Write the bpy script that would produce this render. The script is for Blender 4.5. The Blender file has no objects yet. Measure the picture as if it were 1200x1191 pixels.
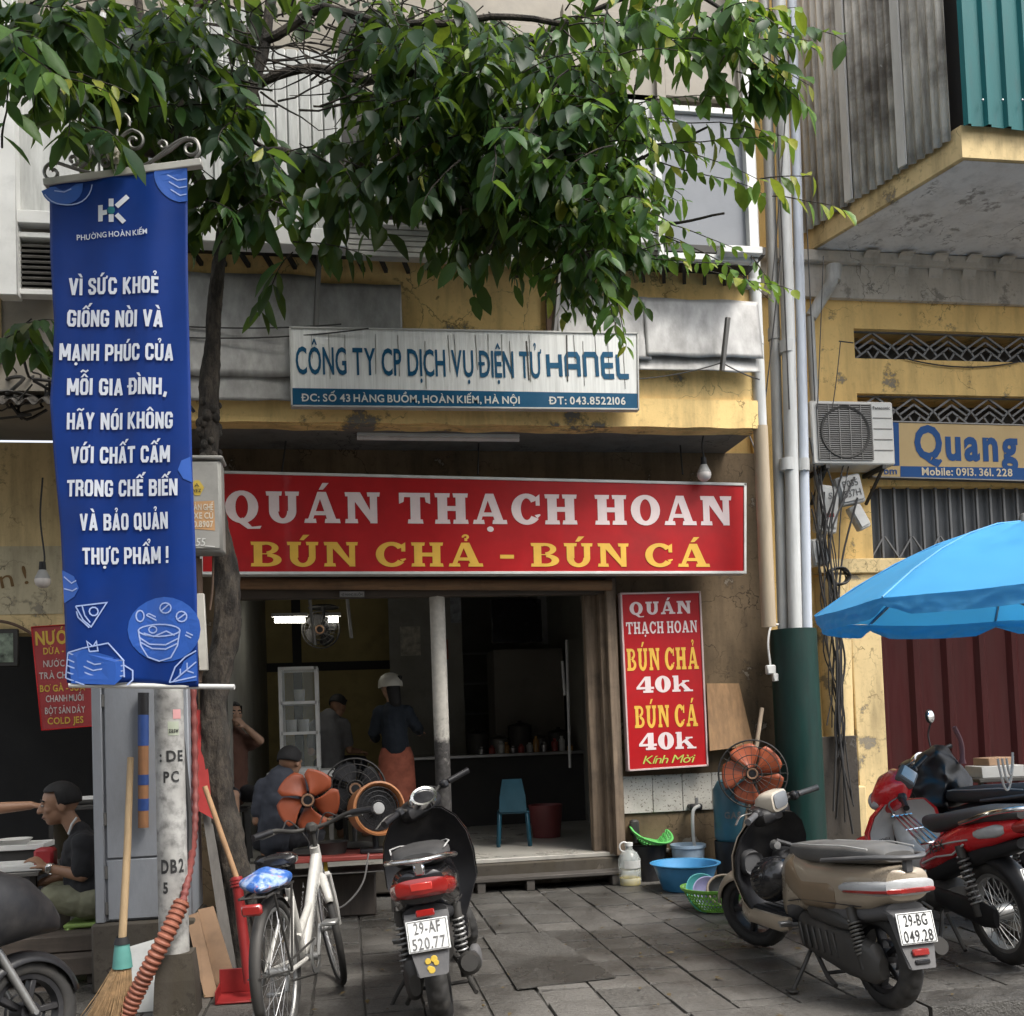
import bpy, bmesh, math, random, unicodedata
from mathutils import Vector, Matrix, noise as mnoise
R = math.radians
PI = math.pi
rng = random.Random(7)
SC = bpy.context.scene
COL = SC.collection
# ---------------------------------------------------------------- camera, light, exposure
IMG_W, F_PX, PX, PY = 1200.0, 1177.0, 600.0, 800.0
YAW, ROLL, PITCH = R(9.5), R(2.1), math.atan(50 / 1177.0)
CAM = Vector((0, -7.4, 1.2))
FW = Vector((math.sin(YAW) * math.cos(PITCH), math.cos(YAW) * math.cos(PITCH), math.sin(PITCH)))
R0 = Vector((math.cos(YAW), -math.sin(YAW), 0))
U0 = R0.cross(FW)
RT = R0 * math.cos(ROLL) - U0 * math.sin(ROLL)
UP = R0 * math.sin(ROLL) + U0 * math.cos(ROLL)
cam_d = bpy.data.cameras.new('camera')
cam = bpy.data.objects.new('camera', cam_d)
COL.objects.link(cam)
m3 = Matrix((RT, UP, -FW)).transposed()
cam.matrix_world = Matrix.Translation(CAM * 1.1667) @ m3.to_4x4()      # photo units are 1.1667 m each
cam_d.sensor_width = 36
cam_d.lens = F_PX / IMG_W * 36
cam_d.shift_y = (PY - 595.5) / IMG_W
cam_d.clip_start, cam_d.clip_end = 0.05, 500
SC.camera = cam

SUN_EL, SUN_AZ = R(56), R(140)       # azimuth measured from +y (away from the camera), clockwise
wd = bpy.data.worlds.new('World')
SC.world = wd
wd.use_nodes = True
nt = wd.node_tree
for n in list(nt.nodes): nt.nodes.remove(n)
sky = nt.nodes.new('ShaderNodeTexSky')
sky.sky_type = 'NISHITA'
sky.sun_disc = False
sky.sun_elevation = SUN_EL
sky.sun_rotation = SUN_AZ
sky.air_density, sky.dust_density, sky.ozone_density = 1.0, 4.0, 1.0
hs = nt.nodes.new('ShaderNodeHueSaturation')
hs.inputs['Saturation'].default_value = 0.30
bg = nt.nodes.new('ShaderNodeBackground')
bg.inputs['Strength'].default_value = 0.15
wo = nt.nodes.new('ShaderNodeOutputWorld')
nt.links.new(sky.outputs[0], hs.inputs['Color'])
nt.links.new(hs.outputs[0], bg.inputs['Color'])
nt.links.new(bg.outputs[0], wo.inputs['Surface'])
sd = bpy.data.lights.new('sun', 'SUN')
sd.energy = 1.5
sd.angle = R(22)
sd.color = (1.0, 0.95, 0.86)
sun = bpy.data.objects.new('sun', sd)
COL.objects.link(sun)
sdir = Vector((math.sin(SUN_AZ) * math.cos(SUN_EL), math.cos(SUN_AZ) * math.cos(SUN_EL), math.sin(SUN_EL)))
sun.rotation_euler = sdir.to_track_quat('Z', 'Y').to_euler()
sun.location = sdir * 30
vs = SC.view_settings
vs.view_transform, vs.look, vs.gamma, vs.use_curve_mapping = 'Standard', 'None', 1.0, False
vs.exposure = 1.18
SC.cycles.use_denoising = True
SC.cycles.max_bounces = 8
SC.cycles.transparent_max_bounces = 12

# ---------------------------------------------------------------- from a photo pixel to a point on a real plane
def ray(px, py): return FW + RT * ((px - PX) / F_PX) - UP * ((py - PY) / F_PX)
def W(px, py, y):                       # on the upright plane y = const (parallel to the facade)
    d = ray(px, py); return CAM + d * ((y - CAM.y) / d.y)
def G(px, py, z=0.0):                   # on the level plane z = const
    d = ray(px, py); return CAM + d * ((z - CAM.z) / d.z)
def DP(px, py, dist):                   # at a distance along the camera axis
    return CAM + ray(px, py) * dist
def PL(px, py, pl):                     # on any plane (point, normal)
    d = ray(px, py); return CAM + d * ((pl[0] - CAM).dot(pl[1]) / d.dot(pl[1]))

# ---------------------------------------------------------------- mesh builder
def rot_to(d):
    d = Vector(d).normalized()
    return d.to_track_quat('Z', 'Y').to_matrix()
def TRS(loc=(0, 0, 0), rot=(0, 0, 0), sc=(1, 1, 1)):
    from mathutils import Euler
    return Matrix.Translation(loc) @ Euler(rot).to_matrix().to_4x4() @ Matrix.Diagonal((*sc, 1))
class MB:
    def __init__(s): s.v, s.f, s.sm, s.mi = [], [], [], []; s.var = []
    def add(s, vs, fs, smooth=False, M=None, mi=0, var=None):
        k = len(s.v)
        s.v += [tuple(M @ Vector(p)) if M is not None else tuple(p) for p in vs]
        s.f += [[i + k for i in f] for f in fs]
        s.sm += [smooth] * len(fs); s.mi += [mi] * len(fs)
        s.var += [0.5 if var is None else var] * len(vs)
        return s
    def box(s, c, d, rot=None, bev=0.0, M=None, mi=0, seg=1):
        x, y, z = d[0] / 2, d[1] / 2, d[2] / 2
        bm = bmesh.new()
        bmesh.ops.create_cube(bm, size=1)
        for v in bm.verts: v.co = Vector((v.co.x * d[0], v.co.y * d[1], v.co.z * d[2]))
        if bev > 0:
            bmesh.ops.bevel(bm, geom=bm.edges[:], offset=min(bev, 0.45 * min(d)), segments=seg, affect='EDGES', profile=0.7)
        T = Matrix.Translation(c)
        if rot is not None: T = T @ (TRS((0, 0, 0), rot) if not isinstance(rot, Matrix) else rot.to_4x4())
        if M is not None: T = M @ T
        bm.verts.index_update()
        s.add([v.co.copy() for v in bm.verts], [[v.index for v in f.verts] for f in bm.faces], bev > 0, T, mi)
        bm.free(); return s
    def box2(s, a, b, bev=0.0, mi=0):   # from corner to corner
        return s.box([(a[i] + b[i]) / 2 for i in range(3)], [abs(a[i] - b[i]) for i in range(3)], bev=bev, mi=mi)
    def bar(s, a, b, w, h, bev=0.0, up=(0, 0, 1), M=None, mi=0):    # a box from a to b
        a, b = Vector(a), Vector(b); d = b - a; L = d.length; z = d.normalized()
        x = Vector(up).cross(z)
        if x.length < 1e-4: x = Vector((1, 0, 0)).cross(z)
        x.normalize(); y = z.cross(x)
        m = Matrix((x, y, z)).transposed()
        return s.box((a + b) / 2, (w, h, L), rot=m, bev=bev, M=M, mi=mi)
    def tube(s, pts, r, n=8, caps=True, M=None, smooth=True, mi=0, closed=False, flat=1.0):
        pts = [Vector(p) for p in pts]; k = len(pts)
        rs = list(r) if hasattr(r, '__len__') else [r] * k
        vs, fs = [], []
        prev = None
        for i, p in enumerate(pts):
            if closed: t = pts[(i + 1) % k] - pts[i - 1]
            else: t = pts[min(i + 1, k - 1)] - pts[max(i - 1, 0)]
            if t.length < 1e-9: t = Vector((0, 0, 1))
            t.normalize()
            if prev is None:
                a = Vector((0, 0, 1)) if abs(t.z) < 0.9 else Vector((1, 0, 0))
                u = a.cross(t).normalized()
            else:
                u = prev - t * prev.dot(t)
                u = u.normalized() if u.length > 1e-6 else Vector((1, 0, 0)).cross(t).normalized()
            prev = u; w = t.cross(u)
            for j in range(n):
                a = 2 * PI * j / n
                vs.append(p + u * (math.cos(a) * rs[i]) + w * (math.sin(a) * rs[i] * flat))
        for i in range(k if closed else k - 1):
            i2 = (i + 1) % k
            for j in range(n):
                j2 = (j + 1) % n
                fs.append([i * n + j, i * n + j2, i2 * n + j2, i2 * n + j])
        if caps and not closed:
            fs.append(list(range(n))[::-1]); fs.append([(k - 1) * n + j for j in range(n)])
        return s.add(vs, fs, smooth, M, mi)
    def lathe(s, prof, n=20, M=None, smooth=True, mi=0, a0=0.0, a1=2 * PI):   # profile of (r, z), about z
        full = abs(a1 - a0 - 2 * PI) < 1e-6
        m = n if full else n + 1
        vs, fs = [], []
        for (r, z) in prof:
            for j in range(m):
                a = a0 + (a1 - a0) * j / n
                vs.append((max(r, 1e-5) * math.cos(a), max(r, 1e-5) * math.sin(a), z))
        for i in range(len(prof) - 1):
            for j in range(n):
                j2 = (j + 1) % m
                fs.append([i * m + j, i * m + j2, (i + 1) * m + j2, (i + 1) * m + j])
        return s.add(vs, fs, smooth, M, mi)
    def prism(s, poly, d, M=None, mi=0, smooth=False):     # polygon in xz, extruded along +y by d
        k = len(poly)
        ar = sum(poly[i][0] * poly[(i + 1) % k][1] - poly[(i + 1) % k][0] * poly[i][1] for i in range(k))
        if ar < 0: poly = poly[::-1]
        vs = [(p[0], 0, p[1]) for p in poly] + [(p[0], d, p[1]) for p in poly]
        fs = [list(range(k)), [k + i for i in range(k)][::-1]]
        fs += [[i, k + i, k + (i + 1) % k, (i + 1) % k] for i in range(k)]
        return s.add(vs, fs, smooth, M, mi)
    def loft(s, rings, M=None, caps=True, mi=0, smooth=True, closed=True):
        n = len(rings[0]); vs = [p for r in rings for p in r]; fs = []
        for i in range(len(rings) - 1):
            for j in range(n if closed else n - 1):
                j2 = (j + 1) % n
                fs.append([i * n + j, i * n + j2, (i + 1) * n + j2, (i + 1) * n + j])
        if caps and closed:
            fs.append(list(range(n))[::-1]); fs.append([(len(rings) - 1) * n + j for j in range(n)])
        return s.add(vs, fs, smooth, M, mi)
    def body(s, secs, n=18, M=None, mi=0):   # sections along x: (x, cy, cz, w, h, p)
        rings = []
        for q in secs:
            x, cy, cz, w, h = q[:5]; p = q[5] if len(q) > 5 else 2.6
            r = []
            for j in range(n):
                a = 2 * PI * j / n
                c_, s_ = math.cos(a), math.sin(a)
                r.append((x, cy + w / 2 * math.copysign(abs(c_) ** (2 / p), c_), cz + h / 2 * math.copysign(abs(s_) ** (2 / p), s_)))
            rings.append(r)
        return s.loft(rings, M, mi=mi)
    def ball(s, c, r, n=14, m=9, M=None, mi=0):
        r = r if hasattr(r, '__len__') else (r, r, r)
        prof = [(math.sin(PI * i / m), -math.cos(PI * i / m)) for i in range(m + 1)]
        T = Matrix.Translation(c) @ Matrix.Diagonal((r[0], r[1], r[2], 1))
        return s.lathe(prof, n, (M @ T) if M is not None else T, mi=mi)
    def grid(s, fn, nu, nv, M=None, mi=0, smooth=True):
        vs = [fn(i / nu, j / nv) for i in range(nu + 1) for j in range(nv + 1)]
        fs = [[i * (nv + 1) + j, (i + 1) * (nv + 1) + j, (i + 1) * (nv + 1) + j + 1, i * (nv + 1) + j + 1] for i in range(nu) for j in range(nv)]
        return s.add(vs, fs, smooth, M, mi)
    def mesh(s, name, use_var=False, sharp=38):
        me = bpy.data.meshes.new(name)
        me.from_pydata(s.v, [], s.f)
        me.polygons.foreach_set('use_smooth', s.sm)
        me.polygons.foreach_set('material_index', s.mi)
        if use_var:
            at = me.attributes.new('var', 'FLOAT', 'POINT'); at.data.foreach_set('value', s.var)
        me.validate(); me.update()
        if any(s.sm):
            bm = bmesh.new(); bm.from_mesh(me)
            bmesh.ops.recalc_face_normals(bm, faces=bm.faces); bm.to_mesh(me); bm.free()
            try: me.set_sharp_from_angle(angle=R(sharp))
            except Exception: pass
        return me
    def build(s, name, mats, parent=None, world=True, use_var=False, sharp=38, solid=0.0, subsurf=0, remesh=0.0, smooth_it=0, folds=0.0):
        """links everything collected as ONE mesh object; world=True: coordinates are world ones"""
        mats = mats if isinstance(mats, (list, tuple)) else [mats]
        if remesh or subsurf or solid:
            me0 = s.mesh(name + '_src', use_var, sharp)
            ob = bpy.data.objects.new(name, me0); COL.objects.link(ob)
            if remesh:
                md = ob.modifiers.new('r', 'REMESH'); md.mode = 'VOXEL'; md.voxel_size = remesh; md.use_smooth_shade = True
            if smooth_it:
                md = ob.modifiers.new('s', 'SMOOTH'); md.factor = 0.5; md.iterations = smooth_it
            if folds:
                tx = bpy.data.textures.new('folds', 'CLOUDS'); tx.noise_scale = 0.075; tx.noise_depth = 2
                md = ob.modifiers.new('d', 'DISPLACE'); md.texture = tx; md.strength = folds * 2; md.mid_level = 0.5; md.texture_coords = 'LOCAL'
            if solid:
                md = ob.modifiers.new('t', 'SOLIDIFY'); md.thickness = solid; md.offset = 0
            if subsurf:
                md = ob.modifiers.new('u', 'SUBSURF'); md.levels = md.render_levels = subsurf
            bpy.context.view_layer.update()
            dg = bpy.context.evaluated_depsgraph_get()
            me = bpy.data.meshes.new_from_object(ob.evaluated_get(dg))
            bpy.data.objects.remove(ob)
            me.name = name
        else:
            me = s.mesh(name, use_var, sharp)
        me.materials.clear()
        for m in mats: me.materials.append(m)
        o = bpy.data.objects.new(name, me)
        COL.objects.link(o)
        if parent is not None:
            if world: me.transform(abs_m(parent).inverted())
            o.parent = parent
        elif world:
            xs = [v.co for v in me.vertices]
            lo = Vector((min(c.x for c in xs), min(c.y for c in xs), min(c.z for c in xs)))
            hi = Vector((max(c.x for c in xs), max(c.y for c in xs), max(c.z for c in xs)))
            b = Vector(((lo.x + hi.x) / 2, (lo.y + hi.y) / 2, lo.z))
            me.transform(Matrix.Translation(-b)); o.location = b
        return o
def abs_m(o):
    m = Matrix.Translation(o.location) @ o.rotation_euler.to_matrix().to_4x4() @ Matrix.Diagonal((*o.scale, 1))
    return abs_m(o.parent) @ m if o.parent else m
def tag(o, label=None, cat=None, group=None, kind=None):
    if label: o['label'] = label
    if cat: o['category'] = cat
    if group: o['group'] = group
    if kind: o['kind'] = kind
    return o
def thing(name, label, cat, loc=(0, 0, 0), rot=(0, 0, 0), group=None):
    o = bpy.data.objects.new(name, None)
    o.empty_display_size = 0.1
    COL.objects.link(o); o.location = loc; o.rotation_euler = rot
    return tag(o, label, cat, group)
def dup(o, parent=None):                 # a copy of a thing with copies of its parts and sub-parts
    c = o.copy(); COL.objects.link(c)
    if parent is not None: c.parent = parent
    for ch in list(o.children): dup(ch, c)
    return c
def lerp(a, b, t): return a + (b - a) * t
def vl(a, b, t): return Vector(a).lerp(Vector(b), t)
def arc(c, r, a0, a1, n, axis='y'):
    out = []
    for i in range(n + 1):
        a = lerp(a0, a1, i / n)
        u, w = r * math.cos(a), r * math.sin(a)
        out.append({'y': (c[0] + u, c[1], c[2] + w), 'z': (c[0] + u, c[1] + w, c[2]), 'x': (c[0], c[1] + u, c[2] + w)}[axis])
    return out
def sag(a, b, drop, n=10):               # a hanging cable
    a, b = Vector(a), Vector(b)
    return [a.lerp(b, i / n) + Vector((0, 0, -4 * drop * (i / n) * (1 - i / n))) for i in range(n + 1)]
def smooth_path(pts, n=6):               # Catmull-Rom through the points
    P = [Vector(p) for p in pts]; P = [2 * P[0] - P[1]] + P + [2 * P[-1] - P[-2]]
    out = []
    for i in range(1, len(P) - 2):
        for k in range(n):
            t = k / n
            a, b, c, d = P[i - 1], P[i], P[i + 1], P[i + 2]
            out.append(0.5 * ((2 * b) + (c - a) * t + (2 * a - 5 * b + 4 * c - d) * t * t + (3 * b - 3 * c + d - a) * t ** 3))
    out.append(P[-2]); return out
# ---------------------------------------------------------------- materials
def new_mat(name):
    m = bpy.data.materials.new(name); m.use_nodes = True
    return m, m.node_tree, m.node_tree.nodes['Principled BSDF']
def nd(t, kind, **kw):
    n = t.nodes.new(kind)
    for k, v in kw.items():
        if k in n.inputs: n.inputs[k].default_value = v
        else: setattr(n, k, v)
    return n
def mixc(t, fac, a, b, blend='MIX'):
    m = t.nodes.new('ShaderNodeMix'); m.data_type = 'RGBA'; m.blend_type = blend
    for sock, val in ((m.inputs[0], fac), (m.inputs[6], a), (m.inputs[7], b)):
        if hasattr(val, 'is_linked') or hasattr(val, 'links'): t.links.new(val, sock)
        else: sock.default_value = val if not isinstance(val, tuple) else (*val[:3], 1)
    return m.outputs[2]
def ramp(t, src, a, b, va=0.0, vb=1.0):
    r = t.nodes.new('ShaderNodeMapRange')
    t.links.new(src, r.inputs[0])
    for i, v in zip((1, 2, 3, 4), (a, b, va, vb)): r.inputs[i].default_value = v
    r.clamp = True
    return r.outputs[0]
def coords(t, scale=(1, 1, 1), kind='Object'):
    tc = t.nodes.new('ShaderNodeTexCoord'); mp = t.nodes.new('ShaderNodeMapping')
    mp.inputs['Scale'].default_value = scale
    t.links.new(tc.outputs[kind], mp.inputs[0]); return mp.outputs[0]
def noise_n(t, vec, scale, detail=5, rough=0.6):
    n = nd(t, 'ShaderNodeTexNoise', Scale=scale, Detail=detail, Roughness=rough)
    t.links.new(vec, n.inputs['Vector']); return n.outputs['Fac']
def bump(t, b, h, strength=0.3, dist=0.01):
    n = nd(t, 'ShaderNodeBump', Strength=strength, Distance=dist)
    t.links.new(h, n.inputs['Height']); t.links.new(n.outputs[0], b.inputs['Normal'])
def mat(name, c, rough=0.6, metal=0.0, var=0.18, vscale=6.0, dirt=0.25, dirtc=(0.05, 0.043, 0.035), dscale=3.0, bmp=0.15, bscale=60.0, coat=0.0, stretch=(1, 1, 1), emit=None, spec=0.5, dlo=0.5):
    """painted / plain surface with colour mottling, grime patches and a fine bump"""
    m, t, b = new_mat(name)
    v = coords(t, stretch)
    n1 = noise_n(t, v, vscale)
    var = var * 1.15
    dark = tuple(x * (1 - var) for x in c); lite = tuple(min(1, x * (1 + var)) for x in c)
    col = mixc(t, ramp(t, n1, 0.3, 0.7), dark, lite)
    n2 = noise_n(t, v, dscale, 8, 0.7)
    if dirt > 0: col = mixc(t, ramp(t, n2, dlo, 0.78, 0, dirt), col, dirtc)
    t.links.new(col, b.inputs['Base Color'])
    t.links.new(ramp(t, n2, 0.3, 0.75, max(0.04, rough - 0.1), min(1, rough + 0.15)), b.inputs['Roughness'])
    b.inputs['Metallic'].default_value = metal
    b.inputs['Coat Weight'].default_value = coat
    b.inputs['Specular IOR Level'].default_value = spec
    if bmp: bump(t, b, noise_n(t, v, bscale, 4), bmp, 0.004)
    if emit:
        b.inputs['Emission Color'].default_value = (*emit[:3], 1); b.inputs['Emission Strength'].default_value = emit[3]
    return m
def plaster(name, c, stain=0.55, peel=0.5, peelc=(0.20, 0.19, 0.17), stainc=(0.06, 0.05, 0.035), stainz=1.0, var=0.16, psc=2.6):
    """old limewash: mottled, streaked by rain, blistered and peeling in patches"""
    m, t, b = new_mat(name)
    v = coords(t); vs_ = coords(t, (3.6, 3.6, 0.6))
    a = noise_n(t, v, 1.3, 8, 0.65); st = noise_n(t, vs_, 1.6, 8, 0.65); fine = noise_n(t, v, 22, 6, 0.7)
    col = mixc(t, ramp(t, a, 0.3, 0.7), tuple(x * (1 - var) for x in c), tuple(min(1, x * (1 + var * 0.6)) for x in c))
    col = mixc(t, ramp(t, st, 0.47, 0.70, 0, stain), col, stainc)
    col = mixc(t, ramp(t, fine, 0.55, 0.68, 0, 0.7 * stain), col, tuple(x * 0.35 for x in c))
    pn = noise_n(t, v, psc, 10, 0.72)
    msk = ramp(t, pn, 0.600, 0.612, 0, peel)
    edge = ramp(t, pn, 0.565, 0.605, 0, 0.6 * peel)
    vo = nd(t, 'ShaderNodeTexVoronoi', feature='DISTANCE_TO_EDGE', Scale=2.3); dv = nd(t, 'ShaderNodeVectorMath', operation='ADD'); nv = nd(t, 'ShaderNodeTexNoise', Scale=6.0, Detail=6.0); t.links.new(v, nv.inputs['Vector'])
    sc_ = nd(t, 'ShaderNodeVectorMath', operation='SCALE'); sc_.inputs['Scale'].default_value = .35; t.links.new(nv.outputs['Color'], sc_.inputs[0]); t.links.new(v, dv.inputs[0]); t.links.new(sc_.outputs[0], dv.inputs[1]); t.links.new(dv.outputs[0], vo.inputs['Vector'])
    ck = nd(t, 'ShaderNodeMath', operation='MULTIPLY'); t.links.new(ramp(t, vo.outputs['Distance'], 0.004, 0.012, 0.8, 0), ck.inputs[0]); t.links.new(ramp(t, a, .48, .56), ck.inputs[1])
    col = mixc(t, ck.outputs[0], col, tuple(x * .3 for x in c))
    col = mixc(t, edge, col, tuple(x * 0.4 for x in stainc))
    col = mixc(t, msk, col, peelc)
    t.links.new(col, b.inputs['Base Color']); b.inputs['Roughness'].default_value = 0.9
    b.inputs['Specular IOR Level'].default_value = 0.2
    h = nd(t, 'ShaderNodeMath', operation='SUBTRACT'); t.links.new(fine, h.inputs[0]); t.links.new(msk, h.inputs[1])
    bump(t, b, h.outputs[0], 0.5, 0.006)
    return m
def wood(name, c, dark=0.45, rough=0.75, axis='z', grime=0.4):
    m, t, b = new_mat(name)
    s = {'x': (1, 14, 14), 'y': (14, 1, 14), 'z': (14, 14, 1)}[axis]
    v = coords(t, s); v2 = coords(t)
    g = noise_n(t, v, 2.2, 8, 0.65); g2 = noise_n(t, v2, 3.5, 7, 0.7)
    col = mixc(t, ramp(t, g, 0.3, 0.7), tuple(x * dark for x in c), c)
    col = mixc(t, ramp(t, g2, 0.48, 0.75, 0, grime), col, (0.03, 0.025, 0.02))
    t.links.new(col, b.inputs['Base Color']); b.inputs['Roughness'].default_value = rough
    bump(t, b, g, 0.35, 0.004)
    return m
def glass(name, c=(0.8, 0.9, 0.9), rough=0.05, alpha=0.35):
    m, t, b = new_mat(name)
    b.inputs['Base Color'].default_value = (*c, 1); b.inputs['Roughness'].default_value = rough
    b.inputs['Alpha'].default_value = alpha
    return m
def two_tone(name, c, low, z0, z1, nz=0.5, rough=0.7, base='plaster'):
    """paint worn away towards a height band given in the object's own coordinates (scuffed posts, splashed walls)"""
    m, t, b = new_mat(name)
    tc = t.nodes.new('ShaderNodeTexCoord'); sp = t.nodes.new('ShaderNodeSeparateXYZ')
    t.links.new(tc.outputs['Object'], sp.inputs[0])
    n = noise_n(t, coords(t), 9, 8, 0.7)
    k = nd(t, 'ShaderNodeMath', operation='MULTIPLY_ADD'); t.links.new(n, k.inputs[0]); k.inputs[1].default_value = nz; t.links.new(sp.outputs[2], k.inputs[2])
    msk = ramp(t, k.outputs[0], z0 + nz * 0.5, z1 + nz * 0.5)
    n2 = noise_n(t, coords(t), 25, 6)
    cc = mixc(t, ramp(t, n2, 0.35, 0.7), tuple(x * 0.78 for x in c), c)
    ll = mixc(t, ramp(t, n2, 0.4, 0.65), low, tuple(min(1, x * 1.8 + 0.02) for x in low))
    t.links.new(mixc(t, msk, ll, cc), b.inputs['Base Color']); b.inputs['Roughness'].default_value = rough
    bump(t, b, n2, 0.3, 0.004)
    return m
M = {}
Y_C = (0.76, 0.52, 0.205)
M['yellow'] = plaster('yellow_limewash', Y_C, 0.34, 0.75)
M['yellow_beam'] = plaster('yellow_limewash_worn', (0.80, 0.575, 0.25), 0.4, 0.95, psc=1.7)
M['yellow_pale'] = plaster('pale_yellow_limewash', (0.66, 0.51, 0.27), 0.45, 0.7)
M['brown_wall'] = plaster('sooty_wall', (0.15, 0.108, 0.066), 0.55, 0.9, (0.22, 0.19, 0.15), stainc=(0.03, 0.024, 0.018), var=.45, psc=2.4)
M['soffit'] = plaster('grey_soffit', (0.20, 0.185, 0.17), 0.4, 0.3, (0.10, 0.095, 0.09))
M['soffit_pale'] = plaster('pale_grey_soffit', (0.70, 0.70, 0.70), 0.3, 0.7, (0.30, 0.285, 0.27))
M['frieze'] = plaster('whitewashed_cornice', (0.52, 0.48, 0.42), 0.4, 0.6, (0.26, 0.24, 0.21))
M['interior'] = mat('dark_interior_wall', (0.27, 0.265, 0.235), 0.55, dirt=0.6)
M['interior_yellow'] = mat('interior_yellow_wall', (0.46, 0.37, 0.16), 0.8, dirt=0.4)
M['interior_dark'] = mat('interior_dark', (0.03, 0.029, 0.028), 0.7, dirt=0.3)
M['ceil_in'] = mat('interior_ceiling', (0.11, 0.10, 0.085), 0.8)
M['tile'] = mat('floor_tiles', (0.36, 0.345, 0.31), 0.3, dirt=0.5, dscale=1.5)
M['white_panel'] = mat('white_panel', (0.44, 0.445, 0.43), 0.5, dirt=0.30, dscale=2.0, stretch=(4, 4, 0.6), dlo=0.45)
M['white_paint'] = mat('white_paint', (0.62, 0.62, 0.60), 0.45, dirt=0.35)
M['cream_panel'] = mat('cream_panel', (0.27, 0.24, 0.195), 0.6, dirt=0.3)
M['frost'] = mat('frosted_pane', (0.19, 0.20, 0.215), 0.2, var=0.06, dirt=0.12, bmp=0.02)
M['alu'] = mat('grooved_aluminium', (0.42, 0.41, 0.38), 0.45, 0.5, dirt=0.4)
M['sheet'] = mat('weathered_zinc_sheet', (0.36, 0.355, 0.345), 0.55, 0.3, var=0.25, dirt=0.5, dscale=2.2, stretch=(1.4, 1.4, 0.7), dlo=0.45)
M['steel'] = mat('steel', (0.42, 0.42, 0.42), 0.35, 0.9, dirt=0.3)
M['chrome'] = mat('chrome', (0.75, 0.75, 0.75), 0.15, 1.0, dirt=0.12, bmp=0)
M['dull_metal'] = mat('dull_metal', (0.19, 0.185, 0.175), 0.5, 0.8, dirt=0.4)
M['rust'] = mat('rusty_iron', (0.13, 0.085, 0.06), 0.85, 0.2, var=0.4, dirt=0.4)
M['iron'] = mat('dark_iron', (0.05, 0.048, 0.045), 0.6, 0.5, dirt=0.3)
M['black'] = mat('black_plastic', (0.016, 0.016, 0.018), 0.42, spec=.35, dirt=0.35, dirtc=(0.09, 0.08, 0.07))
M['black_gloss'] = mat('black_gloss_paint', (0.014, 0.014, 0.016), 0.2, coat=0.5, spec=.35, dirt=0.10, dirtc=(0.06, 0.055, 0.05), bmp=0.0)
M['black_matt'] = mat('black_matt', (0.02, 0.02, 0.022), 0.7, spec=.3, dirt=0.35, dirtc=(0.09, 0.08, 0.07))
M['rubber'] = mat('tyre_rubber', (0.028, 0.027, 0.026), 0.8, dirt=0.45, dirtc=(0.10, 0.09, 0.075), dscale=9)
M['cable'] = mat('cable_sheath', (0.028, 0.027, 0.027), 0.6, dirt=0.2, bmp=0)
M['cable_grey'] = mat('grey_cable_sheath', (0.25, 0.24, 0.23), 0.6, dirt=0.2, bmp=0)
M['plate'] = mat('licence_plate_white', (0.74, 0.75, 0.74), 0.4, dirt=0.2)
M['ink'] = mat('black_lettering', (0.025, 0.025, 0.025), 0.5, dirt=0.0, bmp=0)
M['ink_grey'] = mat('worn_grey_lettering', (0.13, 0.13, 0.13), 0.6, dirt=0.4, dirtc=(0.6, 0.6, 0.6), dscale=14, bmp=0)
M['lens_red'] = mat('red_lamp_lens', (0.25, 0.011, 0.009), 0.12, coat=0.7, dirt=0.25, bmp=0.25, bscale=180)
M['lens_clear'] = mat('clear_lamp_lens', (0.40, 0.41, 0.42), 0.12, coat=0.6, dirt=0.25, bmp=0.4, bscale=120)
M['mirror'] = mat('mirror_glass', (0.9, 0.9, 0.9), 0.02, 1.0, var=0, dirt=0, bmp=0)
M['orange_fan'] = mat('orange_plastic', (0.38, 0.088, 0.035), 0.45, dirt=0.4)
# ---------------------------------------------------------------- lettering (flat letters laid on signs; cap height = 1)
GL = {}
def sans_glyph(ch, weight):
    k = (ch, weight)
    if k in GL: return GL[k]
    c = bpy.data.curves.new('g', 'FONT'); c.body = ch; c.size = 1 / 0.686
    c.offset = weight; c.resolution_u = 3; c.fill_mode = 'FRONT'
    o = bpy.data.objects.new('g', c); COL.objects.link(o)
    bpy.context.view_layer.update()
    me = bpy.data.meshes.new_from_object(o.evaluated_get(bpy.context.evaluated_depsgraph_get()))
    vs = [(v.co.x, v.co.y) for v in me.vertices]; fs = [list(p.vertices) for p in me.polygons]
    bpy.data.objects.remove(o); bpy.data.curves.remove(c); bpy.data.meshes.remove(me)
    if vs:
        x0 = min(v[0] for v in vs); vs = [(v[0] - x0, v[1]) for v in vs]
    GL[k] = [(vs, fs)]
    return GL[k]
def rect(x0, y0, x1, y1): return ([(x0, y0), (x1, y0), (x1, y1), (x0, y1)], [[0, 1, 2, 3]])
def quad(*p): return (list(p), [list(range(len(p)))])
def ringp(cx, cy, ro, ri, a0=0, a1=360, n=26):
    vs, fs = [], []
    for i in range(n + 1):
        a = R(lerp(a0, a1, i / n)); c_, s_ = math.cos(a), math.sin(a)
        vs += [(cx + ro[0] * c_, cy + ro[1] * s_), (cx + ri[0] * c_, cy + ri[1] * s_)]
    fs = [[2 * i, 2 * i + 2, 2 * i + 3, 2 * i + 1] for i in range(n)]
    return (vs, fs)
def disc(cx, cy, rx, ry, n=14):
    return ([(cx + rx * math.cos(2 * PI * i / n), cy + ry * math.sin(2 * PI * i / n)) for i in range(n)], [list(range(n))])
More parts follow.
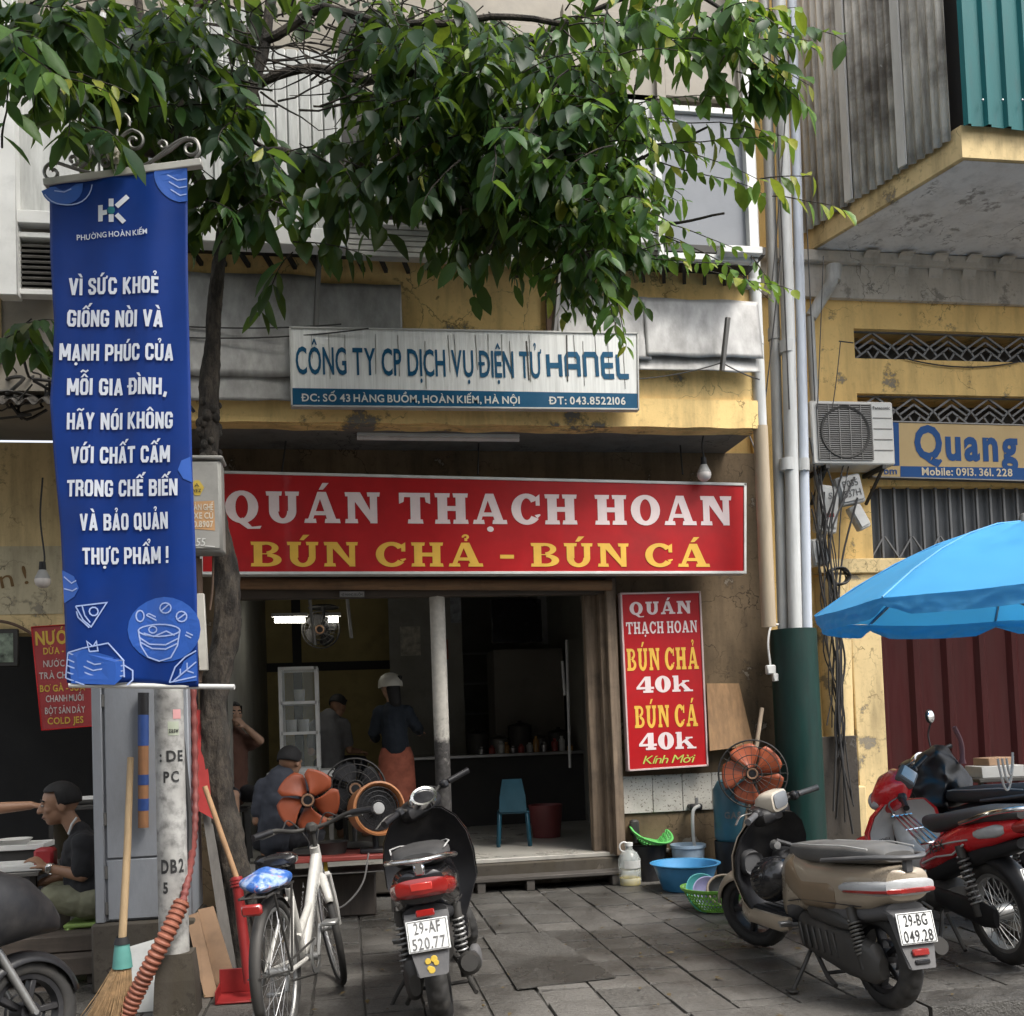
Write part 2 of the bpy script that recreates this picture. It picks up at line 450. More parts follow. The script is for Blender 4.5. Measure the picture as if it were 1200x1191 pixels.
def slab_glyph(ch, t=0.28):
    h, e = 0.135, 0.085                     # serif height, serif overhang
    def stem(x, y0=0.0, y1=1.0, lo=True, hi=True, w=t):
        p = [rect(x, y0, x + w, y1)]
        if lo: p += [quad((x - e, y0), (x + w + e, y0), (x + w + e * 0.8, y0 + h), (x - e * 0.8, y0 + h))]
        if hi: p += [quad((x - e * 0.8, y1 - h), (x + w + e * 0.8, y1 - h), (x + w + e, y1), (x - e, y1))]
        return p
    if ch == 'H': return stem(e) + stem(0.62) + [rect(e + t, 0.42, 0.62, 0.58)]
    if ch == 'U': return stem(e, 0.36, 1, lo=False) + stem(0.62, 0.36, 1, lo=False, w=t * 0.8) + [ringp((e + 0.62 + t * 0.8) / 2, 0.38, ((0.62 + t * 0.8 - e) / 2, 0.40), ((0.62 - t - e) / 2, 0.24), 180, 360)]
    if ch == 'N': return stem(e, w=t * 0.72) + stem(0.72, lo=False, w=t * 0.72) + [quad((e, 1), (e + t * 1.25, 1), (0.72 + t * 0.72, 0), (0.72 + t * 0.1, 0))]
    if ch == 'A':
        return [quad((0.36, 1), (0.60, 1), (0.90, 0.05), (0.64, 0.05)), quad((0.36, 1), (0.50, 1), (0.20, 0.05), (0.06, 0.05)),
                quad((-0.03, 0), (0.32, 0), (0.30, h), (0, h)), quad((0.55, 0), (1.0, 0), (0.98, h), (0.57, h)), rect(0.22, 0.25, 0.70, 0.38)]
    if ch == 'T': return stem(0.33, hi=False) + [rect(0, 0.86, 0.91, 1), quad((0, 0.64), (0.13, 0.70), (0.16, 0.9), (0, 0.9)), quad((0.91, 0.64), (0.78, 0.70), (0.75, 0.9), (0.91, 0.9))]
    if ch in 'OQ0':
        w = 0.46 if ch != '0' else 0.36
        p = [ringp(w, 0.5, (w, 0.52), (w - t, 0.37))]
        if ch == 'Q': p += [quad((0.30, 0.06), (0.48, 0.16), (0.74, -0.13), (0.62, -0.2)), quad((0.62, -0.2), (0.74, -0.13), (1.0, -0.1), (0.96, -0.19))]
        return p
    if ch == 'C': return [ringp(0.46, 0.5, (0.46, 0.52), (0.46 - t, 0.36), 38, 322), quad((0.74, 0.62), (0.86, 0.62), (0.86, 1.0), (0.74, 0.9)), quad((0.78, 0.2), (0.70, 0.3), (0.86, 0.34), (0.88, 0.3))]
    if ch == 'B': return stem(e) + [ringp(0.44, 0.745, (0.34, 0.255), (0.15, 0.135), -90, 90, 14), ringp(0.46, 0.265, (0.40, 0.265), (0.17, 0.135), -90, 90, 14),
                                    rect(e + t, 0.88, 0.44, 1), rect(e + t, 0.49, 0.46, 0.53), rect(e + t, 0, 0.46, 0.13)]
    if ch == '4': return [rect(0.40, 0, 0.66, 1), rect(0.30, 0, 0.76, h), quad((0.40, 1), (0.52, 1), (0.14, 0.34), (0, 0.34)), rect(0, 0.22, 0.80, 0.36)]
    if ch == 'k': return stem(0.05, hi=False, w=0.22) + [rect(0, 0.9, 0.27, 1), quad((0.27, 0.30), (0.27, 0.42), (0.56, 0.68), (0.66, 0.62)), quad((0.34, 0.42), (0.52, 0.52), (0.84, 0.05), (0.60, 0.05)),
                                                         rect(0.50, 0, 0.92, 0.1), rect(0.44, 0.6, 0.76, 0.69)]
    if ch == '-': return [rect(0, 0.34, 0.42, 0.50)]
    return None
def strokes(pl, w):                         # thick polylines with mitred corners
    out = []
    for pts in pl:
        n = len(pts); L, Rr = [], []
        for i, p in enumerate(pts):
            a = Vector(pts[max(i - 1, 0)]); b = Vector(pts[min(i + 1, n - 1)]); p = Vector(p)
            d1 = (p - a).normalized() if i > 0 else (b - p).normalized()
            d2 = (b - p).normalized() if i < n - 1 else d1
            nrm = Vector((-(d1 + d2).y, (d1 + d2).x)).normalized()
            s = w / 2 / max(0.45, nrm.dot(Vector((-d1.y, d1.x))))
            L.append(p + nrm * s); Rr.append(p - nrm * s)
        vs = [tuple(q) for q in L] + [tuple(q) for q in Rr]
        out.append((vs, [[i, i + 1, n + i + 1, n + i] for i in range(n - 1)]))
    return out
TECH = {'H': [[(0, 0), (0, 1)], [(.8, 0), (.8, 1)], [(0, .5), (.8, .5)]],
        'A': [[(0, 0), (0, .85), (.12, 1), (.68, 1), (.8, .85), (.8, 0)], [(0, .45), (.8, .45)]],
        'N': [[(0, 0), (0, 1)], [(0, 1), (.68, 1), (.8, .85), (.8, 0)]],
        'E': [[(.72, 1), (.1, 1), (0, .88), (0, .12), (.1, 0), (.72, 0)], [(0, .5), (.68, .5)]],
        'L': [[(0, 1), (0, .12), (.1, 0), (.7, 0)]]}
_o = [(.09, .5), (.09, .22), (.16, .09), (.36, .09), (.43, .22), (.43, .78), (.36, .91), (.16, .91), (.09, .78), (.09, .5)]
_c = [(.43, .66), (.43, .80), (.36, .91), (.16, .91), (.09, .78), (.09, .22), (.16, .09), (.36, .09), (.43, .20)]
BLOCK = {'A': [[(.07, 0), (.26, 1)], [(.45, 0), (.26, 1)], [(.14, .24), (.38, .24)]], 'B': [[(.09, 0), (.09, 1)], [(.09, .91), (.34, .91), (.42, .82), (.42, .64), (.34, .53), (.09, .53)], [(.30, .53), (.43, .43), (.43, .2), (.35, .09), (.09, .09)]],
         'C': [_c + [(.43, .36)]], 'D': [[(.09, 0), (.09, 1)], [(.09, .91), (.32, .91), (.43, .78), (.43, .22), (.32, .09), (.09, .09)]], 'E': [[(.09, 0), (.09, 1)], [(.09, .91), (.42, .91)], [(.09, .51), (.38, .51)], [(.09, .09), (.42, .09)]],
         'G': [_c + [(.43, .47)], [(.27, .44), (.515, .44)]], 'H': [[(.09, 0), (.09, 1)], [(.43, 0), (.43, 1)], [(.09, .5), (.43, .5)]], 'I': [[(.09, 0), (.09, 1)]], 'K': [[(.09, 0), (.09, 1)], [(.14, .45), (.45, 1)], [(.17, .56), (.47, 0)]],
         'M': [[(.09, 0), (.09, 1)], [(.59, 0), (.59, 1)], [(.11, 1), (.34, .22)], [(.57, 1), (.34, .22)]], 'N': [[(.09, 0), (.09, 1)], [(.45, 0), (.45, 1)], [(.09, .98), (.45, .02)]], 'O': [_o], 'Q': [_o, [(.30, .22), (.48, -.06)]],
         'P': [[(.09, 0), (.09, 1)], [(.09, .91), (.34, .91), (.43, .80), (.43, .54), (.34, .43), (.09, .43)]], 'R': [[(.09, 0), (.09, 1)], [(.09, .91), (.34, .91), (.43, .80), (.43, .58), (.34, .48), (.09, .48)], [(.28, .48), (.43, .36), (.44, 0)]],
         'S': [[(.42, .68), (.42, .80), (.35, .91), (.16, .91), (.09, .80), (.09, .68), (.15, .58), (.36, .44), (.43, .33), (.43, .20), (.36, .09), (.16, .09), (.09, .20), (.09, .33)]], 'T': [[(.25, 0), (.25, 1)], [(0, .91), (.50, .91)]],
         'U': [[(.09, 1), (.09, .22), (.16, .09), (.36, .09), (.43, .22), (.43, 1)]], 'V': [[(.07, 1), (.26, 0)], [(.45, 1), (.26, 0)]], 'Y': [[(.06, 1), (.26, .45)], [(.46, 1), (.26, .45)], [(.26, .5), (.26, 0)]], 'L': [[(.09, 0), (.09, 1)], [(.09, .09), (.4, .09)]],
         '!': [[(.09, .3), (.09, 1)], [(.09, 0), (.09, .17)]], ',': [[(.12, .17), (.04, -.14)]]}
def glyph(ch, font, weight):
    if font == 'block': return strokes(BLOCK[ch], weight)
    if font == 'slab':
        g = slab_glyph(ch, weight if weight else 0.285)
        if g: return g
        return sans_glyph(ch, 0.03)
    if font == 'tech': return strokes(TECH[ch], weight)
    return sans_glyph(ch, weight)
def text_shape(s, font='sans', weight=0.0, gap=0.12, space=0.34, mark=0.15, shear=0.0):
    out = []; x = 0.0
    for ch0 in s:
        if ch0 == ' ': x += space; continue
        dbar = ch0 in 'Đđ'
        de = unicodedata.normalize('NFD', 'D' if ch0 == 'Đ' else ('d' if ch0 == 'đ' else ch0))
        base, marks = de[0], de[1:]
        if base == 'i' and marks: base = 'ı'
        pcs = glyph(base, font, weight)
        allv = [v for p in pcs for v in p[0]]
        x0, x1 = min(v[0] for v in allv), max(v[0] for v in allv)
        yt, yb = max(v[1] for v in allv), min(v[1] for v in allv)
        off = x - x0; cx = (x0 + x1) / 2; w = x1 - x0
        pcs = list(pcs); k = mark; top = yt + 0.07
        if dbar: pcs.append(rect(x0 - 0.1, 0.44, x0 + w * 0.5, 0.57))
        hat = '\u0302' in marks; brv = '\u0306' in marks
        if hat:
            pcs += [quad((cx - 0.24, top), (cx - 0.10, top), (cx + 0.02, top + 0.15), (cx - 0.02, top + 0.25)), quad((cx + 0.24, top), (cx + 0.10, top), (cx - 0.02, top + 0.15), (cx + 0.02, top + 0.25))]
        if brv: pcs.append(ringp(cx, top + 0.16, (0.2, 0.16), (0.1, 0.06), 180, 360, 8))
        ax, ay = (cx + (0.20 if hat else 0), top + (0.14 if hat else 0))
        if hat and ('\u0303' in marks): ax, ay = cx, top + 0.27
        if '\u0301' in marks: pcs.append(quad((ax - 0.09, ay), (ax + 0.03, ay), (ax + 0.2, ay + 0.22), (ax + 0.02, ay + 0.22)))
        if '\u0300' in marks: pcs.append(quad((ax + 0.09, ay), (ax - 0.03, ay), (ax - 0.2, ay + 0.22), (ax - 0.02, ay + 0.22)))
        if '\u0309' in marks:
            pcs += [ringp(ax, ay + 0.17, (0.11, 0.11), (0.035, 0.035), -60, 200, 9), rect(ax - 0.03, ay, ax + 0.055, ay + 0.12)]
        if '\u0303' in marks: pcs += strokes([[(ax - 0.22, ay + 0.05), (ax - 0.1, ay + 0.15), (ax + 0.08, ay + 0.06), (ax + 0.22, ay + 0.16)]], 0.1)
        if '\u0323' in marks: pcs.append(disc(cx, yb - 0.17, 0.10, 0.09))
        if '\u031b' in marks: pcs += strokes([[(x1 - 0.08, yt - 0.06), (x1 + 0.07, yt - 0.02), (x1 + 0.09, yt + 0.1)]], 0.1)
        for vs, fs in pcs: out.append(([(v[0] + off + shear * v[1], v[1]) for v in vs], fs))
        x += w + gap + (0.1 if '\u031b' in marks else 0)
    return out, x - gap
def put_text(mb, s, L, Rt, up, nrm, lift=0.0025, squeeze=None, mi=0, **kw):
    """letters from the left base point L to the right base point Rt; |up| is the cap height"""
    pcs, w = text_shape(s, **kw)
    ux = (Rt - L) / w
    for i, (vs, fs) in enumerate(pcs):
        o = nrm * (lift + 0.00012 * (i % 12))
        vv = [L + ux * v[0] + up * v[1] + o for v in vs]
        if len(fs) and (vv[fs[0][1]] - vv[fs[0][0]]).cross(vv[fs[0][2]] - vv[fs[0][1]]).dot(nrm) < 0: fs = [f[::-1] for f in fs]
        mb.add(vv, fs, mi=mi)
def text_px(mb, s, pl, l, r, h, **kw):      # l, r: base line ends as seen; h: cap height as seen; all laid out on the sign's own plane
    L, Rt = PL(l[0], l[1], pl), PL(r[0], r[1], pl)
    u = (Rt - L).normalized(); n = pl[1]
    v = n.cross(u).normalized()
    if v.z < 0: v = -v
    hh = (PL(l[0], l[1] - h, pl) - L).dot(v)
    put_text(mb, s, L, Rt, v * hh, n if n.dot(CAM - L) > 0 else -n, **kw)
# ================================================================ SETTING: pavement, kerb, road
def stone_mat():
    m, t, b = new_mat('wet_paving_stone')
    v = coords(t)
    at = nd(t, 'ShaderNodeAttribute', attribute_name='var')
    big = noise_n(t, v, 0.9, 6, 0.6); mid = noise_n(t, v, 7, 8, 0.7); fine = noise_n(t, v, 55, 5, 0.7)
    col = mixc(t, at.outputs['Fac'], (0.050, 0.048, 0.045), (0.145, 0.137, 0.126))
    col = mixc(t, ramp(t, mid, 0.35, 0.7, 0, 0.75), col, (0.045, 0.040, 0.034))
    col = mixc(t, ramp(t, fine, 0.35, 0.7, 0, 0.5), col, (0.22, 0.21, 0.19))
    wet = ramp(t, big, 0.42, 0.60)
    col = mixc(t, ramp(t, big, 0.42, 0.60, 0, 0.6), col, (0.025, 0.023, 0.020))
    t.links.new(col, b.inputs['Base Color'])
    t.links.new(ramp(t, wet, 0, 1, 0.66, 0.27), b.inputs['Roughness'])
    h = nd(t, 'ShaderNodeMath', operation='ADD'); t.links.new(mid, h.inputs[0]); t.links.new(fine, h.inputs[1])
    bump(t, b, h.outputs[0], 0.9, 0.014)
    return m
M['stone'] = stone_mat()
M['joint'] = mat('dirty_joint', (0.043, 0.040, 0.036), 0.95, bmp=0.5)
M['asphalt'] = mat('damp_asphalt', (0.075, 0.068, 0.06), 0.6, var=0.3, dirt=0.4, bmp=0.9, bscale=130, dirtc=(0.13, 0.11, 0.09))
M['granite'] = mat('kerb_granite', (0.085, 0.08, 0.072), 0.7, var=0.3, dirt=0.5, bmp=0.6)
KERB = -3.62
b = MB(); b.box2((-9, KERB + 0.02, -0.20), (11, 9, -0.012)); tag(b.build('pavement_bed', M['joint']), kind='structure')
b = MB(); r1 = random.Random(3)
x = -4.6
while x < 7.0:
    dx = r1.choice((0.23, 0.25, 0.27))
    y = KERB + 0.22 - r1.random() * 0.4
    while y < 0.1:
        dy = r1.choice((0.21, 0.23, 0.26, 0.30)); ya = max(y, KERB + .215); yb_ = min(y + dy, 0.1)
        if yb_ - ya > .05:
            n0 = len(b.v)
            b.box((x + dx / 2, (ya + yb_) / 2, -0.022 + r1.uniform(-0.004, 0.003)), (dx - 0.008 - r1.random() * .006, yb_ - ya - 0.008 - r1.random() * .006, 0.042), rot=(r1.gauss(0, .010), r1.gauss(0, .012), r1.gauss(0, .012)), bev=0.007, seg=2)
            k = r1.random() ** 1.2
            for q in range(n0, len(b.var)): b.var[q] = k
        y += dy
    x += dx
tag(b.build('pavement', M['stone'], use_var=True), kind='structure')
b = MB(); x = -5.0
while x < 8:
    dx = r1.uniform(0.7, 1.0)
    b.box((x + dx / 2, KERB + 0.10, -0.09), (dx - 0.012, 0.22, 0.19), rot=(r1.gauss(0, .01), 0, r1.gauss(0, .006)), bev=0.018, seg=2); x += dx
tag(b.build('kerb', M['stone'], use_var=True), kind='structure')
b = MB(); b.add([(-60, -60, -0.13), (60, -60, -0.13), (60, KERB + 0.05, -0.13), (-60, KERB + 0.05, -0.13)], [[0, 1, 2, 3]])
b_ = MB(); P = [G(px, py, .003) for px, py in ((566, 1098), (640, 1094), (722, 1146), (606, 1160))]; b_.add(P + [p + Vector((0, 0, .006)) for p in P], [[0, 1, 2, 3], [7, 6, 5, 4]] + [[i, (i + 1) % 4, 4 + (i + 1) % 4, 4 + i] for i in range(4)]); tag(b_.build('access_cover', M['stone']), 'dark brown flat cover lying on the paving before the step', 'cover')
tag(b.build('road', M['asphalt']), kind='structure')
b = MB(); rl = random.Random(12)
for k in range(260):
    p = Vector((rl.uniform(-1.5, 3.6), rl.uniform(KERB, 0), rl.uniform(.006, .012))); r_ = rl.uniform(.006, .026); a = rl.uniform(0, 6.28); e = Vector((math.cos(a), math.sin(a), rl.uniform(-.1, .2))); f = Vector((-e.y, e.x, rl.uniform(-.1, .3)))
    if rl.random() < .75: b.add([p - e * r_, p - f * r_ * .45 + Vector((0, 0, .003)), p + e * r_, p + f * r_ * .45 + Vector((0, 0, .004))], [[0, 1, 2, 3]], mi=0 if rl.random() < .6 else (1 if rl.random() < .8 else 2))
    else: b.ball(p, (r_ * .35, r_ * .3, r_ * .25), 6, 4, mi=2 if rl.random() < .3 else 1)
o = b.build('litter', [mat('dead_leaf', (.10, .07, .025), .8, bmp=0), mat('grit', (.20, .18, .15), .9, bmp=0), mat('paper_scrap', (.5, .49, .46), .8, bmp=0)]); tag(o, 'dead leaves, grit and paper scraps scattered over the paving', 'litter', kind='stuff')
b = MB(); b.add([(-200, -200, -0.6), (200, -200, -0.6), (200, 200, -0.6), (-200, 200, -0.6)], [[0, 1, 2, 3]])
tag(b.build('ground', M['asphalt']), kind='structure')

# ================================================================ MIDDLE SHOPHOUSE
XU = 3.0
XL, XR = -0.95, 3.30                    # its left party wall, its right end behind the pipes
sh = thing('shophouse', 'old yellow shophouse with peeling beam over an open dark ground floor eatery', 'building', (1.2, 0, 0))
# ground floor piers and the wall above the opening
b = MB()
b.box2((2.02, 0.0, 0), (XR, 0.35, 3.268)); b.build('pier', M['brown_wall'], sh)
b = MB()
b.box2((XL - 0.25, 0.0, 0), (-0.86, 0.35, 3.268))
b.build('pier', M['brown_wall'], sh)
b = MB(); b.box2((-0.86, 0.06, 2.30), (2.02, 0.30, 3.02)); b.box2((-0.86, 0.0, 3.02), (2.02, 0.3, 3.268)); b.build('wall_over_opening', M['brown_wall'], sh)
# slab / soffit and yellow beam
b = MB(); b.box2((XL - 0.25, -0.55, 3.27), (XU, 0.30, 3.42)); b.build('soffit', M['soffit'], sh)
def rough_front(x0, x1, z0, z1, yf, depth, seed, nx=60, nz=12):
    bb = MB(); sd_ = Vector((seed, seed * 0.7, 0))
    def fn(u, w):
        x, z = lerp(x0, x1, u), lerp(z0, z1, w)
        n = mnoise.noise(Vector((x * 2.3, z * 2.3, 0)) + sd_) * 0.008 + mnoise.noise(Vector((x * 9, z * 9, 3)) + sd_) * 0.004
        zz = z + (mnoise.noise(Vector((x * 5, 0, 9)) + sd_) * 0.012 if w == 0 else 0)
        return (x, yf - n, zz)
    bb.grid(fn, nx, nz)
    fn2 = lambda u, w: (lerp(x0, x1, u), lerp(yf - 0.0, yf + depth, w), z0 + mnoise.noise(Vector((lerp(x0, x1, u) * 5, 0, 9)) + sd_) * 0.012)
    bb.grid(fn2, nx, 1)
    bb.box2((x0, yf + 0.014, z0 + 0.02), (x1, yf + depth, z1))
    return bb
rough_front(XL - 0.25, XU, 3.262, 4.47, -0.62, 0.12, 2).build('beam', M['yellow_beam'], sh)
# lower ledge of the beam: a slightly thicker blistered band
rough_front(XL - 0.25, XU + .004, 3.268, 3.47, -0.655, 0.03, 5, 70, 5).build('beam_ledge', M['yellow_beam'], sh)
# zinc sheets leaning on the beam
def sheet(x0, x1, z0, z1, seed, tilt=0.10):
    bb = MB(); s_ = Vector((seed, 0, 0))
    def fn(u, w):
        x, z = lerp(x0, x1, u), lerp(z0, z1, w)
        n = mnoise.noise(Vector((x * 2.5, z * 2.5, 0)) + s_) * 0.022 + mnoise.noise(Vector((x * 9, z * 7, 5)) + s_) * 0.005
        edge = mnoise.noise(Vector((x * 4, 0, 7)) + s_) * 0.012
        return (x, -0.695 - tilt * (1 - w) * 0.5 + n * 0.7, z + edge * (1 if w in (0, 1) else 0))
    bb.grid(fn, 36, 14)
    return bb
for px0, px1, py0, py1, sd_ in ((205, 372, 322, 440, 1), (368, 470, 333, 420, 2), (205, 345, 412, 468, 3), (655, 760, 347, 420, 4), (757, 890, 352, 418, 5), (748, 890, 412, 433, 6)):
    A, B = W(px0, py1, -0.72), W(px1, py0, -0.72)
    sheet(A.x, B.x, A.z, B.z, sd_ * 3.7, 0.05 + 0.02 * (sd_ % 3)).build('zinc_sheet', M['sheet'], sh, solid=0.004)
b = MB(); A, B = W(640, 390, -0.64), W(652, 345, -0.64); b.box2((A.x, -0.665, A.z), (B.x, -0.64, B.z), 0.003); b.build('rusty_plate', M['rust'], sh)
# struts from the window ledge down to the sheets
for (a_, c_) in (((373, 296), (370, 382)), ((657, 300), (648, 388)), ((1000 - 140, 318), (990 - 144, 300)), ((1000 - 145, 322), (848, 432))):
    pass
for (x0, y0, x1, y1) in ((374, 296, 370, 384), (657, 300, 649, 390), (853, 372, 846, 435)):
    b = MB(); P, Q = W(x0, y0, -0.86), W(x1, y1, -0.77); b.bar(P, Q, 0.03, 0.03, 0.003); b.build('strut', M['dull_metal'], sh)
# upper storey
YU = -0.92
b = MB(); b.box2((XL - 0.25, YU + 0.10, 4.47), (XU - .04, 0.3, 8.2)); b.build('upper_wall', M['cream_panel'], sh)
b = MB(); b.box2((XL - 0.25, YU - 0.02, 4.405), (XU - .02, -0.5, 4.455)); 
for i in range(26):
    x = lerp(XL, XU - .15, i / 25); b.bar((x, YU, 4.40), (x + 0.10, -0.63, 4.33), 0.025, 0.03)
b.build('ledge', M['iron'], sh)
def panel_px(px0, py0, px1, py1, mat_, name, y=YU, th=0.03, bev=0.004, parent=sh):
    A, B = W(px0, py1, y), W(px1, py0, y)
    bb = MB(); bb.box2((A.x, y, A.z), (B.x, y + th, B.z), bev); return bb.build(name, mat_, parent)
def shutter(px0, py0, px1, py1, nslat, y=YU - 0.02):
    A, B = W(px0, py1, y), W(px1, py0, y); bb = MB(); w = (B.x - A.x) / nslat
    for i in range(nslat):
        bb.box2((A.x + i * w + 0.004, y, A.z), (A.x + (i + 1) * w - 0.004, y + 0.04, B.z), 0.006)
    bb.box2((A.x, y + 0.022, A.z), (B.x, y + 0.06, B.z))
    return bb.build('shutter', M['white_panel'], sh)
shutter(312, 62, 404, 266, 7); shutter(205, 10, 306, 262, 7)
shutter(424, 190, 464, 268, 1)
b = MB(); A, B = W(232, 283, YU - 0.06), W(408, 272, YU - 0.06); b.box2((A.x, YU - 0.10, A.z - 0.015), (B.x, YU + 0.03, B.z), 0.006); b.build('sill', M['white_paint'], sh)
# flat dark panel painted as the shade in an open bay, with a rail, and the grooved aluminium band below it
panel_px(464, 120, 640, 275, M['interior_dark'], 'bay_shade_panel', YU + 0.05, 0.04)
panel_px(404, 20, 424, 282, M['iron'], 'post', YU - 0.03, 0.07)
panel_px(424, 30, 640, 186, M['cream_panel'], 'panel', YU - 0.0, 0.05)
b = MB(); A, B = W(408, 299, YU - 0.10), W(668, 272, YU - 0.10)
for i in range(6):
    z = lerp(A.z, B.z, i / 6); b.box2((A.x, YU - 0.10, z + 0.002), (B.x, YU - 0.07, z + (B.z - A.z) / 6 - 0.003), 0.003)
b.box2((A.x, YU - 0.083, A.z), (B.x, YU - 0.03, B.z)); b.build('parapet_band', M['alu'], sh)
b = MB(); b.tube([W(402, 251, YU - 0.14), W(640, 262, YU - 0.14)], 0.022, 10); b.tube([W(402, 251, YU - 0.14), W(402, 251, YU + 0.1)], 0.015)
b.build('rail', M['iron'], sh)
# beige panels and window on the right
panel_px(662, 18, 772, 112, M['cream_panel'], 'panel', YU - 0.0, 0.05)
panel_px(776, 22, 868, 112, M['cream_panel'], 'panel', YU - 0.0, 0.05)
panel_px(640, 112, 772, 290, M['white_panel'], 'panel', YU - 0.0, 0.05)
def window(px0, py0, px1, py1, frame=0.045, y=YU - 0.03, nx=1, nz=1, glass_m='frost', parent=sh, frame_m='white_paint'):
    A, B = W(px0, py1, y), W(px1, py0, y); bb = MB()
    f = frame
    for i in range(nx + 1):
        x = lerp(A.x, B.x - f, i / nx); bb.box2((x, y, A.z), (x + f, y + 0.07, B.z), 0.005)
    for j in range(nz + 1):
        z = lerp(A.z, B.z - f, j / nz); bb.box2((A.x + f, y + 0.006, z), (B.x - f, y + 0.066, z + f), 0.004)
    o = bb.build('window', M[frame_m], parent)
    bb = MB(); bb.box2((A.x + f * 0.5, y + 0.035, A.z + f * 0.5), (B.x - f * 0.5, y + 0.05, B.z - f * 0.5)); bb.build('pane', M[glass_m], o)
    return o
window(772, 128, 880, 302)
window(118, 20, 206, 250, nz=1)
b = MB(); A = W(884, 305, YU); b.box2((A.x - 0.28, YU - 0.10, A.z), (A.x + 0.02, YU + 0.02, A.z + 0.05), 0.004)
b.box2((A.x - 0.05, YU - 0.05, A.z), (A.x + 0.02, YU + 0.05, A.z + 2.6), 0.004); b.build('corner_trim', M['white_paint'], sh)
b = MB()
for px in (664, 770, 866):
    A, B = W(px, 116, YU - 0.03), W(px + 6, 4, YU - 0.03); b.box2((A.x, YU - 0.03, A.z), (B.x, YU + 0.03, B.z), 0.004)
b.build('panel_trim', M['cream_panel'], sh)
# door surround: timber lintel, jambs, white iron post
b = MB(); b.tube([W(262, 684, -0.09), W(716, 686, -0.09)], 0.042, 12); b.build('lintel_pipe', wood('lintel_wood', (0.33, 0.19, 0.10), 0.5, axis='x', grime=0.5), sh)
b = MB(); A, B = W(258, 700, -0.03), W(722, 690, -0.03); b.box2((A.x, -0.04, 2.17), (B.x, 0.05, 2.31), 0.006); b.build('lintel', mat('lintel_dark', (0.075, 0.058, 0.045), 0.7), sh)
M['jamb'] = wood('jamb_wood', (0.26, 0.19, 0.13), 0.4, grime=0.75)
for px, w_, y_ in ((690, 0.10, 0.10), (703, 0.045, 0.02), (714, 0.075, -0.05)):
    A = W(px, 690, y_); b = MB(); b.box2((A.x - w_ / 2, y_ - 0.04, 0.2), (A.x + w_ / 2, y_ + 0.05, 2.28), 0.006); b.build('door_jamb', M['jamb'], sh)
b = MB(); b.tube([Vector((0.70, 0.02, 0.2)), Vector((0.70, 0.02, 2.2))], 0.057, 20)
b.build('iron_post', two_tone('worn_white_paint', (0.56, 0.53, 0.47), (0.035, 0.032, 0.03), 1.05, 1.25, 1.0), sh, world=True)
# floor, step
b = MB(); b.box2((-0.86, -0.02, 0.19), (2.40, 5.2, 0.222), 0.004); b.build('shop_floor', M['tile'], sh)
M['step'] = plaster('worn_concrete', (0.08, 0.07, 0.058), 0.8, 0.8, (0.14, 0.122, 0.10), psc=5, var=.45)
b = MB(); b.box2((-0.86, -0.045, 0.02), (2.00, 0.3, 0.188), 0.012); b.build('step', M['step'], sh)
b = MB(); b.box2((0.85, -0.20, 0.075), (1.98, -0.05, 0.105), 0.006)
for x in (0.90, 1.26, 1.90): b.box2((x, -0.19, 0.0), (x + 0.06, -0.06, 0.076), 0.004)
b.build('step_plank', wood('grey_plank', (0.09, 0.08, 0.07), 0.5, axis='x', grime=0.6), sh)
# speckled tile panel on the right pier
def speckle():
    m, t, b_ = new_mat('speckled_tile'); v = coords(t)
    n = noise_n(t, v, 70, 3, 0.5); n2 = noise_n(t, v, 3, 6)
    col = mixc(t, ramp(t, n, 0.60, 0.66), (0.50, 0.48, 0.43), (0.13, 0.11, 0.09))
    col = mixc(t, ramp(t, n2, 0.45, 0.75, 0, 0.5), col, (0.12, 0.10, 0.08))
    t.links.new(col, b_.inputs['Base Color']); b_.inputs['Roughness'].default_value = 0.35
    return m
M['speckle'] = speckle()
b = MB(); A, B = W(731, 966, -0.02), W(868, 904, -0.02); n_ = 4
for i in range(n_):
    x0, x1 = lerp(A.x, B.x, i / n_), lerp(A.x, B.x, (i + 1) / n_)
    b.box2((x0 + 0.002, -0.018, 0.50), (x1 - 0.002, 0.01, B.z), 0.002)
b.build('tile_panel', M['speckle'], sh)
# room behind
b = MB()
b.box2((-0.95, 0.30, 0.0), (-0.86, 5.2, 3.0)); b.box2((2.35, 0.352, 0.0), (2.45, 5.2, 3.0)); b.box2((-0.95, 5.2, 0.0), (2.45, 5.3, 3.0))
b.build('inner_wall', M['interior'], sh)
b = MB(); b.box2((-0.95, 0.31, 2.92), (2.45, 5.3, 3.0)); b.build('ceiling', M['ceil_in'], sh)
# yellow half of the back partition with its dark battens, and a tiled partition
yb = 4.3
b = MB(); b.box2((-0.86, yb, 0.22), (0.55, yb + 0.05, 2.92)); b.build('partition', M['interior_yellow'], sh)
b = MB()
for px, w_ in ((291, 0.10), (349, 0.10)):
    A = W(px, 800, yb - 0.03); b.box2((A.x - w_ / 2, yb - 0.03, 0.22), (A.x + w_ / 2, yb - 0.001, 2.92), 0.004)
A = W(300, 783, yb - 0.03); b.box2((-0.86, yb - 0.026, A.z - 0.05), (0.55, yb - 0.002, A.z + 0.05)); b.build('batten', M['interior_dark'], sh)
b = MB(); b.box2((0.5, 3.6, 0.22), (1.30, 3.65, 2.9))
for x in (0.78, 1.03): b.box2((x, 3.594, 0.3), (x + 0.006, 3.6, 2.8))
b.box2((0.5, 3.594, 2.2), (1.3, 3.599, 2.206)); b.build('partition', M['interior'], sh)
A, B = W(632, 755, 4.0), W(664, 700, 4.0)
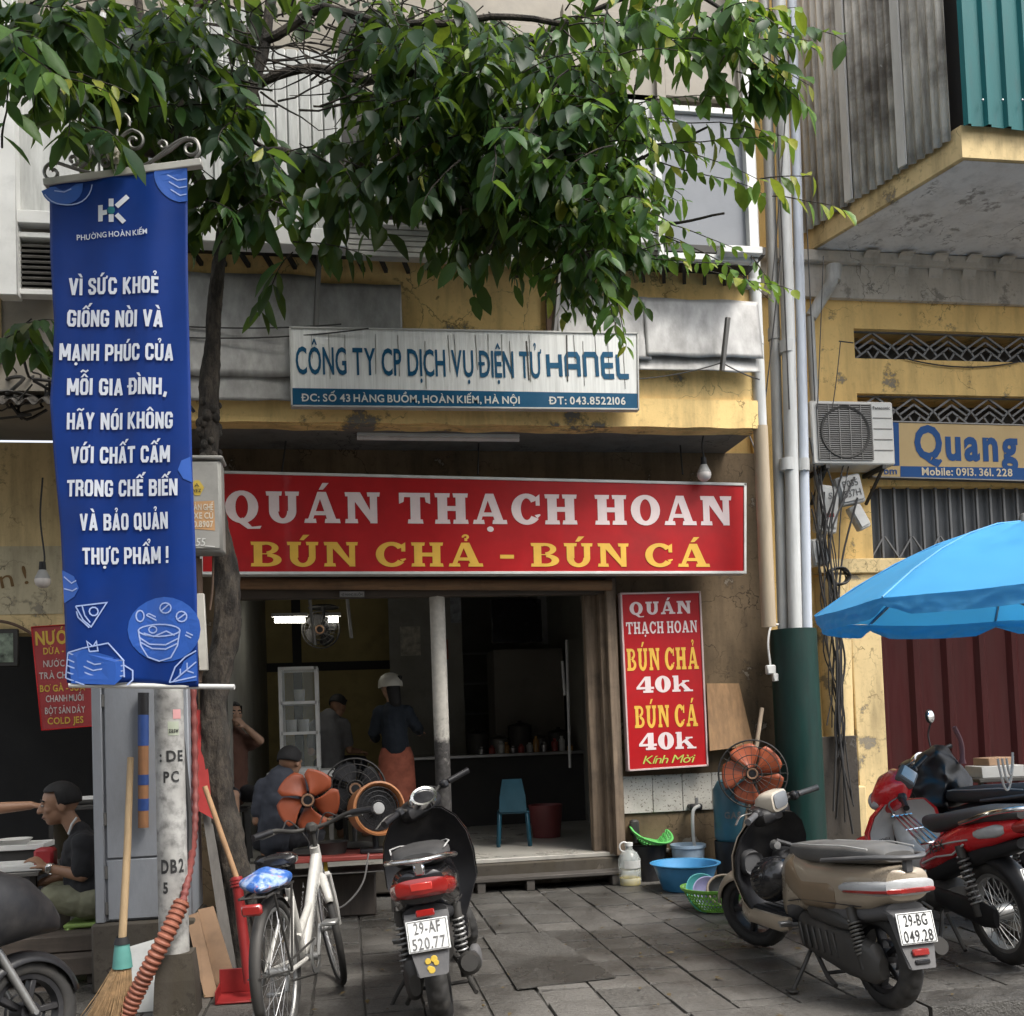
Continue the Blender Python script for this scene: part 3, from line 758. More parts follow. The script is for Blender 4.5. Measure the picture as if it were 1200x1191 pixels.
b = MB(); b.box2((A.x, 4.0, A.z), (B.x, 4.03, 2.9)); b.build('back_window', mat('dim_back_panel', (0.42, 0.43, 0.44), 0.5), sh)
# ================================================================ RIGHT HOUSE
YR = 0.15
rh = thing('corner_house', 'yellow house with corrugated balcony and zigzag grilles over a dark red shutter', 'building', (5.5, YR, 0))
zt = lambda px, py: W(px, py, YR).z
T1a, T1b = W(1003, 385, YR).z, W(1003, 420, YR).z
T2a, T2b = W(1006, 461, YR).z, W(1006, 497, YR).z
XT = W(1001, 400, YR).x
b = MB()
b.box2((3.30, YR, 0), (XT, YR + 0.4, 5.0)); XO = W(1032, 800, YR).x
b.box2((XT, YR, T1a), (8.5, YR + 0.4, 5.0)); b.box2((XT, YR, T2a), (8.5, YR + 0.4, T1b)); b.box2((XT, YR, 3.05), (8.5, YR + 0.4, T2b))
b.box2((XT, YR + 0.01, 0), (XO, YR + 0.4, 3.05))
b.box2((2.97, YR + .05, 3.0), (3.298, YR + .4, 8.2)); b.box2((3.3, YR + .05, 5.0), (4.0, YR + .4, 8.2)); b.build('wall', M['yellow'], rh)
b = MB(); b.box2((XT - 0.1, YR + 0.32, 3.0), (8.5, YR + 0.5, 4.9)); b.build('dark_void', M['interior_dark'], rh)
# half column and pillar of the door surround
b = MB(); XP0, XP1 = W(997, 800, YR).x, XO
b.box2((XP0, YR - 0.05, 0), (XP1, YR, 2.32), 0.008)
b.lathe([(0.11, 0.6), (0.12, 1.0), (0.13, 1.5), (0.14, 1.85), (0.14, 2.3)], 16, Matrix.Translation((XP0 - 0.13, YR, 0)))
b.box2((XP0 - 0.30, YR - 0.16, 0), (XP0 + 0.0, YR, 0.62), 0.01)
b.box2((XP0 - 0.28, YR - 0.08, 2.32), (XP1 + 0.25, YR + 0.1, 2.44), 0.008)
b.build('pillar', M['yellow_pale'], rh)
# zigzag transoms
M['grille'] = mat('grey_grille_iron', (0.15, 0.15, 0.15), 0.6, 0.3)
for za, zb_ in ((T1a, T1b), (T2a, T2b)):
    b = MB(); h = za - zb_; w = 0.345; y = YR + 0.06
    for k in range(9):
        x0 = XT + 0.02 + k * w
        def ln(*pts):
            for p, q in zip(pts[:-1], pts[1:]):
                b.bar((x0 + p[0] * w, y, zb_ + p[1] * h), (x0 + q[0] * w, y, zb_ + q[1] * h), 0.016, 0.016, up=(0, 1, 0))
        ln((0, .52), (.5, .97), (1, .52)); ln((.1, .38), (.5, .74), (.9, .38)); ln((0, .03), (.5, .52), (1, .03)); ln((.34, .36), (.5, .04), (.66, .36))
        ln((.1, .38), (0.02, .5)); ln((.9, .38), (.98, .5)); ln((.17, .24), (.1, .38)); ln((.83, .24), (.9, .38))
    b.box2((XT, y - 0.01, zb_), (8, y + 0.01, zb_ + 0.012)); b.box2((XT, y - 0.01, za - 0.012), (8, y + 0.01, za))
    b.build('transom_grille', M['grille'], rh)
# folding gate bars and the dark red shutter
b = MB(); zg0, zg1 = 2.44, 3.10
for k in range(30):
    x = XO - 0.02 + k * 0.125; b.box2((x, YR + 0.05, zg0), (x + 0.022, YR + 0.075, zg1), 0.003)
for k in range(15):
    x = XO + k * 0.25
    b.bar((x, YR + 0.045, zg0 + 0.02), (x + 0.12, YR + 0.045, zg0 + 0.2), 0.012, 0.012); b.bar((x + 0.25, YR + 0.045, zg0 + 0.02), (x + 0.13, YR + 0.045, zg0 + 0.2), 0.012, 0.012)
b.build('gate_bars', M['grille'], rh)
b = MB(); b.box2((XO, YR + 0.10, zg0), (8, YR + 0.14, zg1)); b.build('gate_backing', mat('dark_blue_grey_sheet', (0.055, 0.06, 0.065), 0.6), rh)
M['maroon'] = mat('dark_red_sheet', (0.045, 0.008, 0.008), 0.6, dirt=0.6, dirtc=(.025, .018, .017), stretch=(5, 5, 0.5), dlo=0.38, spec=.12)
def ribbed(A, B, z0, z1, pitch, depth, shape='sine', zfn=None, n=8, seed=0):
    """upright corrugated sheet from plan point A to plan point B"""
    bb = MB(); A, B = Vector((*A, 0)), Vector((*B, 0)); L = (B - A).length; d = (B - A) / L; nrm = Vector((d.y, -d.x, 0))
    pts = []
    k = int(L / pitch)
    if shape == 'sine':
        for i in range(k * n + 1):
            s = min(L, i / n * pitch); pts.append((s, depth * math.sin(2 * PI * i / n)))
    else:
        for i in range(k + 1):
            for f, o in ((0, 0), (.12, depth), (.26, depth), (.38, 0)):
                s = (i + f) * pitch
                if s <= L: pts.append((s, o))
        pts.append((L, 0))
    vs = []
    for s, o in pts:
        j = mnoise.noise(Vector((s * 3, seed, 0))) * 0.012
        p = A + d * s + nrm * o
        vs += [(p.x, p.y, z0 + j), (p.x, p.y, (z0 + z1) / 2), (p.x, p.y, z1)]
    fs = []
    for i in range(len(pts) - 1):
        fs += [[3 * i, 3 * i + 3, 3 * i + 4, 3 * i + 1], [3 * i + 1, 3 * i + 4, 3 * i + 5, 3 * i + 2]]
    bb.add(vs, fs, shape == 'sine')
    return bb
ribbed((XO, YR + 0.09), (8.2, YR + 0.09), 0.03, 2.36, 0.30, 0.035, 'box').build('shutter', M['maroon'], rh, solid=0.003)
# balcony slab, splayed side
ZB = 4.97
c0, c1 = (3.82, YR), (4.28, -1.30)
b = MB(); poly = [c0, c1, (9.5, -1.34), (9.5, YR)]
vs = [(x, y, ZB) for x, y in poly] + [(x, y, ZB + 0.225) for x, y in poly]
b.add(vs, [[3, 2, 1, 0], [4, 5, 6, 7]] + [[i, (i + 1) % 4, 4 + (i + 1) % 4, 4 + i] for i in range(4)])
b.build('balcony_slab', M['yellow_pale'], rh)
b = MB(); ins = [(c0[0] + 0.03, YR - 0.002), (c1[0] + 0.03, c1[1] + 0.03), (9.5, -1.30), (9.5, YR - 0.002)]
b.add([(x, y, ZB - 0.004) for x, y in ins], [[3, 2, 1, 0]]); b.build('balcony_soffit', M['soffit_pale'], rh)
def cladmat():
    m, t, b_ = new_mat('weathered_corrugated_asbestos')
    v = coords(t, (1.2, 1.2, 1.2)); vs_ = coords(t, (9, 9, 0.7))
    a = noise_n(t, v, 1.3, 7, 0.6); s = noise_n(t, vs_, 1.5, 8, 0.7); f = noise_n(t, v, 26, 6, 0.7)
    col = mixc(t, ramp(t, a, 0.36, 0.54), (0.12, 0.105, 0.09), (0.66, 0.62, 0.55))
    col = mixc(t, ramp(t, s, 0.45, 0.66, 0, 0.7), col, (0.14, 0.12, 0.10))
    col = mixc(t, ramp(t, f, 0.64, 0.70, 0, 0.6), col, (0.55, 0.53, 0.49))
    t.links.new(col, b_.inputs['Base Color']); b_.inputs['Roughness'].default_value = 0.85
    bump(t, b_, f, 0.35, 0.004); return m
M['clad'] = cladmat()
d_ = (Vector(c1) - Vector(c0)).normalized(); o_ = Vector((d_.y, -d_.x)) * 0.03
ca, cb = (c0[0] + o_.x, c0[1] + o_.y), (c1[0] + o_.x, c1[1] + o_.y)
ribbed(ca, cb, ZB + 0.15, 8.2, 0.073, 0.016, 'sine', seed=2).build('side_cladding', M['clad'], rh, solid=0.004)
b = MB()
for t_ in (0.36, 0.70):
    p = Vector(ca).lerp(Vector(cb), t_) + o_ * 0.75
    b.bar((p.x, p.y, ZB + 0.16), (p.x, p.y, 8.2), 0.02, 0.075, 0.004, up=(d_.x, d_.y, 0))
b.build('cladding_batten', mat('pale_batten', (0.50, 0.49, 0.46), 0.7, dirt=0.5, stretch=(3, 3, .6)), rh)
M['teal'] = mat('teal_ribbed_sheet', (0.004, 0.105, 0.11), 0.55, var=0.15, dirt=0.35, stretch=(3, 3, .5), spec=.25)
ribbed((c1[0] - 0.01, -1.345), (9.4, -1.385), ZB + 0.19, 8.2, 0.15, 0.028, 'box').build('front_cladding', M['teal'], rh, solid=0.003)
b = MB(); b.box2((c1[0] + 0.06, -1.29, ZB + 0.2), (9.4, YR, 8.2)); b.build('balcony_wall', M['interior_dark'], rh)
b = MB()
for k in range(30):
    for z in (5.33, 6.3): b.ball((c1[0] + 0.12 + k * 0.15, -1.378 + (0 if k % 2 else 0.0), z + 0.01 * (k % 3)), 0.009, 8, 5)
b.build('cladding_screw', M['steel'], rh)
# cornice with curved brackets
b = MB(); zc0, zc1 = W(975, 349, YR - 0.05).z, ZB
b.box2((3.40, YR - 0.05, zc0), (9, YR, zc1 - 0.02), 0.006); b.box2((3.40, YR - 0.11, zc1 - 0.11), (9, YR - 0.05, zc1 - 0.01), 0.01)
b.build('cornice', M['frieze'], rh)
for k in range(14):
    b = MB(); x = W(1004, 320, YR - 0.1).x + k * 0.305
    pr = [(0, 0)] + [(0.14 * (1 - math.cos(a * PI / 16)) , 0.20 * math.sin(a * PI / 16)) for a in range(0, 9)] + [(0, 0.20)]
    Mx = Matrix.Translation((x + 0.06, YR - 0.045, zc1 - 0.235)) @ Matrix.Rotation(-PI / 2, 4, 'Z')
    b.prism(pr, 0.12, Mx); b.build('cornice_bracket', M['frieze'], rh)

# ================================================================ LEFT HOUSE
lh = thing('teahouse', 'faded yellow shop front on the left with a bare bulb over its dark open room', 'building', (-2.6, 0, 0))
b = MB(); zl = W(30, 742, 0).z
b.box2((-5.2, 0.0, zl), (-1.21, 0.25, 3.3)); b.box2((-1.45, -0.1, 0), (-1.21, 0.3, 3.3))
b.build('wall', M['yellow_pale'], lh)
b = MB(); A, B = W(-90, 722, -0.006), W(72, 640, -0.006); b.box2((A.x, -0.006, A.z), (B.x, 0.0, B.z)); b.build('pale_band', plaster('pale_whitewash', (0.50, 0.44, 0.30), 0.5, 0.5), lh)
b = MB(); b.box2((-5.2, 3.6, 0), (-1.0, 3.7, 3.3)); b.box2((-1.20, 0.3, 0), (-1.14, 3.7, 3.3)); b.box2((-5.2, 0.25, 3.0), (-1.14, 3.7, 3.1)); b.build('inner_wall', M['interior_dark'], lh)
b = MB(); b.box2((-5.2, YU + 0.12, 3.4), (-1.21, 0.3, 8.2)); b.build('upper_wall', M['cream_panel'], lh)
panel_px(-160, 60, -6, 420, M['yellow_pale'], 'panel', YU + 0.05, 0.05, parent=lh)
panel_px(22, 65, 112, 258, M['white_panel'], 'panel', YU - 0.02, 0.05, parent=lh)
A, B = W(-4, 345, YU - 0.10), W(16, 60, YU - 0.10); b = MB(); b.box2((A.x, YU - 0.10, A.z), (B.x, YU + 0.0, B.z + 1.2), 0.005)
A, B = W(10, 262, YU - 0.06), W(122, 252, YU - 0.06); b.box2((A.x, YU - 0.08, A.z), (B.x, YU, B.z), 0.004); b.build('window_trim', M['white_paint'], lh)
A, B = W(22, 342, YU), W(66, 284, YU); b = MB()
for k in range(9):
    z = lerp(A.z + 0.02, B.z - 0.03, k / 8); b.box(((A.x + B.x) / 2, YU - 0.01, z), (B.x - A.x, 0.05, 0.012), rot=(R(35), 0, 0))
lv = b.build('louvre', M['dull_metal'], lh)
b = MB(); f = 0.035
b.box2((A.x - f, YU - 0.05, A.z - f), (A.x, YU + 0.03, B.z + f), 0.004); b.box2((B.x, YU - 0.05, A.z - f), (B.x + f, YU + 0.03, B.z + f), 0.004)
b.box2((A.x, YU - 0.05, A.z - f), (B.x, YU + 0.03, A.z), 0.004); b.box2((A.x, YU - 0.05, B.z), (B.x, YU + 0.03, B.z + f), 0.004)
b.build('louvre_frame', M['white_paint'], lh)
b = MB(); b.box2((A.x, YU + 0.03, A.z), (B.x, YU + 0.06, B.z)); b.build('louvre_backing', M['interior_dark'], lh)
# old tin awning with its lumpy mat of dead creeper
def fn(u, w):
    x = lerp(-4.8, -1.14, u); y = lerp(-0.15, -0.95, w); z = lerp(3.62, 3.28, w)
    return (x, y, z + 0.02 * math.sin(x * 2 * PI / 0.09) + mnoise.noise(Vector((x * 3, y * 3, 1))) * 0.02)
b = MB(); b.grid(fn, 320, 8); b.build('awning', mat('sooty_tin', (0.10, 0.09, 0.08), 0.7, 0.2, dirt=0.6), lh, solid=0.005)
b = MB(); r2 = random.Random(5)
for k in range(90):
    x, y = r2.uniform(-3.4, -1.15), r2.uniform(-0.95, -0.2); z = lerp(3.62, 3.28, (y + 0.15) / -0.8) + 0.02
    pts = [Vector((x, y, z))]
    for q in range(5): pts.append(pts[-1] + Vector((r2.gauss(0, .10), r2.gauss(-0.03, .07), r2.gauss(0.0, .05))))
    b.tube(smooth_path(pts, 3), r2.uniform(0.004, 0.012), 5)
tag(b.build('dead_creeper', M['iron']), 'tangle of dry creeper stems and cables lying on the dark tin awning', 'creeper', kind='stuff')
b = MB(); text_px(b, 'n !', (Vector((0, -0.008, 0)), Vector((0, -1, 0))), (2, 690), (34, 684), 22, weight=0.0); b.build('painted_lettering', mat('brown_paint', (0.16, 0.09, 0.03), 0.8), lh)

# ================================================================ THE OTHER SIDE OF THE STREET (behind the camera; added to cut sky light and reflections, also shows in mirrors)
for k, (x0, x1, h, c_) in enumerate(((-14, -6.2, 8.5, (.45, .40, .30)), (-6, -1.2, 7.0, (.40, .30, .20)), (-1, 4.6, 9.0, (.42, .42, .40)), (4.8, 13, 7.6, (.46, .38, .24)))):
    oh = thing('added_opposite_house', ('cream house across the street at far left', 'low brown house across the street', 'tall grey house across the street', 'ochre house across the street at far right')[k] + ', added behind the camera to cut sky light', 'building', ((x0 + x1) / 2, -14.5, -.13))
    b = MB(); b.box2((x0, -16, -.13), (x1, -14.5, h)); b.build('wall', plaster('added_opposite_wall', c_, .4, .5), oh)
    for z in (0.2, 3.4, 5.4):
        if z > h - 1.5: continue
        for j in range(3):
            xa = lerp(x0, x1, (j + .22) / 3); b = MB(); b.box2((xa, -14.5, z), (xa + 1.0, -14.46, z + (2.0 if z < 1 else 1.3)), .01); b.build('window', M['interior_dark'] if (j + k) % 2 else M['dull_metal'], oh)
# ================================================================ SIGNS
M['sign_red'] = mat('red_sign_face', (0.40, 0.010, 0.013), 0.4, var=0.10, dirt=0.40, dirtc=(0.11, 0.015, 0.015), dscale=1.4, bmp=0.0, coat=0.08, spec=0.3)
M['sign_white'] = mat('white_letter_vinyl', (0.76, 0.63, 0.62), 0.5, var=0.06, dirt=0.22, dirtc=(.4, .28, .27), dscale=5, bmp=0)
M['sign_yellow'] = mat('yellow_letter_vinyl', (0.76, 0.45, 0.06), 0.5, var=0.08, dirt=0.22, dirtc=(.38, .2, .05), dscale=5, bmp=0)
NY = Vector((0, -1, 0))
def signbox(name, label, cat, quadpx, y, th, face_m, frame_m, fr=0.02):
    """a box sign hung upright on the plane y; quadpx = its four corners in the photo (tl, tr, br, bl)"""
    P = [W(p[0], p[1], y) for p in quadpx]
    base = (P[2] + P[3]) / 2
    t = thing(name, label, cat, base)
    b = MB(); vs = P + [p + Vector((0, th, 0)) for p in P]
    b.add(vs, [[3, 2, 1, 0], [4, 5, 6, 7], [0, 1, 5, 4], [1, 2, 6, 5], [2, 3, 7, 6], [3, 0, 4, 7]]); b.build('panel', face_m, t)
    b = MB(); c = (P[0] + P[1] + P[2] + P[3]) / 4
    for i in range(4):
        p, q = P[i], P[(i + 1) % 4]; e = (q - p).normalized() * fr * 0.5
        b.bar(p - e + Vector((0, th / 2 - 0.004, 0)), q + e + Vector((0, th / 2 - 0.004, 0)), fr, th + 0.008, 0.002, up=(0, 1, 0))
    b.build('frame', frame_m, t)
    return t, (Vector((0, y, 0)), NY)
# main board
t, pl = signbox('shop_signboard', 'wide red signboard with white and yellow lettering hung over the eatery opening', 'sign', [(236, 553), (873, 568), (873, 671), (236, 672)], -0.36, 0.10, M['sign_red'], M['white_paint'])
b = MB(); text_px(b, 'QUÁN THẠCH HOAN', pl, (264, 612.5), (858, 616), 37, font='slab', gap=0.13, space=0.42); b.build('white_lettering', M['sign_white'], t)
b = MB(); text_px(b, 'BÚN CHẢ - BÚN CÁ', pl, (294, 664), (832, 664.5), 29, font='slab', weight=0.235, gap=0.15, space=0.36); b.build('yellow_lettering', M['sign_yellow'], t)
b = MB()
for px in (330, 560, 800):
    A = W(px, 556, -0.31); b.tube([A, Vector((A.x + 0.03, -0.2, 3.27))], 0.006, 6)
b.build('hanger', M['iron'], t)
# company board above
M['board_white'] = mat('cracked_white_board', (0.68, 0.69, 0.67), 0.6, var=0.08, dirt=0.32, dscale=2.2, stretch=(14, 14, 0.6), dlo=0.42)
M['board_blue'] = mat('faded_blue_paint', (0.006, 0.075, 0.155), 0.5, spec=.2, dirt=0.25, bmp=0.0)
t, pl = signbox('company_signboard', 'cracked white company board with blue lettering fixed to the yellow beam', 'sign', [(340, 384), (747, 391), (748, 480), (342, 476)], -0.79, 0.05, M['board_white'], mat('board_edge', (0.42, 0.42, 0.40), 0.6), 0.012)
b = MB(); q = [PL(342, 455, pl), PL(748, 461.5, pl), PL(748, 479, pl), PL(343, 475, pl)]
b.add([p + NY * 0.003 for p in q], [[3, 2, 1, 0]]); b.build('blue_band', M['board_blue'], t)
b = MB(); text_px(b, 'CÔNG TY CP DỊCH VỤ ĐIỆN TỬ', pl, (347, 438), (635, 443), 31, weight=0.024, gap=0.12, space=0.42); b.build('blue_lettering', M['board_blue'], t)
b = MB(); text_px(b, 'HANEL', pl, (641, 441.5), (737, 441.5), 26, font='tech', weight=0.24, gap=0.16); b.build('block_lettering', M['board_blue'], t)
M['band_text'] = mat('pale_letter', (0.55, 0.56, 0.53), 0.6, dirt=0.2, bmp=0)
b = MB(); text_px(b, 'ĐC: SỐ 43 HÀNG BUỒM, HOÀN KIẾM, HÀ NỘI', pl, (354, 470.5), (609, 473.5), 8.6, weight=0.03, gap=0.14, lift=0.005); b.build('white_lettering', M['band_text'], t)
b = MB(); text_px(b, 'ĐT: 043.8522106', pl, (644, 474), (733, 474.5), 8.6, weight=0.03, gap=0.14, lift=0.005); b.build('white_lettering', M['band_text'], t)
b = MB(); rc = random.Random(2)
for px in (365, 385, 404, 440, 466, 498, 525, 532, 557, 572, 588, 597, 617, 620, 664, 672, 683, 697, 712, 730):
    y0 = rc.choice((392, 393, 400)); L = rc.uniform(25, 62); w = 0.0022 if px not in (617, 664) else 0.009
    P, Q = PL(px, y0, pl), PL(px + rc.uniform(0, 3), min(y0 + L, 456), pl); b.bar(P + NY * 0.002, Q + NY * 0.002, w, 0.003, up=(0, 1, 0))
b.build('crack', M['iron'], t)
# upright price board
t, pl = signbox('price_signboard', 'tall red price board with 40k dishes hung on the pier right of the doorway', 'sign', [(727.5, 696), (820, 694), (829, 897), (737, 903)], -0.12, 0.07, M['sign_red'], mat('pinkish_white_frame', (0.55, 0.42, 0.40), 0.5), 0.014)
b = MB(); text_px(b, 'QUÁN', pl, (738, 721), (810, 719), 15, font='slab'); b.build('pale_lettering', M['sign_white'], t); b = MB(); text_px(b, 'THẠCH HOAN', pl, (734, 743.5), (817, 741), 14, font='slab', weight=0.22)
b.build('pale_lettering', M['sign_white'], t)
b = MB(); text_px(b, '40k', pl, (746, 812.5), (812, 810), 19, font='slab', gap=0.05); b.build('white_lettering', M['sign_white'], t); b = MB(); text_px(b, '40k', pl, (749, 879.5), (816, 877), 20, font='slab', gap=0.05); b.build('white_lettering', M['sign_white'], t)
b = MB(); text_px(b, 'BÚN CHẢ', pl, (735, 786.5), (819, 784), 26, font='slab', weight=0.27, gap=0.14); b.build('yellow_lettering', M['sign_yellow'], t); b = MB(); text_px(b, 'BÚN CÁ', pl, (744, 853.5), (818, 851), 26, font='slab', weight=0.27, gap=0.14); b.build('yellow_lettering', M['sign_yellow'], t)
b = MB(); text_px(b, 'Kính Mời', pl, (753, 895.5), (812, 893.5), 9.5, weight=0.0, shear=0.28, gap=0.06); b.build('green_lettering', mat('lime_letter', (0.45, 0.55, 0.10), 0.5, bmp=0), t)
# neighbour's board
M['quang_y'] = mat('ochre_board', (0.42, 0.29, 0.115), 0.5, var=0.06, dirt=0.25)
M['quang_b'] = mat('blue_board', (0.006, 0.06, 0.20), 0.5, spec=.2, var=0.06, dirt=0.15, bmp=0)
yq = YR - 0.10
t, pl = signbox('neighbour_signboard', 'ochre and blue board with big blue lettering behind the air conditioner', 'sign', [(1022, 493.5), (1290, 501), (1290, 566), (1022, 559)], yq, 0.06, M['quang_y'], M['dull_metal'], 0.012)
def strip(pts, m_, name, lift=0.003):
    b = MB(); b.add([PL(p[0], p[1], pl) + NY * lift for p in pts], [[3, 2, 1, 0]]); return b.build(name, m_, t)
strip([(1022, 494.5), (1053, 495.5), (1054, 546), (1022, 546)], M['quang_b'], 'blue_field')
strip([(1055, 546.5), (1290, 550), (1290, 565), (1055, 559.5)], M['quang_b'], 'blue_band')
b = MB(); text_px(b, 'Quang', pl, (1072, 537), (1193, 540), 37, weight=0.055, gap=0.14); b.build('blue_lettering', M['quang_b'], t)
b = MB(); text_px(b, 'Mobile: 0913. 361. 228', pl, (1080, 557), (1186, 558.5), 8.6, weight=0.03, gap=0.12, lift=0.006); b.build('pale_lettering', mat('tan_letter', (0.52, 0.44, 0.30), 0.5, bmp=0), t)
b = MB(); text_px(b, 'bm', pl, (1036, 556), (1051, 556), 8, weight=0.02, lift=0.004); b.build('small_lettering', M['quang_b'], t)
# drinks menu on the left (hangs a little tilted on the teahouse front)
ym = -0.35
t, pl = signbox('drinks_menu_board', 'tilted red drinks menu sheet hung on the teahouse front behind the blue banner', 'sign', [(37, 735), (140, 728), (146, 848), (49, 856)], ym, 0.012, mat('menu_red', (0.26, 0.028, 0.03), 0.5, dirt=0.3, bmp=0), M['sign_red'], 0.006)
MU = mat('mustard_letter', (0.46, 0.30, 0.04), 0.6, bmp=0); GU = mat('grey_letter', (0.42, 0.38, 0.36), 0.6, bmp=0)
b = MB(); text_px(b, 'NƯỚC', pl, (42, 756), (92, 753), 15, weight=0.05); b.build('yellow_lettering', MU, t)
for s, y, x0, x1 in (('DỪA - TẮC', 767, 51, 96), ('BƠ GÀ - SỮA', 811, 47, 100), ('COLD JES', 849, 56, 98)): b = MB(); text_px(b, s, pl, (x0, y), (x1, y - 2), 7.5, weight=0.03); b.build('yellow_lettering', MU, t)
for s, y, x0, x1 in (('NƯỚC CAM', 782, 51, 96), ('TRÀ CHANH', 796, 46, 98), ('CHANH MUỐI', 823, 54, 98), ('BỘT SẮN DÂY', 837, 53, 100)): b = MB(); text_px(b, s, pl, (x0, y), (x1, y - 2), 7.5, weight=0.02); b.build('white_lettering', GU, t)
# small plate on the lintel
t, pl = signbox('number_plate_sign', 'tiny white lettered plate fixed to the dark lintel of the eatery', 'sign', [(398, 693), (427, 693), (427, 700), (398, 700)], -0.06, 0.008, mat('small_plate', (0.4, 0.4, 0.4), 0.5), M['dull_metal'], 0.005)
b = MB(); text_px(b, '43 HÀNG BUỒM', pl, (400, 698.5), (425, 698.5), 3.0, weight=0.0); b.build('lettering', M['ink'], t)

# ---------------------------------------------------------------- blue street banner
nb = Vector((math.sin(YAW), math.cos(YAW), 0)) * -1
p0 = DP(145, 500, 4.08); plb = (p0, nb)
ub = nb.cross(Vector((0, 0, 1))) * -1
if ub.x < 0: ub = -ub
def wave(p):
    u, z = (Vector(p) - p0).dot(ub), p[2]
    return 0.006 * math.sin(u * 17 + z * 2.2) * (0.3 + 0.7 * max(0, min(1, (3.5 - z) / 2))) + 0.004 * math.sin(u * 34 - z * 3.1 + 1) + 0.012 * mnoise.noise(Vector((u * 3, z * 1.6, 4))) - 0.10 * max(0, -u - 0.24) ** 1.0 * (1 - 0.6 * abs(z - 2.5))
bn = thing('street_banner', 'tall blue public notice banner with white lettering hanging from a scrolled bracket', 'banner', (p0.x, p0.y, PL(150, 803, plb).z))
edgeL = [(215, 57), (300, 59), (380, 64), (430, 62), (470, 58.5), (530, 63), (620, 71), (700, 74), (800, 78)]
edgeR = [(195, 219), (300, 220), (430, 223), (560, 226), (700, 231), (805, 233)]
def xe(tab, y):
    for (a, x0), (c, x1) in zip(tab[:-1], tab[1:]):
        if y <= c: return lerp(x0, x1, (y - a) / (c - a))
    return tab[-1][1]
def bpt(u, w, lift=0.0):
    yl, yr = lerp(215, 800, w), lerp(196, 804, w)
    p = PL(lerp(xe(edgeL, yl), xe(edgeR, yr), u), lerp(yl, yr, u) + 2.2 * math.sin(u * 9) * (1 if w > 0.97 else 0), plb)
    return p + nb * (wave(p) + lift)
b = MB(); b.grid(lambda u, w: bpt(u, w), 40, 90)
M['banner'] = mat('blue_banner_vinyl', (0.005, 0.032, 0.19), 0.42, spec=.22, var=0.14, vscale=2, dirt=0.10, bmp=0.05, bscale=12)
b.build('cloth', M['banner'], bn, solid=0.003)
M['banner_white'] = mat('banner_white_print', (0.62, 0.66, 0.74), 0.5, var=0.03, dirt=0, bmp=0)
M['banner_light'] = mat('banner_light_blue_print', (0.025, 0.10, 0.42), 0.4, var=0.08, dirt=0, bmp=0)
M['banner_pale'] = mat('banner_pale_blue_print', (0.34, 0.44, 0.74), 0.45, var=0.05, dirt=0, bmp=0)
def ondrape(b, lift=0.005):
    b.v = [tuple(Vector(p) + nb * (wave(p) + lift)) for p in b.v]; return b
for s, xl, yl, xr, yr in (('VÌ SỨC KHOẺ', 81, 346, 187, 345.5), ('GIỐNG NÒI VÀ', 79, 383, 192, 385), ('MẠNH PHÚC CỦA', 70.5, 423, 204, 424), ('MỖI GIA ĐÌNH,', 79, 463.5, 197, 463.5),
                        ('HÃY NÓI KHÔNG', 79, 504, 204, 503.5), ('VỚI CHẤT CẤM', 84, 544, 201, 543), ('TRONG CHẾ BIẾN', 80, 583, 210, 582), ('VÀ BẢO QUẢN', 96, 623, 198.5, 620.5), ('THỰC PHẨM !', 99, 662.5, 199, 660.5)):
    b = MB(); text_px(b, s, plb, (xl, yl), (xr, yr), 19.5, font='block', weight=0.175, gap=0.07, space=0.30, mark=0.18); ondrape(b).build('lettering_line', M['banner_white'], bn)
b = MB(); text_px(b, 'PHƯỜNG HOÀN KIẾM', plb, (90, 281.5), (174, 276), 6.2, weight=0.02, gap=0.14)
ondrape(b).build('white_lettering', M['banner_white'], bn)
def lines(b, pls, wpx):
    for pts in pls:
        P = [PL(x, y, plb) for x, y in pts]
        w = wpx * 1.35 / 288.0
        uv = [((p - p0).dot(ub), p.z - p0.z) for p in P]
        for vs, fs in strokes([uv], w):
            b.add([p0 + ub * v[0] + Vector((0, 0, v[1])) for v in vs], fs)
def blob(b, pts):
    n = len(pts); c = (sum(p[0] for p in pts) / n, sum(p[1] for p in pts) / n)
    vs = [PL(lerp(c[0], x, f), lerp(c[1], y, f), plb) for f in (.02, .35, .7, 1) for x, y in pts]
    b.add(vs, [[k * n + i, k * n + (i + 1) % n, (k + 1) * n + (i + 1) % n, (k + 1) * n + i] for k in range(3) for i in range(n)] + [list(range(n))])
def circ(cx, cy, rx, ry=None, n=24, a0=0, a1=360):
    ry = ry or rx; return [(cx + rx * math.cos(R(lerp(a0, a1, i / n))), cy + ry * math.sin(R(lerp(a0, a1, i / n)))) for i in range(n + 1)]
b = MB(); lines(b, [[(118, 241), (118, 260)], [(118, 250.5), (126, 249.5)], [(131, 234), (131, 243)], [(131, 252), (131, 261)], [(137, 243), (150, 230.5)], [(137, 252), (146, 261)]], 4.2)
ondrape(b).build('emblem', M['banner_white'], bn)
b = MB(); blob(b, circ(131, 247.5, 4.5)[:-1]); ondrape(b, 0.006).build('emblem_dot', mat('teal_print', (0.01, 0.16, 0.20), 0.5, bmp=0), bn)
b = MB(); blob(b, circ(193, 738, 43, 38)[:-1]); ondrape(b, 0.004).build('printed_disc', M['banner_light'], bn)
b = MB(); blob(b, [(59, 219), (97, 214.5)] + circ(72, 217, 25, 24, 10, 0, 165)[1:]); ondrape(b, 0.0045).build('printed_shape', M['banner_light'], bn)
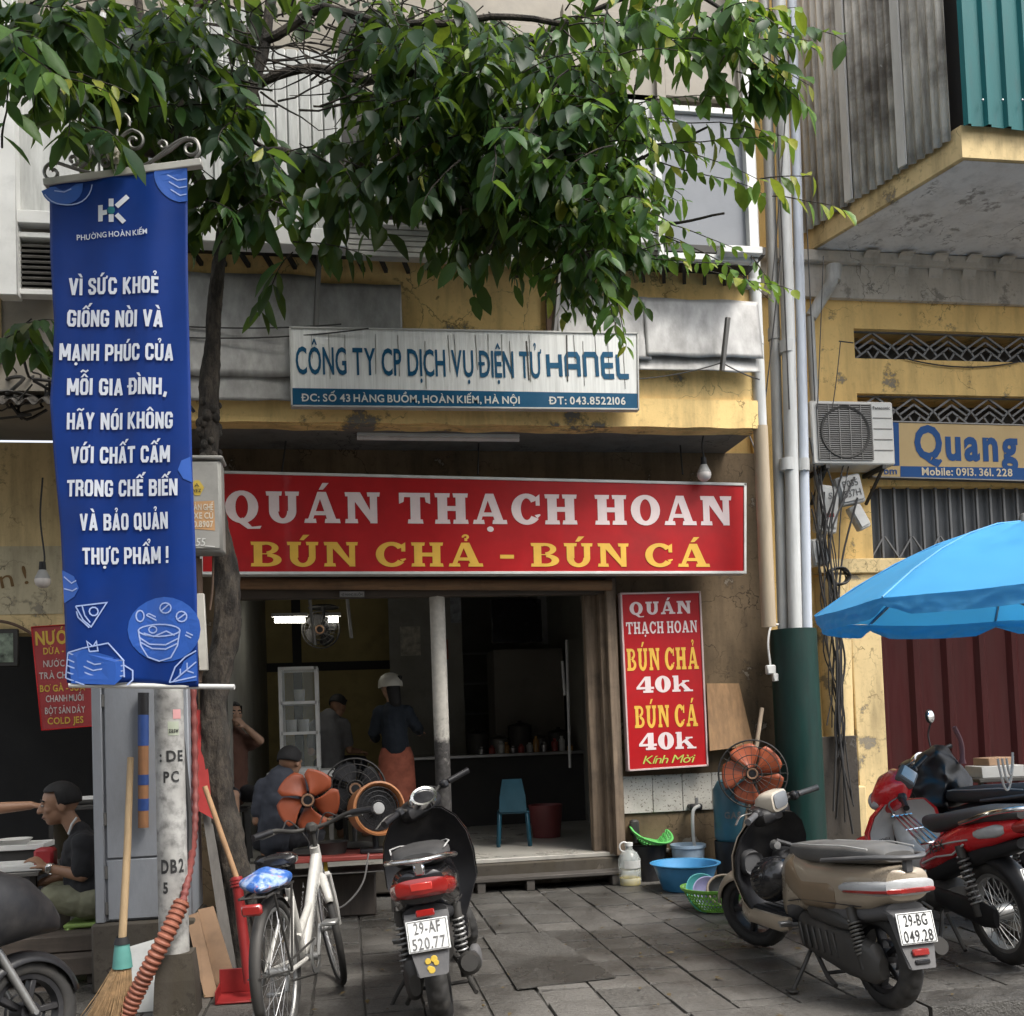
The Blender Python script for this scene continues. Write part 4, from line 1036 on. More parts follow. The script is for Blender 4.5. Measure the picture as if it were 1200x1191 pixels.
b = MB(); blob(b, [(181, 201)] + [(219, 197), (220, 236)] + circ(216, 203, 35, 34, 8, 100, 180)); ondrape(b, 0.0045).build('printed_shape', M['banner_light'], bn)
b = MB(); blob(b, [(72.5, 668), (88, 676), (94, 690), (88, 700), (75, 707)]); ondrape(b, 0.0045).build('printed_shape', M['banner_light'], bn)
b = MB(); blob(b, [(224, 536), (214, 541), (210, 552), (216, 562), (226, 566)]); ondrape(b, 0.0045).build('printed_shape', M['banner_light'], bn)
b = MB(); blob(b, [(80, 765), (98, 760), (146, 774), (147, 792), (136, 803), (84, 801)]); ondrape(b, 0.0045).build('printed_shape', M['banner_light'], bn)
b = MB(); blob(b, [(205, 801), (232, 798), (231, 765), (216, 775)]); ondrape(b, 0.0045).build('printed_shape', M['banner_light'], bn)
b = MB()
lines(b, [[(162, 738)] + circ(187, 739, 25, 7, 20, 180, 540), [(162, 739), (165, 757), (173, 770), (187, 775), (201, 771), (209, 757), (212, 739)], [(163, 747), (175, 755), (195, 756), (211, 748)], [(165, 753), (178, 760), (195, 761), (210, 754)],
          [(171, 721), (225, 748)], [(174, 719), (227, 745)], [(171, 721), (174, 719)], circ(179, 738, 5, 4, 10), circ(195, 713, 7, 6, 12), [(190, 716), (199, 709)], circ(164, 722, 4.5, 6.5, 12), circ(214, 723, 6, 6, 12), [(210, 726), (218, 720)],
          [(168, 742), (180, 746), (196, 740), (206, 745)],
          [(90, 711), (126, 706.5), (108, 735), (99, 727), (90, 711)], [(91, 717), (93, 724), (106, 736)], circ(111, 717, 5, 5, 10), [(98, 711), (101, 722), (107, 730)],
          [(80, 765), (98, 760), (128, 754), (146, 774), (112, 779), (80, 765)], [(80, 765), (77, 795)], [(146, 774), (147, 794)], [(80, 773), (110, 786), (147, 780)], [(79, 780), (112, 793), (147, 786)], [(79, 788), (112, 799), (146, 792)], [(78, 795), (100, 803)],
          [(106, 764), (103, 752), (110, 758), (114, 752), (116, 763), (106, 764)],
          [(199, 800), (206, 782), (218, 770), (231, 763)], [(199, 800), (231, 793)], [(204, 798), (231, 776)], [(212, 792), (212, 784)], [(219, 786), (228, 789)], [(220, 785), (220, 777)], [(147, 780), (156, 786), (156, 797), (150, 803)]], 1.15)
lines(b, [circ(78, 214, 30, 27, 12, 5, 150), [(196, 205), (208, 211), (219, 210)], [(198, 213), (210, 220), (219, 219)], [(200, 222), (211, 229), (219, 228)], [(64, 224), (76, 226), (84, 222)], [(75, 676), (85, 684), (91, 681)], [(75, 690), (86, 693), (92, 690)]], 1.0)
ondrape(b, 0.0065).build('line_drawing', M['banner_pale'], bn)
b = MB(); P, Q = PL(51, 214, plb), PL(236, 190, plb); b.bar(P + nb * -0.01, Q + nb * -0.01, 0.035, 0.03, 0.003); b.build('top_rail', mat('rail_grey', (0.42, 0.41, 0.38), 0.5, 0.2), bn)
b = MB(); P, Q = PL(80, 803, plb), PL(274, 805, plb); b.tube([P - nb * 0.01, Q - nb * 0.01], 0.011, 10); b.build('bottom_rail', M['white_paint'], bn)
# wrought scrolls on the bracket
b = MB()
def spx(pts, r=0.007): b.tube(smooth_path([PL(x, y, plb) - nb * 0.012 for x, y in pts], 5), r, 6)
def spiral(cx, cy, r0, r1, a0, a1, n=26): return [(cx + lerp(r0, r1, i / n) * math.cos(R(lerp(a0, a1, i / n))), cy + lerp(r0, r1, i / n) * math.sin(R(lerp(a0, a1, i / n)))) for i in range(n + 1)]
spx([(115, 203), (90, 197), (66, 189)] + spiral(60, 201, 12, 3, -70, -480, 16))
spx([(92, 196), (102, 186), (105, 175)] + spiral(98, 172, 6, 2, 20, -300, 9)); spx([(88, 195)] + spiral(84, 186, 7, 2, 90, -260, 9))
spx([(138, 170), (142, 158), (152, 151)] + spiral(156, 164, 12, 3, -80, 330, 16)); spx([(131, 172), (129, 163), (121, 159)] + spiral(114, 175, 8, 3, -50, -420, 14))
spx([(150, 193), (168, 192), (186, 180), (204, 166), (218, 160)] + spiral(222, 172, 11, 4, -110, 300, 16)); spx([(172, 190), (196, 176), (214, 163), (228, 162), (233, 175), (228, 184)])
spx(spiral(190, 169, 6, 2, -160, 200, 9)); spx([(150, 146), (150, 138), (145, 132)]); spx(spiral(122, 189, 4, 4, 0, 350, 10)); spx([(133, 205), (136, 150)], 0.006)
b.build('scrollwork', M['dull_metal'], bn)
b = MB(); c = PL(137, 181, plb) + nb * 0.01
Mr = Matrix.Translation(c) @ rot_to(nb).to_4x4()
b.lathe([(0, 0.022), (0.012, 0.02), (0.014, 0.012), (0.030, 0.014), (0.04, 0.006), (0.042, -0.01), (0, -0.012)], 18, Mr)
for k in range(10):
    a = 2 * PI * k / 10; b.ball(Mr @ Vector((0.031 * math.cos(a), 0.031 * math.sin(a), 0.010)), 0.0095, 8, 5)
b.build('rosette', M['frieze'], bn)
# ================================================================ MOTORBIKES (built in metres, forward = +x, left = +y; shrunk to scene units by VS)
VS = 0.857
RYM = Matrix.Rotation(PI / 2, 4, 'X')          # lathe axis -> y
M['beige'] = mat('beige_metallic_paint', (0.225, 0.165, 0.105), 0.45, 0.25, var=0.12, dirt=0.35, coat=0.4, bmp=0)
M['cream_met'] = mat('pale_gold_metallic', (0.40, 0.335, 0.255), 0.32, 0.3, var=0.06, dirt=0.3, coat=0.4, bmp=0)
M['cream'] = mat('cream_paint', (0.56, 0.50, 0.41), 0.35, var=0.05, dirt=0.2, coat=0.3, bmp=0)
M['red_paint'] = mat('red_bike_paint', (0.60, 0.016, 0.022), 0.25, var=0.05, dirt=0.15, coat=0.6, bmp=0, dirtc=(0.1, 0.03, 0.03))
M['grey_plastic'] = mat('grey_plastic', (0.085, 0.085, 0.088), 0.55, dirt=0.3, dirtc=(0.2, 0.18, 0.16))
M['light_grey_plastic'] = mat('light_grey_plastic', (0.46, 0.46, 0.45), 0.5, dirt=0.3)
M['seat_grey'] = mat('dark_grey_seat_leather', (0.10, 0.098, 0.095), 0.55, dirt=0.4, dirtc=(0.2, 0.19, 0.17), bmp=0.4, bscale=120)
M['seat_black'] = mat('black_seat_leather', (0.04, 0.04, 0.041), 0.6, dirt=0.4, dirtc=(0.13, 0.12, 0.11), bmp=0.4, bscale=120)
M['engine'] = mat('oily_engine_casing', (0.06, 0.058, 0.055), 0.5, 0.4, dirt=0.5, dirtc=(0.12, 0.10, 0.08), dscale=8)
M['alloy'] = mat('dull_alloy', (0.30, 0.30, 0.295), 0.45, 0.7, dirt=0.4, dscale=9)
M['reflector'] = M['lens_red']
def wheel(root, x, r, w, rim_m, Mx=None, spoked=False, rr=None):
    rr = rr or r * 0.68
    T = Matrix.Translation((x, 0, r)); T = (Mx @ T) if Mx is not None else T
    b = MB()
    b.lathe([(rr * 0.55, -0.012), (rr * 0.55, 0.012)] if not spoked else [(0.035, -0.05), (0.045, -0.045), (0.045, 0.045), (0.035, 0.05)], 24, T @ RYM)
    wh = b.build('wheel', rim_m, root, world=False)
    b = MB(); n, m = 150, 16
    hw = w / 2
    def fn(u, v):
        a = 2 * PI * u; t = (v - 0.5) * 2 * PI * 0.86
        prof_r = (r - hw) + hw * math.cos(t); y = hw * math.sin(t) * 1.02
        if abs(t) < 1.35:
            ph = (a * 21 / (2 * PI) + abs(t) * 0.55) % 1.0
            if ph < 0.22: prof_r -= 0.008
            if abs(t) < 0.09: prof_r -= 0.004
        prof_r = max(prof_r, rr)
        return (prof_r * math.cos(a), y, prof_r * math.sin(a))
    b.grid(fn, n, m, T); b.build('tyre', M['rubber'], wh, world=False, sharp=60)
    b = MB()
    b.lathe([(rr - 0.02, -hw * .6), (rr + 0.012, -hw * .75), (rr + 0.012, hw * .75), (rr - 0.02, hw * .6), (rr - 0.02, -hw * .6)], 36, T @ RYM)
    if spoked:
        for k in range(18):
            a = 2 * PI * k / 18
            for s in (-1, 1):
                a2 = a + s * 0.5; a1 = a + s * 0.09
                b.tube([(0.045 * math.cos(a2), s * 0.042, 0.045 * math.sin(a2)), ((rr - .01) * math.cos(a1), s * 0.008, (rr - .01) * math.sin(a1))], 0.0022, 5, M=T)
        b.build('rim', M['alloy'], wh, world=False)
    else:
        for k in range(5):
            a = 2 * PI * k / 5; c_, s_ = math.cos(a), math.sin(a)
            b.bar((0.03 * c_, 0, 0.03 * s_), ((rr) * c_, 0, (rr) * s_), 0.03, 0.045, 0.006, up=(0, 1, 0), M=T)
        b.lathe([(0.0, -0.05), (0.045, -0.05), (0.05, 0), (0.045, 0.05), (0.0, 0.05)], 16, T @ RYM)
        b.build('rim', rim_m, wh, world=False)
    return wh
def spring(root, a, b_, r=0.028, turns=9, name='shock_absorber', mt='dull_metal'):
    a, b_ = Vector(a), Vector(b_); q = rot_to(b_ - a).to_4x4(); L = (b_ - a).length
    T = Matrix.Translation(a) @ q
    b = MB(); b.tube([(0, 0, 0), (0, 0, L)], 0.013, 8, M=T); b.tube([(0, 0, -0.03), (0, 0, 0.05)], 0.024, 10, M=T); b.tube([(0, 0, L - 0.05), (0, 0, L + 0.02)], 0.026, 10, M=T)
    o = b.build(name, M['engine'], root, world=False)
    b = MB(); n = turns * 14
    b.tube([(r * math.cos(2 * PI * turns * i / n), r * math.sin(2 * PI * turns * i / n), 0.04 + (L - 0.08) * i / n) for i in range(n + 1)], 0.0055, 6, M=T)
    b.build('spring', M[mt], o, world=False); return o
def plate(root, c, tilt, lines, sz=(0.19, 0.14), ink='ink'):
    """licence plate facing backwards (-x), its top tilted forward"""
    u = Vector((0, -1, 0)); v = Vector((math.sin(tilt), 0, math.cos(tilt))); n = u.cross(v); c = Vector(c)
    if n.x > 0: n = -n
    m_ = Matrix((u, n, v)).transposed().to_4x4(); m_.translation = c
    b = MB(); b.box((0, 0, 0), (sz[0], 0.004, sz[1]), bev=0.004, M=m_)
    pl_ = b.build('licence_plate', M['plate'], root, world=False)
    b = MB(); h = sz[1] * 0.355
    for k, s in enumerate(lines):
        z0 = 0.010 if k == 0 else -0.059; wd_ = 0.120 if k == 0 else 0.150
        put_text(b, s, c + u * (-wd_ / 2) + v * z0, c + u * (wd_ / 2) + v * z0, v * h, n, lift=0.0042, weight=0.012, gap=0.16, space=0.1)
    b.build('number', M[ink], pl_, world=False)
    b = MB(); e = 0.004
    for (x0, z0, x1, z1) in ((-.088, .063, .088, .066), (-.088, -.066, .088, -.063), (-.089, -.063, -.086, .063), (.086, -.063, .089, .063)):
        q = [c + u * x + v * z + n * 0.0036 for x, z in ((x0, z0), (x1, z0), (x1, z1), (x0, z1))]
        b.add(q, [[0, 1, 2, 3]])
    b.build('border', M[ink], pl_, world=False)
    return pl_
def handlebars(root, Ms, hx, hz, w=0.34, rise=0.03, back=0.10, gm='black', lever_m='dull_metal', mirrors=()):
    b = MB()
    pts = [(hx - back, w, hz + rise), (hx - 0.03, 0.17, hz + rise), (hx, 0.06, hz - 0.01), (hx, -0.06, hz - 0.01), (hx - 0.03, -0.17, hz + rise), (hx - back, -w, hz + rise)]
    b.tube(smooth_path(pts, 4), 0.012, 10, M=Ms); hb = b.build('handlebar', M['iron'], root, world=False)
    for s in (1, -1):
        a_, e_ = Vector((hx - 0.055, s * 0.215, hz + rise + 0.0)), Vector((hx - back, s * (w + 0.01), hz + rise))
        b = MB(); b.tube([a_, a_.lerp(e_, .1), a_.lerp(e_, .95), e_], [0.016, 0.0175, 0.0175, 0.019], 14, M=Ms); b.build('grip', M[gm], hb, world=False)
        b = MB(); b.box((hx - 0.045, s * 0.185, hz + rise), (0.05, 0.05, 0.05), bev=0.012, M=Ms); b.build('switch_box', M['black'], hb, world=False)
        b = MB(); b.tube(smooth_path([(hx - 0.02, s * 0.18, hz + rise + 0.005), (hx + 0.03, s * 0.24, hz + rise), (hx - 0.02, s * (w + 0.02), hz + rise - 0.015)], 4), 0.007, 8, M=Ms, flat=0.6)
        b.build('lever', M[lever_m], hb, world=False)
        if s in mirrors:
            b = MB(); b.tube(smooth_path([(hx - .03, s * .2, hz + rise + .02), (hx, s * .26, hz + rise + .12), (hx - .02, s * .30, hz + rise + .20)], 4), 0.006, 7, M=Ms)
            b.ball((hx - 0.02, s * .31, hz + rise + .25), (0.02, 0.055, 0.055), 14, 8, M=Ms); mo = b.build('mirror', M['black'], hb, world=False)
            b = MB(); b.ball((hx - 0.034, s * .31, hz + rise + .25), (0.012, 0.047, 0.047), 14, 8, M=Ms); b.build('mirror_glass', M['mirror'], mo, world=False)
    return hb
def fender(r, w, x, a0, a1, Mx=None, gap=0.025, drop=0.05, n=18):
    """curved mudguard strip round a wheel at x; angles from forward horizontal"""
    b = MB(); rings = []
    for i in range(n + 1):
        a = lerp(a0, a1, i / n); ring_ = []
        for j in range(9):
            t = (j / 8 - 0.5) * 2; rr = r + gap - drop * abs(t) ** 2.4; taper = 1 - 0.25 * abs(2 * i / n - 1) ** 3
            ring_.append((x + rr * math.cos(a), t * w / 2 * taper, r + rr * math.sin(a)))
        rings.append(ring_)
    b.loft(rings, Mx, closed=False, caps=False); return b
def shield(b, rows, Mx=None, thick=0.03, sweep=0.08, n=12):
    """leg shield: rows (z, x, halfwidth), its sides swept back"""
    front, backr = [], []
    for z, x, hw in rows:
        f = [(x - sweep * abs(t) ** 2.2, t * hw, z) for t in [2 * j / n - 1 for j in range(n + 1)]]
        k = [(p[0] - thick * (1 - 0.6 * abs(2 * j / n - 1)), p[1] * 0.985, p[2]) for j, p in enumerate(f)]
        front.append(f + k[::-1])
    b.loft(front, Mx); return b
def steer_m(px_, pz, ang, rake=R(25)):
    ax = Vector((-math.sin(rake), 0, math.cos(rake)))
    return Matrix.Translation((px_, 0, pz)) @ Matrix.Rotation(ang, 4, ax) @ Matrix.Translation((-px_, 0, -pz))
def scooter(name, label, loc, yaw, lean, p, group='motorbikes parked on the pavement'):
    t = thing(name, label, 'scooter', loc, (lean, 0, yaw), group); t.scale = (VS,) * 3
    wb = p.get('wb', 1.28); rx, fx = -wb / 2, wb / 2; r = 0.235
    col, inner, trim = M[p['body']], M[p.get('inner', 'black')], M[p.get('trim', 'grey_plastic')]
    Ms = steer_m(fx - 0.22, 0.85, p.get('steer', 0))
    wo = p.get('wo', 0.0); wheel(t, rx - wo, r, 0.105, M[p.get('rim', 'black')]); wheel(t, fx, r, 0.095, M[p.get('rim', 'black')], Ms)
    k = p.get('tailz', 0.0); bk = p.get('bk', 0.0); sk = p.get('sk', 1.0)
    # rear body
    b = MB(); b.body([(rx - .27, 0, .735 + k, .10, .07, 3), (rx - .25, 0, .715 + k, .22, .15, 3), (rx - .12, 0, .685 + k, .29, .22, 3), (rx + .10, 0, .65 + k, .32, .25, 3.2), (rx + .38, 0, .62 + k, .33, .27, 3.2), (rx + .56, 0, .57 + bk, .31, .33, 3.2), (rx + .66, 0, .52 + bk, .26, .38, 3.2), (rx + .70, 0, .50 + bk, .20, .36, 3)], 28)
    bo = b.build('body', col, t, world=False)
    b = MB(); b.body([(rx - .22, 0, .59 + k, .20, .08), (rx + .05, 0, .535 + k, .27, .10), (rx + .40, 0, .47, .30, .12), (rx + .62, 0, .38, .26, .22), (rx + .66, 0, .36, .2, .2)], 20)
    b.build('under_panel', M[p.get('under', 'black_matt')], t, world=False)
    if p.get('side_patch'):
        b = MB(); b.body([(rx + .10, 0, .625 + k, .325, .15, 3.2), (rx + .16, 0, .62 + k, .338, .19, 3.2), (rx + .40, 0, .60 + k, .342, .20, 3.2), (rx + .54, 0, .555, .326, .24, 3.2), (rx + .59, 0, .55, .30, .20, 3.2)], 28)
        b.build('side_panel', M[p['side_patch']], t, world=False)
    b = MB()
    for s in (1, -1): b.tube([(x, s * hw_, z) for x, hw_, z in ((rx - .10, .148, .60 + k), (rx + .10, .163, .585 + k), (rx + .38, .166, .535 + (k + bk) / 2), (rx + .56, .154, .47 + bk))], .003, 4)
    b.build('panel_seam', M['ink'], bo, world=False)
    # seat
    b = MB(); sz_ = k
    b.body([(rx - .20, 0, .835 + sz_, .16, .05, 2.6), (rx - .15, 0, .835 + sz_, .24, .085, 2.8), (rx + .05, 0, .825 + sz_, .285, .105, 3), (rx + .30, 0, .80 + sz_, .285, .11, 3), (rx + .50, 0, .785 + sz_, .25, .11, 3), (rx + .62, 0, .775 + sz_, .19, .09, 2.6), (rx + .66, 0, .77 + sz_, .1, .05, 2.4)], 24)
    se = b.build('seat', M[p.get('seat', 'seat_black')], t, world=False)
    b = MB()
    for s in (1, -1): b.tube([(x, s * hw, z + sz_) for x, hw, z in ((rx - .14, .125, .868), (rx + .05, .142, .868), (rx + .30, .142, .845), (rx + .5, .124, .83), (rx + .6, .09, .815))], 0.004, 6)
    b.build('piping', M['light_grey_plastic'], se, world=False)
    # grab rail
    b = MB(); gz = .80 + k
    b.tube(smooth_path([(rx + .20, .155, gz - .02), (rx + .0, .165, gz + .01), (rx - .18, .135, gz + .035), (rx - .27, .06, gz + .04), (rx - .285, 0, gz + .04), (rx - .27, -.06, gz + .04), (rx - .18, -.135, gz + .035), (rx, -.165, gz + .01), (rx + .20, -.155, gz - .02)], 5), 0.016, 10, flat=0.75)
    b.box((rx - .26, 0, gz + 0.0), (0.03, 0.05, 0.07), bev=0.01); b.build('grab_rail', M[p.get('rail', 'grey_plastic')], t, world=False)
    # tail lamp
    if p.get('tail') == 'wide':
        b = MB(); b.body([(rx - .292, 0, .71 + k, .12, .045, 3), (rx - .275, 0, .715 + k, .24, .085, 3.4), (rx - .20, 0, .70 + k, .30, .105, 3.4), (rx - .10, 0, .69 + k, .318, .09, 3.4), (rx - .05, 0, .69 + k, .315, .05, 3.4)], 26); tl = b.build('tail_lamp', M['lens_red'], t, world=False)
        b = MB(); b.box((rx - .291, 0, .722 + k), (0.008, 0.10, 0.035), bev=0.003); b.build('lamp_insert', mat('bright_red_lens', (0.55, 0.04, 0.03), 0.15, coat=.5, bmp=.3, bscale=200, dirt=0), tl, world=False)
    else:
        b = MB(); b.body([(rx - .280, 0, .705 + k, .14, .05, 3.4), (rx - .270, 0, .705 + k, .250, .075, 3.4), (rx - .20, 0, .695 + k, .300, .085, 3.4), (rx - .10, 0, .685 + k, .330, .085, 3.4), (rx + .02, 0, .672 + k, .345, .075, 3.4), (rx + .05, 0, .67 + k, .338, .04, 3.4)], 30)
        tl = b.build('tail_lamp', M['lens_clear'], t, world=False)
        b = MB(); b.body([(rx - .286, 0, .690 + k, .14, .02, 3.4), (rx - .276, 0, .690 + k, .254, .028, 3.4), (rx - .20, 0, .680 + k, .307, .030, 3.4), (rx - .10, 0, .670 + k, .337, .030, 3.4), (rx + .0, 0, .658 + k, .350, .026, 3.4), (rx + .02, 0, .657 + k, .34, .015, 3.4)], 30)
        b.build('red_strip', M['lens_red'], tl, world=False)
    # mudguard, plate, reflector
    pz = p.get('platez', .46)
    b = MB(); b.loft([[(rx - .17, -.10, .60 + k), (rx - .17, .10, .60 + k), (rx - .21, .10, .60 + k), (rx - .21, -.10, .60 + k)], [(rx - .23, -.105, pz + .06), (rx - .23, .105, pz + .06), (rx - .27, .10, pz + .06), (rx - .27, -.10, pz + .06)],
                      [(rx - .285, -.085, pz - .08), (rx - .285, .085, pz - .08), (rx - .30, .085, pz - .08), (rx - .30, -.085, pz - .08)], [(rx - .325, -.07, pz - .17), (rx - .325, .07, pz - .17), (rx - .335, .06, pz - .175), (rx - .335, -.06, pz - .175)]], smooth=False)
    mg = b.build('mudguard', trim, t, world=False, sharp=20)
    plate(t, (rx - .298, p.get('platey', 0), pz), R(14), p['plate'], ink=p.get('ink', 'ink'))
    rz = pz + .095 if p.get('reflector') == 'over' else pz - .105
    b = MB(); b.box((rx - .275 if p.get('reflector') == 'over' else rx - .318, 0, rz), (0.014, 0.085, 0.032), rot=(0, R(14), 0), bev=0.005); b.build('reflector', M['reflector'], t, world=False)
    if p.get('reflector') != 'over':
        b = MB(); b.box((rx - .328, 0, pz - .145), (0.014, 0.075, 0.02), rot=(0, R(16), 0), bev=0.004); b.build('lower_reflector', M['black_gloss'], t, world=False)
    else:
        b = MB()
        for (y_, z_, r_) in ((-.012, -.105, .016), (.016, -.112, .014), (-.02, -.122, .013), (.004, -.15, .016), (.012, -.142, .012)): b.lathe([(0, 0), (r_, 0), (r_ * .9, .002), (0, .002)], 9, Matrix.Translation((rx - .322 - (-.13 - z_) * .28, y_, pz + z_)) @ Matrix.Rotation(-PI / 2 + .2, 4, 'Y'))
        b.build('sticker', mat('yellow_sticker', (0.55, 0.38, 0.05), 0.6), mg, world=False)
    # engine / belt case on the left, exhaust on the right
    b = MB(); b.body([(rx - .12 - wo, .10, .22, .05, .10), (rx - .08 - wo, .11, .235, .085, .19), (rx + .06, .115, .245, .095, .21), (rx + .26, .115, .265, .09, .20), (rx + .46, .11, .285, .085, .19), (rx + .52, .10, .29, .05, .12)], 18)
    for q in range(6): b.box((rx + .12 + q * .06, .163, .275), (.018, .012, .12), rot=(0, R(20), 0), bev=.004)
    b.body([(rx + .20, 0, .30, .18, .16), (rx + .5, 0, .33, .2, .2), (rx + .6, 0, .35, .16, .14)], 14)
    b.body([(rx + .05, .09, .375, .07, .06), (rx + .12, .10, .39, .11, .09), (rx + .36, .10, .40, .11, .09), (rx + .42, .09, .40, .07, .06)], 14)
    b.build('engine', M['engine'], t, world=False)
    b = MB(); b.tube(smooth_path([(rx + .45, -.06, .25), (rx + .25, -.12, .20), (rx + .15, -.15, .22)], 4), .02, 8); b.tube([(rx + .16, -.16, .225), (rx + .12, -.16, .23), (rx - .2, -.165, .30), (rx - .24, -.165, .31)], [.035, .055, .055, .04], 14)
    ex = b.build('exhaust', M['iron'], t, world=False)
    b = MB(); b.body([(rx - .16, -.185, .30, .05, .09), (rx - .1, -.195, .30, .06, .12), (rx + .08, -.195, .27, .06, .11), (rx + .12, -.19, .265, .04, .07)], 14); b.build('heat_shield', M['grey_plastic'], ex, world=False)
    spring(t, (rx - .02 - wo, .135, .23), (rx + .0, .135, .56 + k), mt=p.get('spring', 'dull_metal')); spring(t, (rx - .02 - wo, -.135, .23), (rx + .0, -.135, .56 + k), mt=p.get('spring', 'dull_metal'))
    # floor, side strips, stand
    fl0, fl1 = rx + .62, fx - .25
    b = MB(); b.box(((fl0 + fl1) / 2, 0, .30), (fl1 - fl0 + .06, .30, .05), bev=.018)
    for q in range(5): b.box(((fl0 + fl1) / 2, -.1 + q * .05, .327), (fl1 - fl0 - .06, .02, .008), bev=.003)
    b.build('floorboard', M['black_matt'], t, world=False)
    b = MB()
    for s in (1, -1): b.body([(rx + .55, s * .155, .30, .03, .07), (rx + .62, s * .16, .285, .045, .085), (fl1 - .05, s * .155, .275, .045, .085), (fl1 + .05, s * .14, .30, .04, .09)], 12)
    b.build('side_strip', col if p.get('strip', True) else M['black'], t, world=False)
    b = MB(); b.tube(smooth_path([(rx + .42, .10, .22), (rx + .36, .20, .12), (rx + .34, .275, .02)], 4), .011, 8); b.box((rx + .335, .285, .016), (.06, .05, .012), bev=.004)
    b.build('side_stand', M['iron'], t, world=False)
    b = MB(); b.tube([(rx + .38, .12, .2), (rx + .22, .15, .10), (rx + .12, .17, .08)], .012, 8); b.tube([(rx + .38, -.12, .2), (rx + .22, -.15, .10), (rx + .12, -.17, .08)], .012, 8); b.tube([(rx + .24, .15, .11), (rx + .24, -.15, .11)], .01, 8)
    b.build('centre_stand', M['iron'], t, world=False)
    b = MB(); b.tube([(rx + .52, .12, .30), (rx + .52, .23, .305)], .012, 8); b.box((rx + .52, .20, .315), (.04, .07, .014), bev=.004); b.build('footrest', M['alloy'], t, world=False)
    # leg shield
    hw = p.get('shieldw', .225)
    rows = [(lerp(.27, z, sk), x, w_) for z, x, w_ in [(.27, fl1 + .02, .15), (.36, fl1 + .06, .19), (.52, fl1 + .10, hw), (.66, fl1 + .10, hw), (.78, fl1 + .06, hw * .92), (.88, fl1 + .02, hw * .72), (.94, fl1 - .0, hw * .45)]]
    b = MB(); shield(b, rows, thick=.05, sweep=.12); ls = b.build('leg_shield', inner, t, world=False)
    b = MB(); shield(b, [(z + .004, x + .028, w_ * 1.03) for z, x, w_ in rows], thick=.022, sweep=.12); b.build('front_panel', col, ls, world=False)
    if p.get('pocket'):
        for s in (1, -1):
            b = MB(); b.body([(fl1 - .03, s * .12, .56, .10, .10), (fl1 - .045, s * .115, .56, .12, .13), (fl1 + .06, s * .12, .56, .15, .16)], 16); b.build('glove_pocket', M['grey_plastic'], ls, world=False)
        b = MB(); b.tube(smooth_path([(fl1 - .03, -.04, .68), (fl1 - .06, -.13, .64), (fl1 - .07, -.17, .55), (fl1 - .05, -.12, .52), (fl1 - .02, -.05, .55)], 4), .011, 8); b.build('hook', M['grey_plastic'], ls, world=False)
        b = MB(); b.lathe([(0, .03), (.022, .028), (.026, 0), (.03, -.01)], 16, Matrix.Translation((fl1 - .03, -.03, .76 * sk)) @ Matrix.Rotation(-PI / 2, 4, 'Y')); b.build('key_lock', M['alloy'], ls, world=False)
    if p.get('badge'):
        b = MB(); Tm = Matrix.Translation((fl1 + .055, -.15, .80)) @ Matrix.Rotation(-PI / 2 + .25, 4, 'Y'); b.lathe([(0, .006), (.030, .006), (.033, .002), (.033, 0)], 6, Tm, smooth=False)
        bd = b.build('badge', M['plate'], ls, world=False)
        b = MB(); b.lathe([(.012, .008), (.018, .008)], 14, Tm); b.build('badge_mark', M['ink_grey'], bd, world=False)
    if p.get('nose'):
        b = MB(); b.body([(fx - .26, 0, .66, .40, .44), (fx - .12, 0, .70, .40, .34), (fx + .02, 0, .68, .30, .26), (fx + .12, 0, .63, .17, .15), (fx + .16, 0, .60, .08, .08)], 22); b.build('nose', col, t, world=False)
        for s in (1, -1):
            b = MB(); b.body([(fx - .02, s * .12, .70, .05, .05), (fx + .03, s * .10, .68, .07, .06), (fx + .10, s * .06, .65, .05, .04)], 12); b.build('headlight', M['lens_clear'], t, world=False)
    # front: fork, fender, head
    b = MB()
    for s in (1, -1): b.tube([(fx - .13, s * .055, .52), (fx + .0, s * .075, r)], [.02, .017], 10, M=Ms)
    b.tube([(fx - .24, 0, .90), (fx - .12, 0, .50)], .03, 10, M=Ms); b.tube([(fx, -.09, r), (fx, .09, r)], .012, 8, M=Ms); b.build('fork', M[p.get('fork', 'dull_metal')], t, world=False)
    fender(r, .15, fx, R(12), R(150), Ms).build('front_fender', col, t, world=False, solid=.004)
    hx, hz = fx - .27, p.get('hz', .985)
    b = MB(); b.body([(hx - .07, 0, hz, .14, .05), (hx - .04, 0, hz, .26, .10), (hx + .02, 0, hz, .30, .13), (hx + .09, 0, hz - .01, .22, .13), (hx + .12, 0, hz - .015, .12, .08)], 20, M=Ms)
    b.build('head_cowl', M[p.get('cowl', 'black')], t, world=False)
    if p.get('head') == 'pod':
        b = MB(); b.body([(hx - .085, 0, hz + .075, .11, .08, 3.5), (hx - .078, 0, hz + .075, .150, .118, 3.5), (hx - .03, 0, hz + .065, .165, .14, 3.5), (hx + .02, 0, hz + .055, .155, .14, 3.5), (hx + .055, 0, hz + .045, .12, .11, 3.5), (hx + .07, 0, hz + .04, .07, .06, 3.5)], 24, M=Ms); pd = b.build('instrument_pod', M['cream'], t, world=False)
        b = MB(); b.body([(hx - .092, 0, hz + .078, .09, .06, 4), (hx - .088, 0, hz + .078, .125, .088, 4), (hx - .07, 0, hz + .078, .13, .092, 4)], 24, M=Ms); b.build('dial_glass', M['frost'], pd, world=False)
        b = MB(); b.body([(hx + .05, 0, hz + .035, .10, .09), (hx + .08, 0, hz + .03, .085, .075), (hx + .09, 0, hz + .03, .05, .04)], 18, M=Ms); b.build('headlight', M['lens_clear'], t, world=False)
    else:
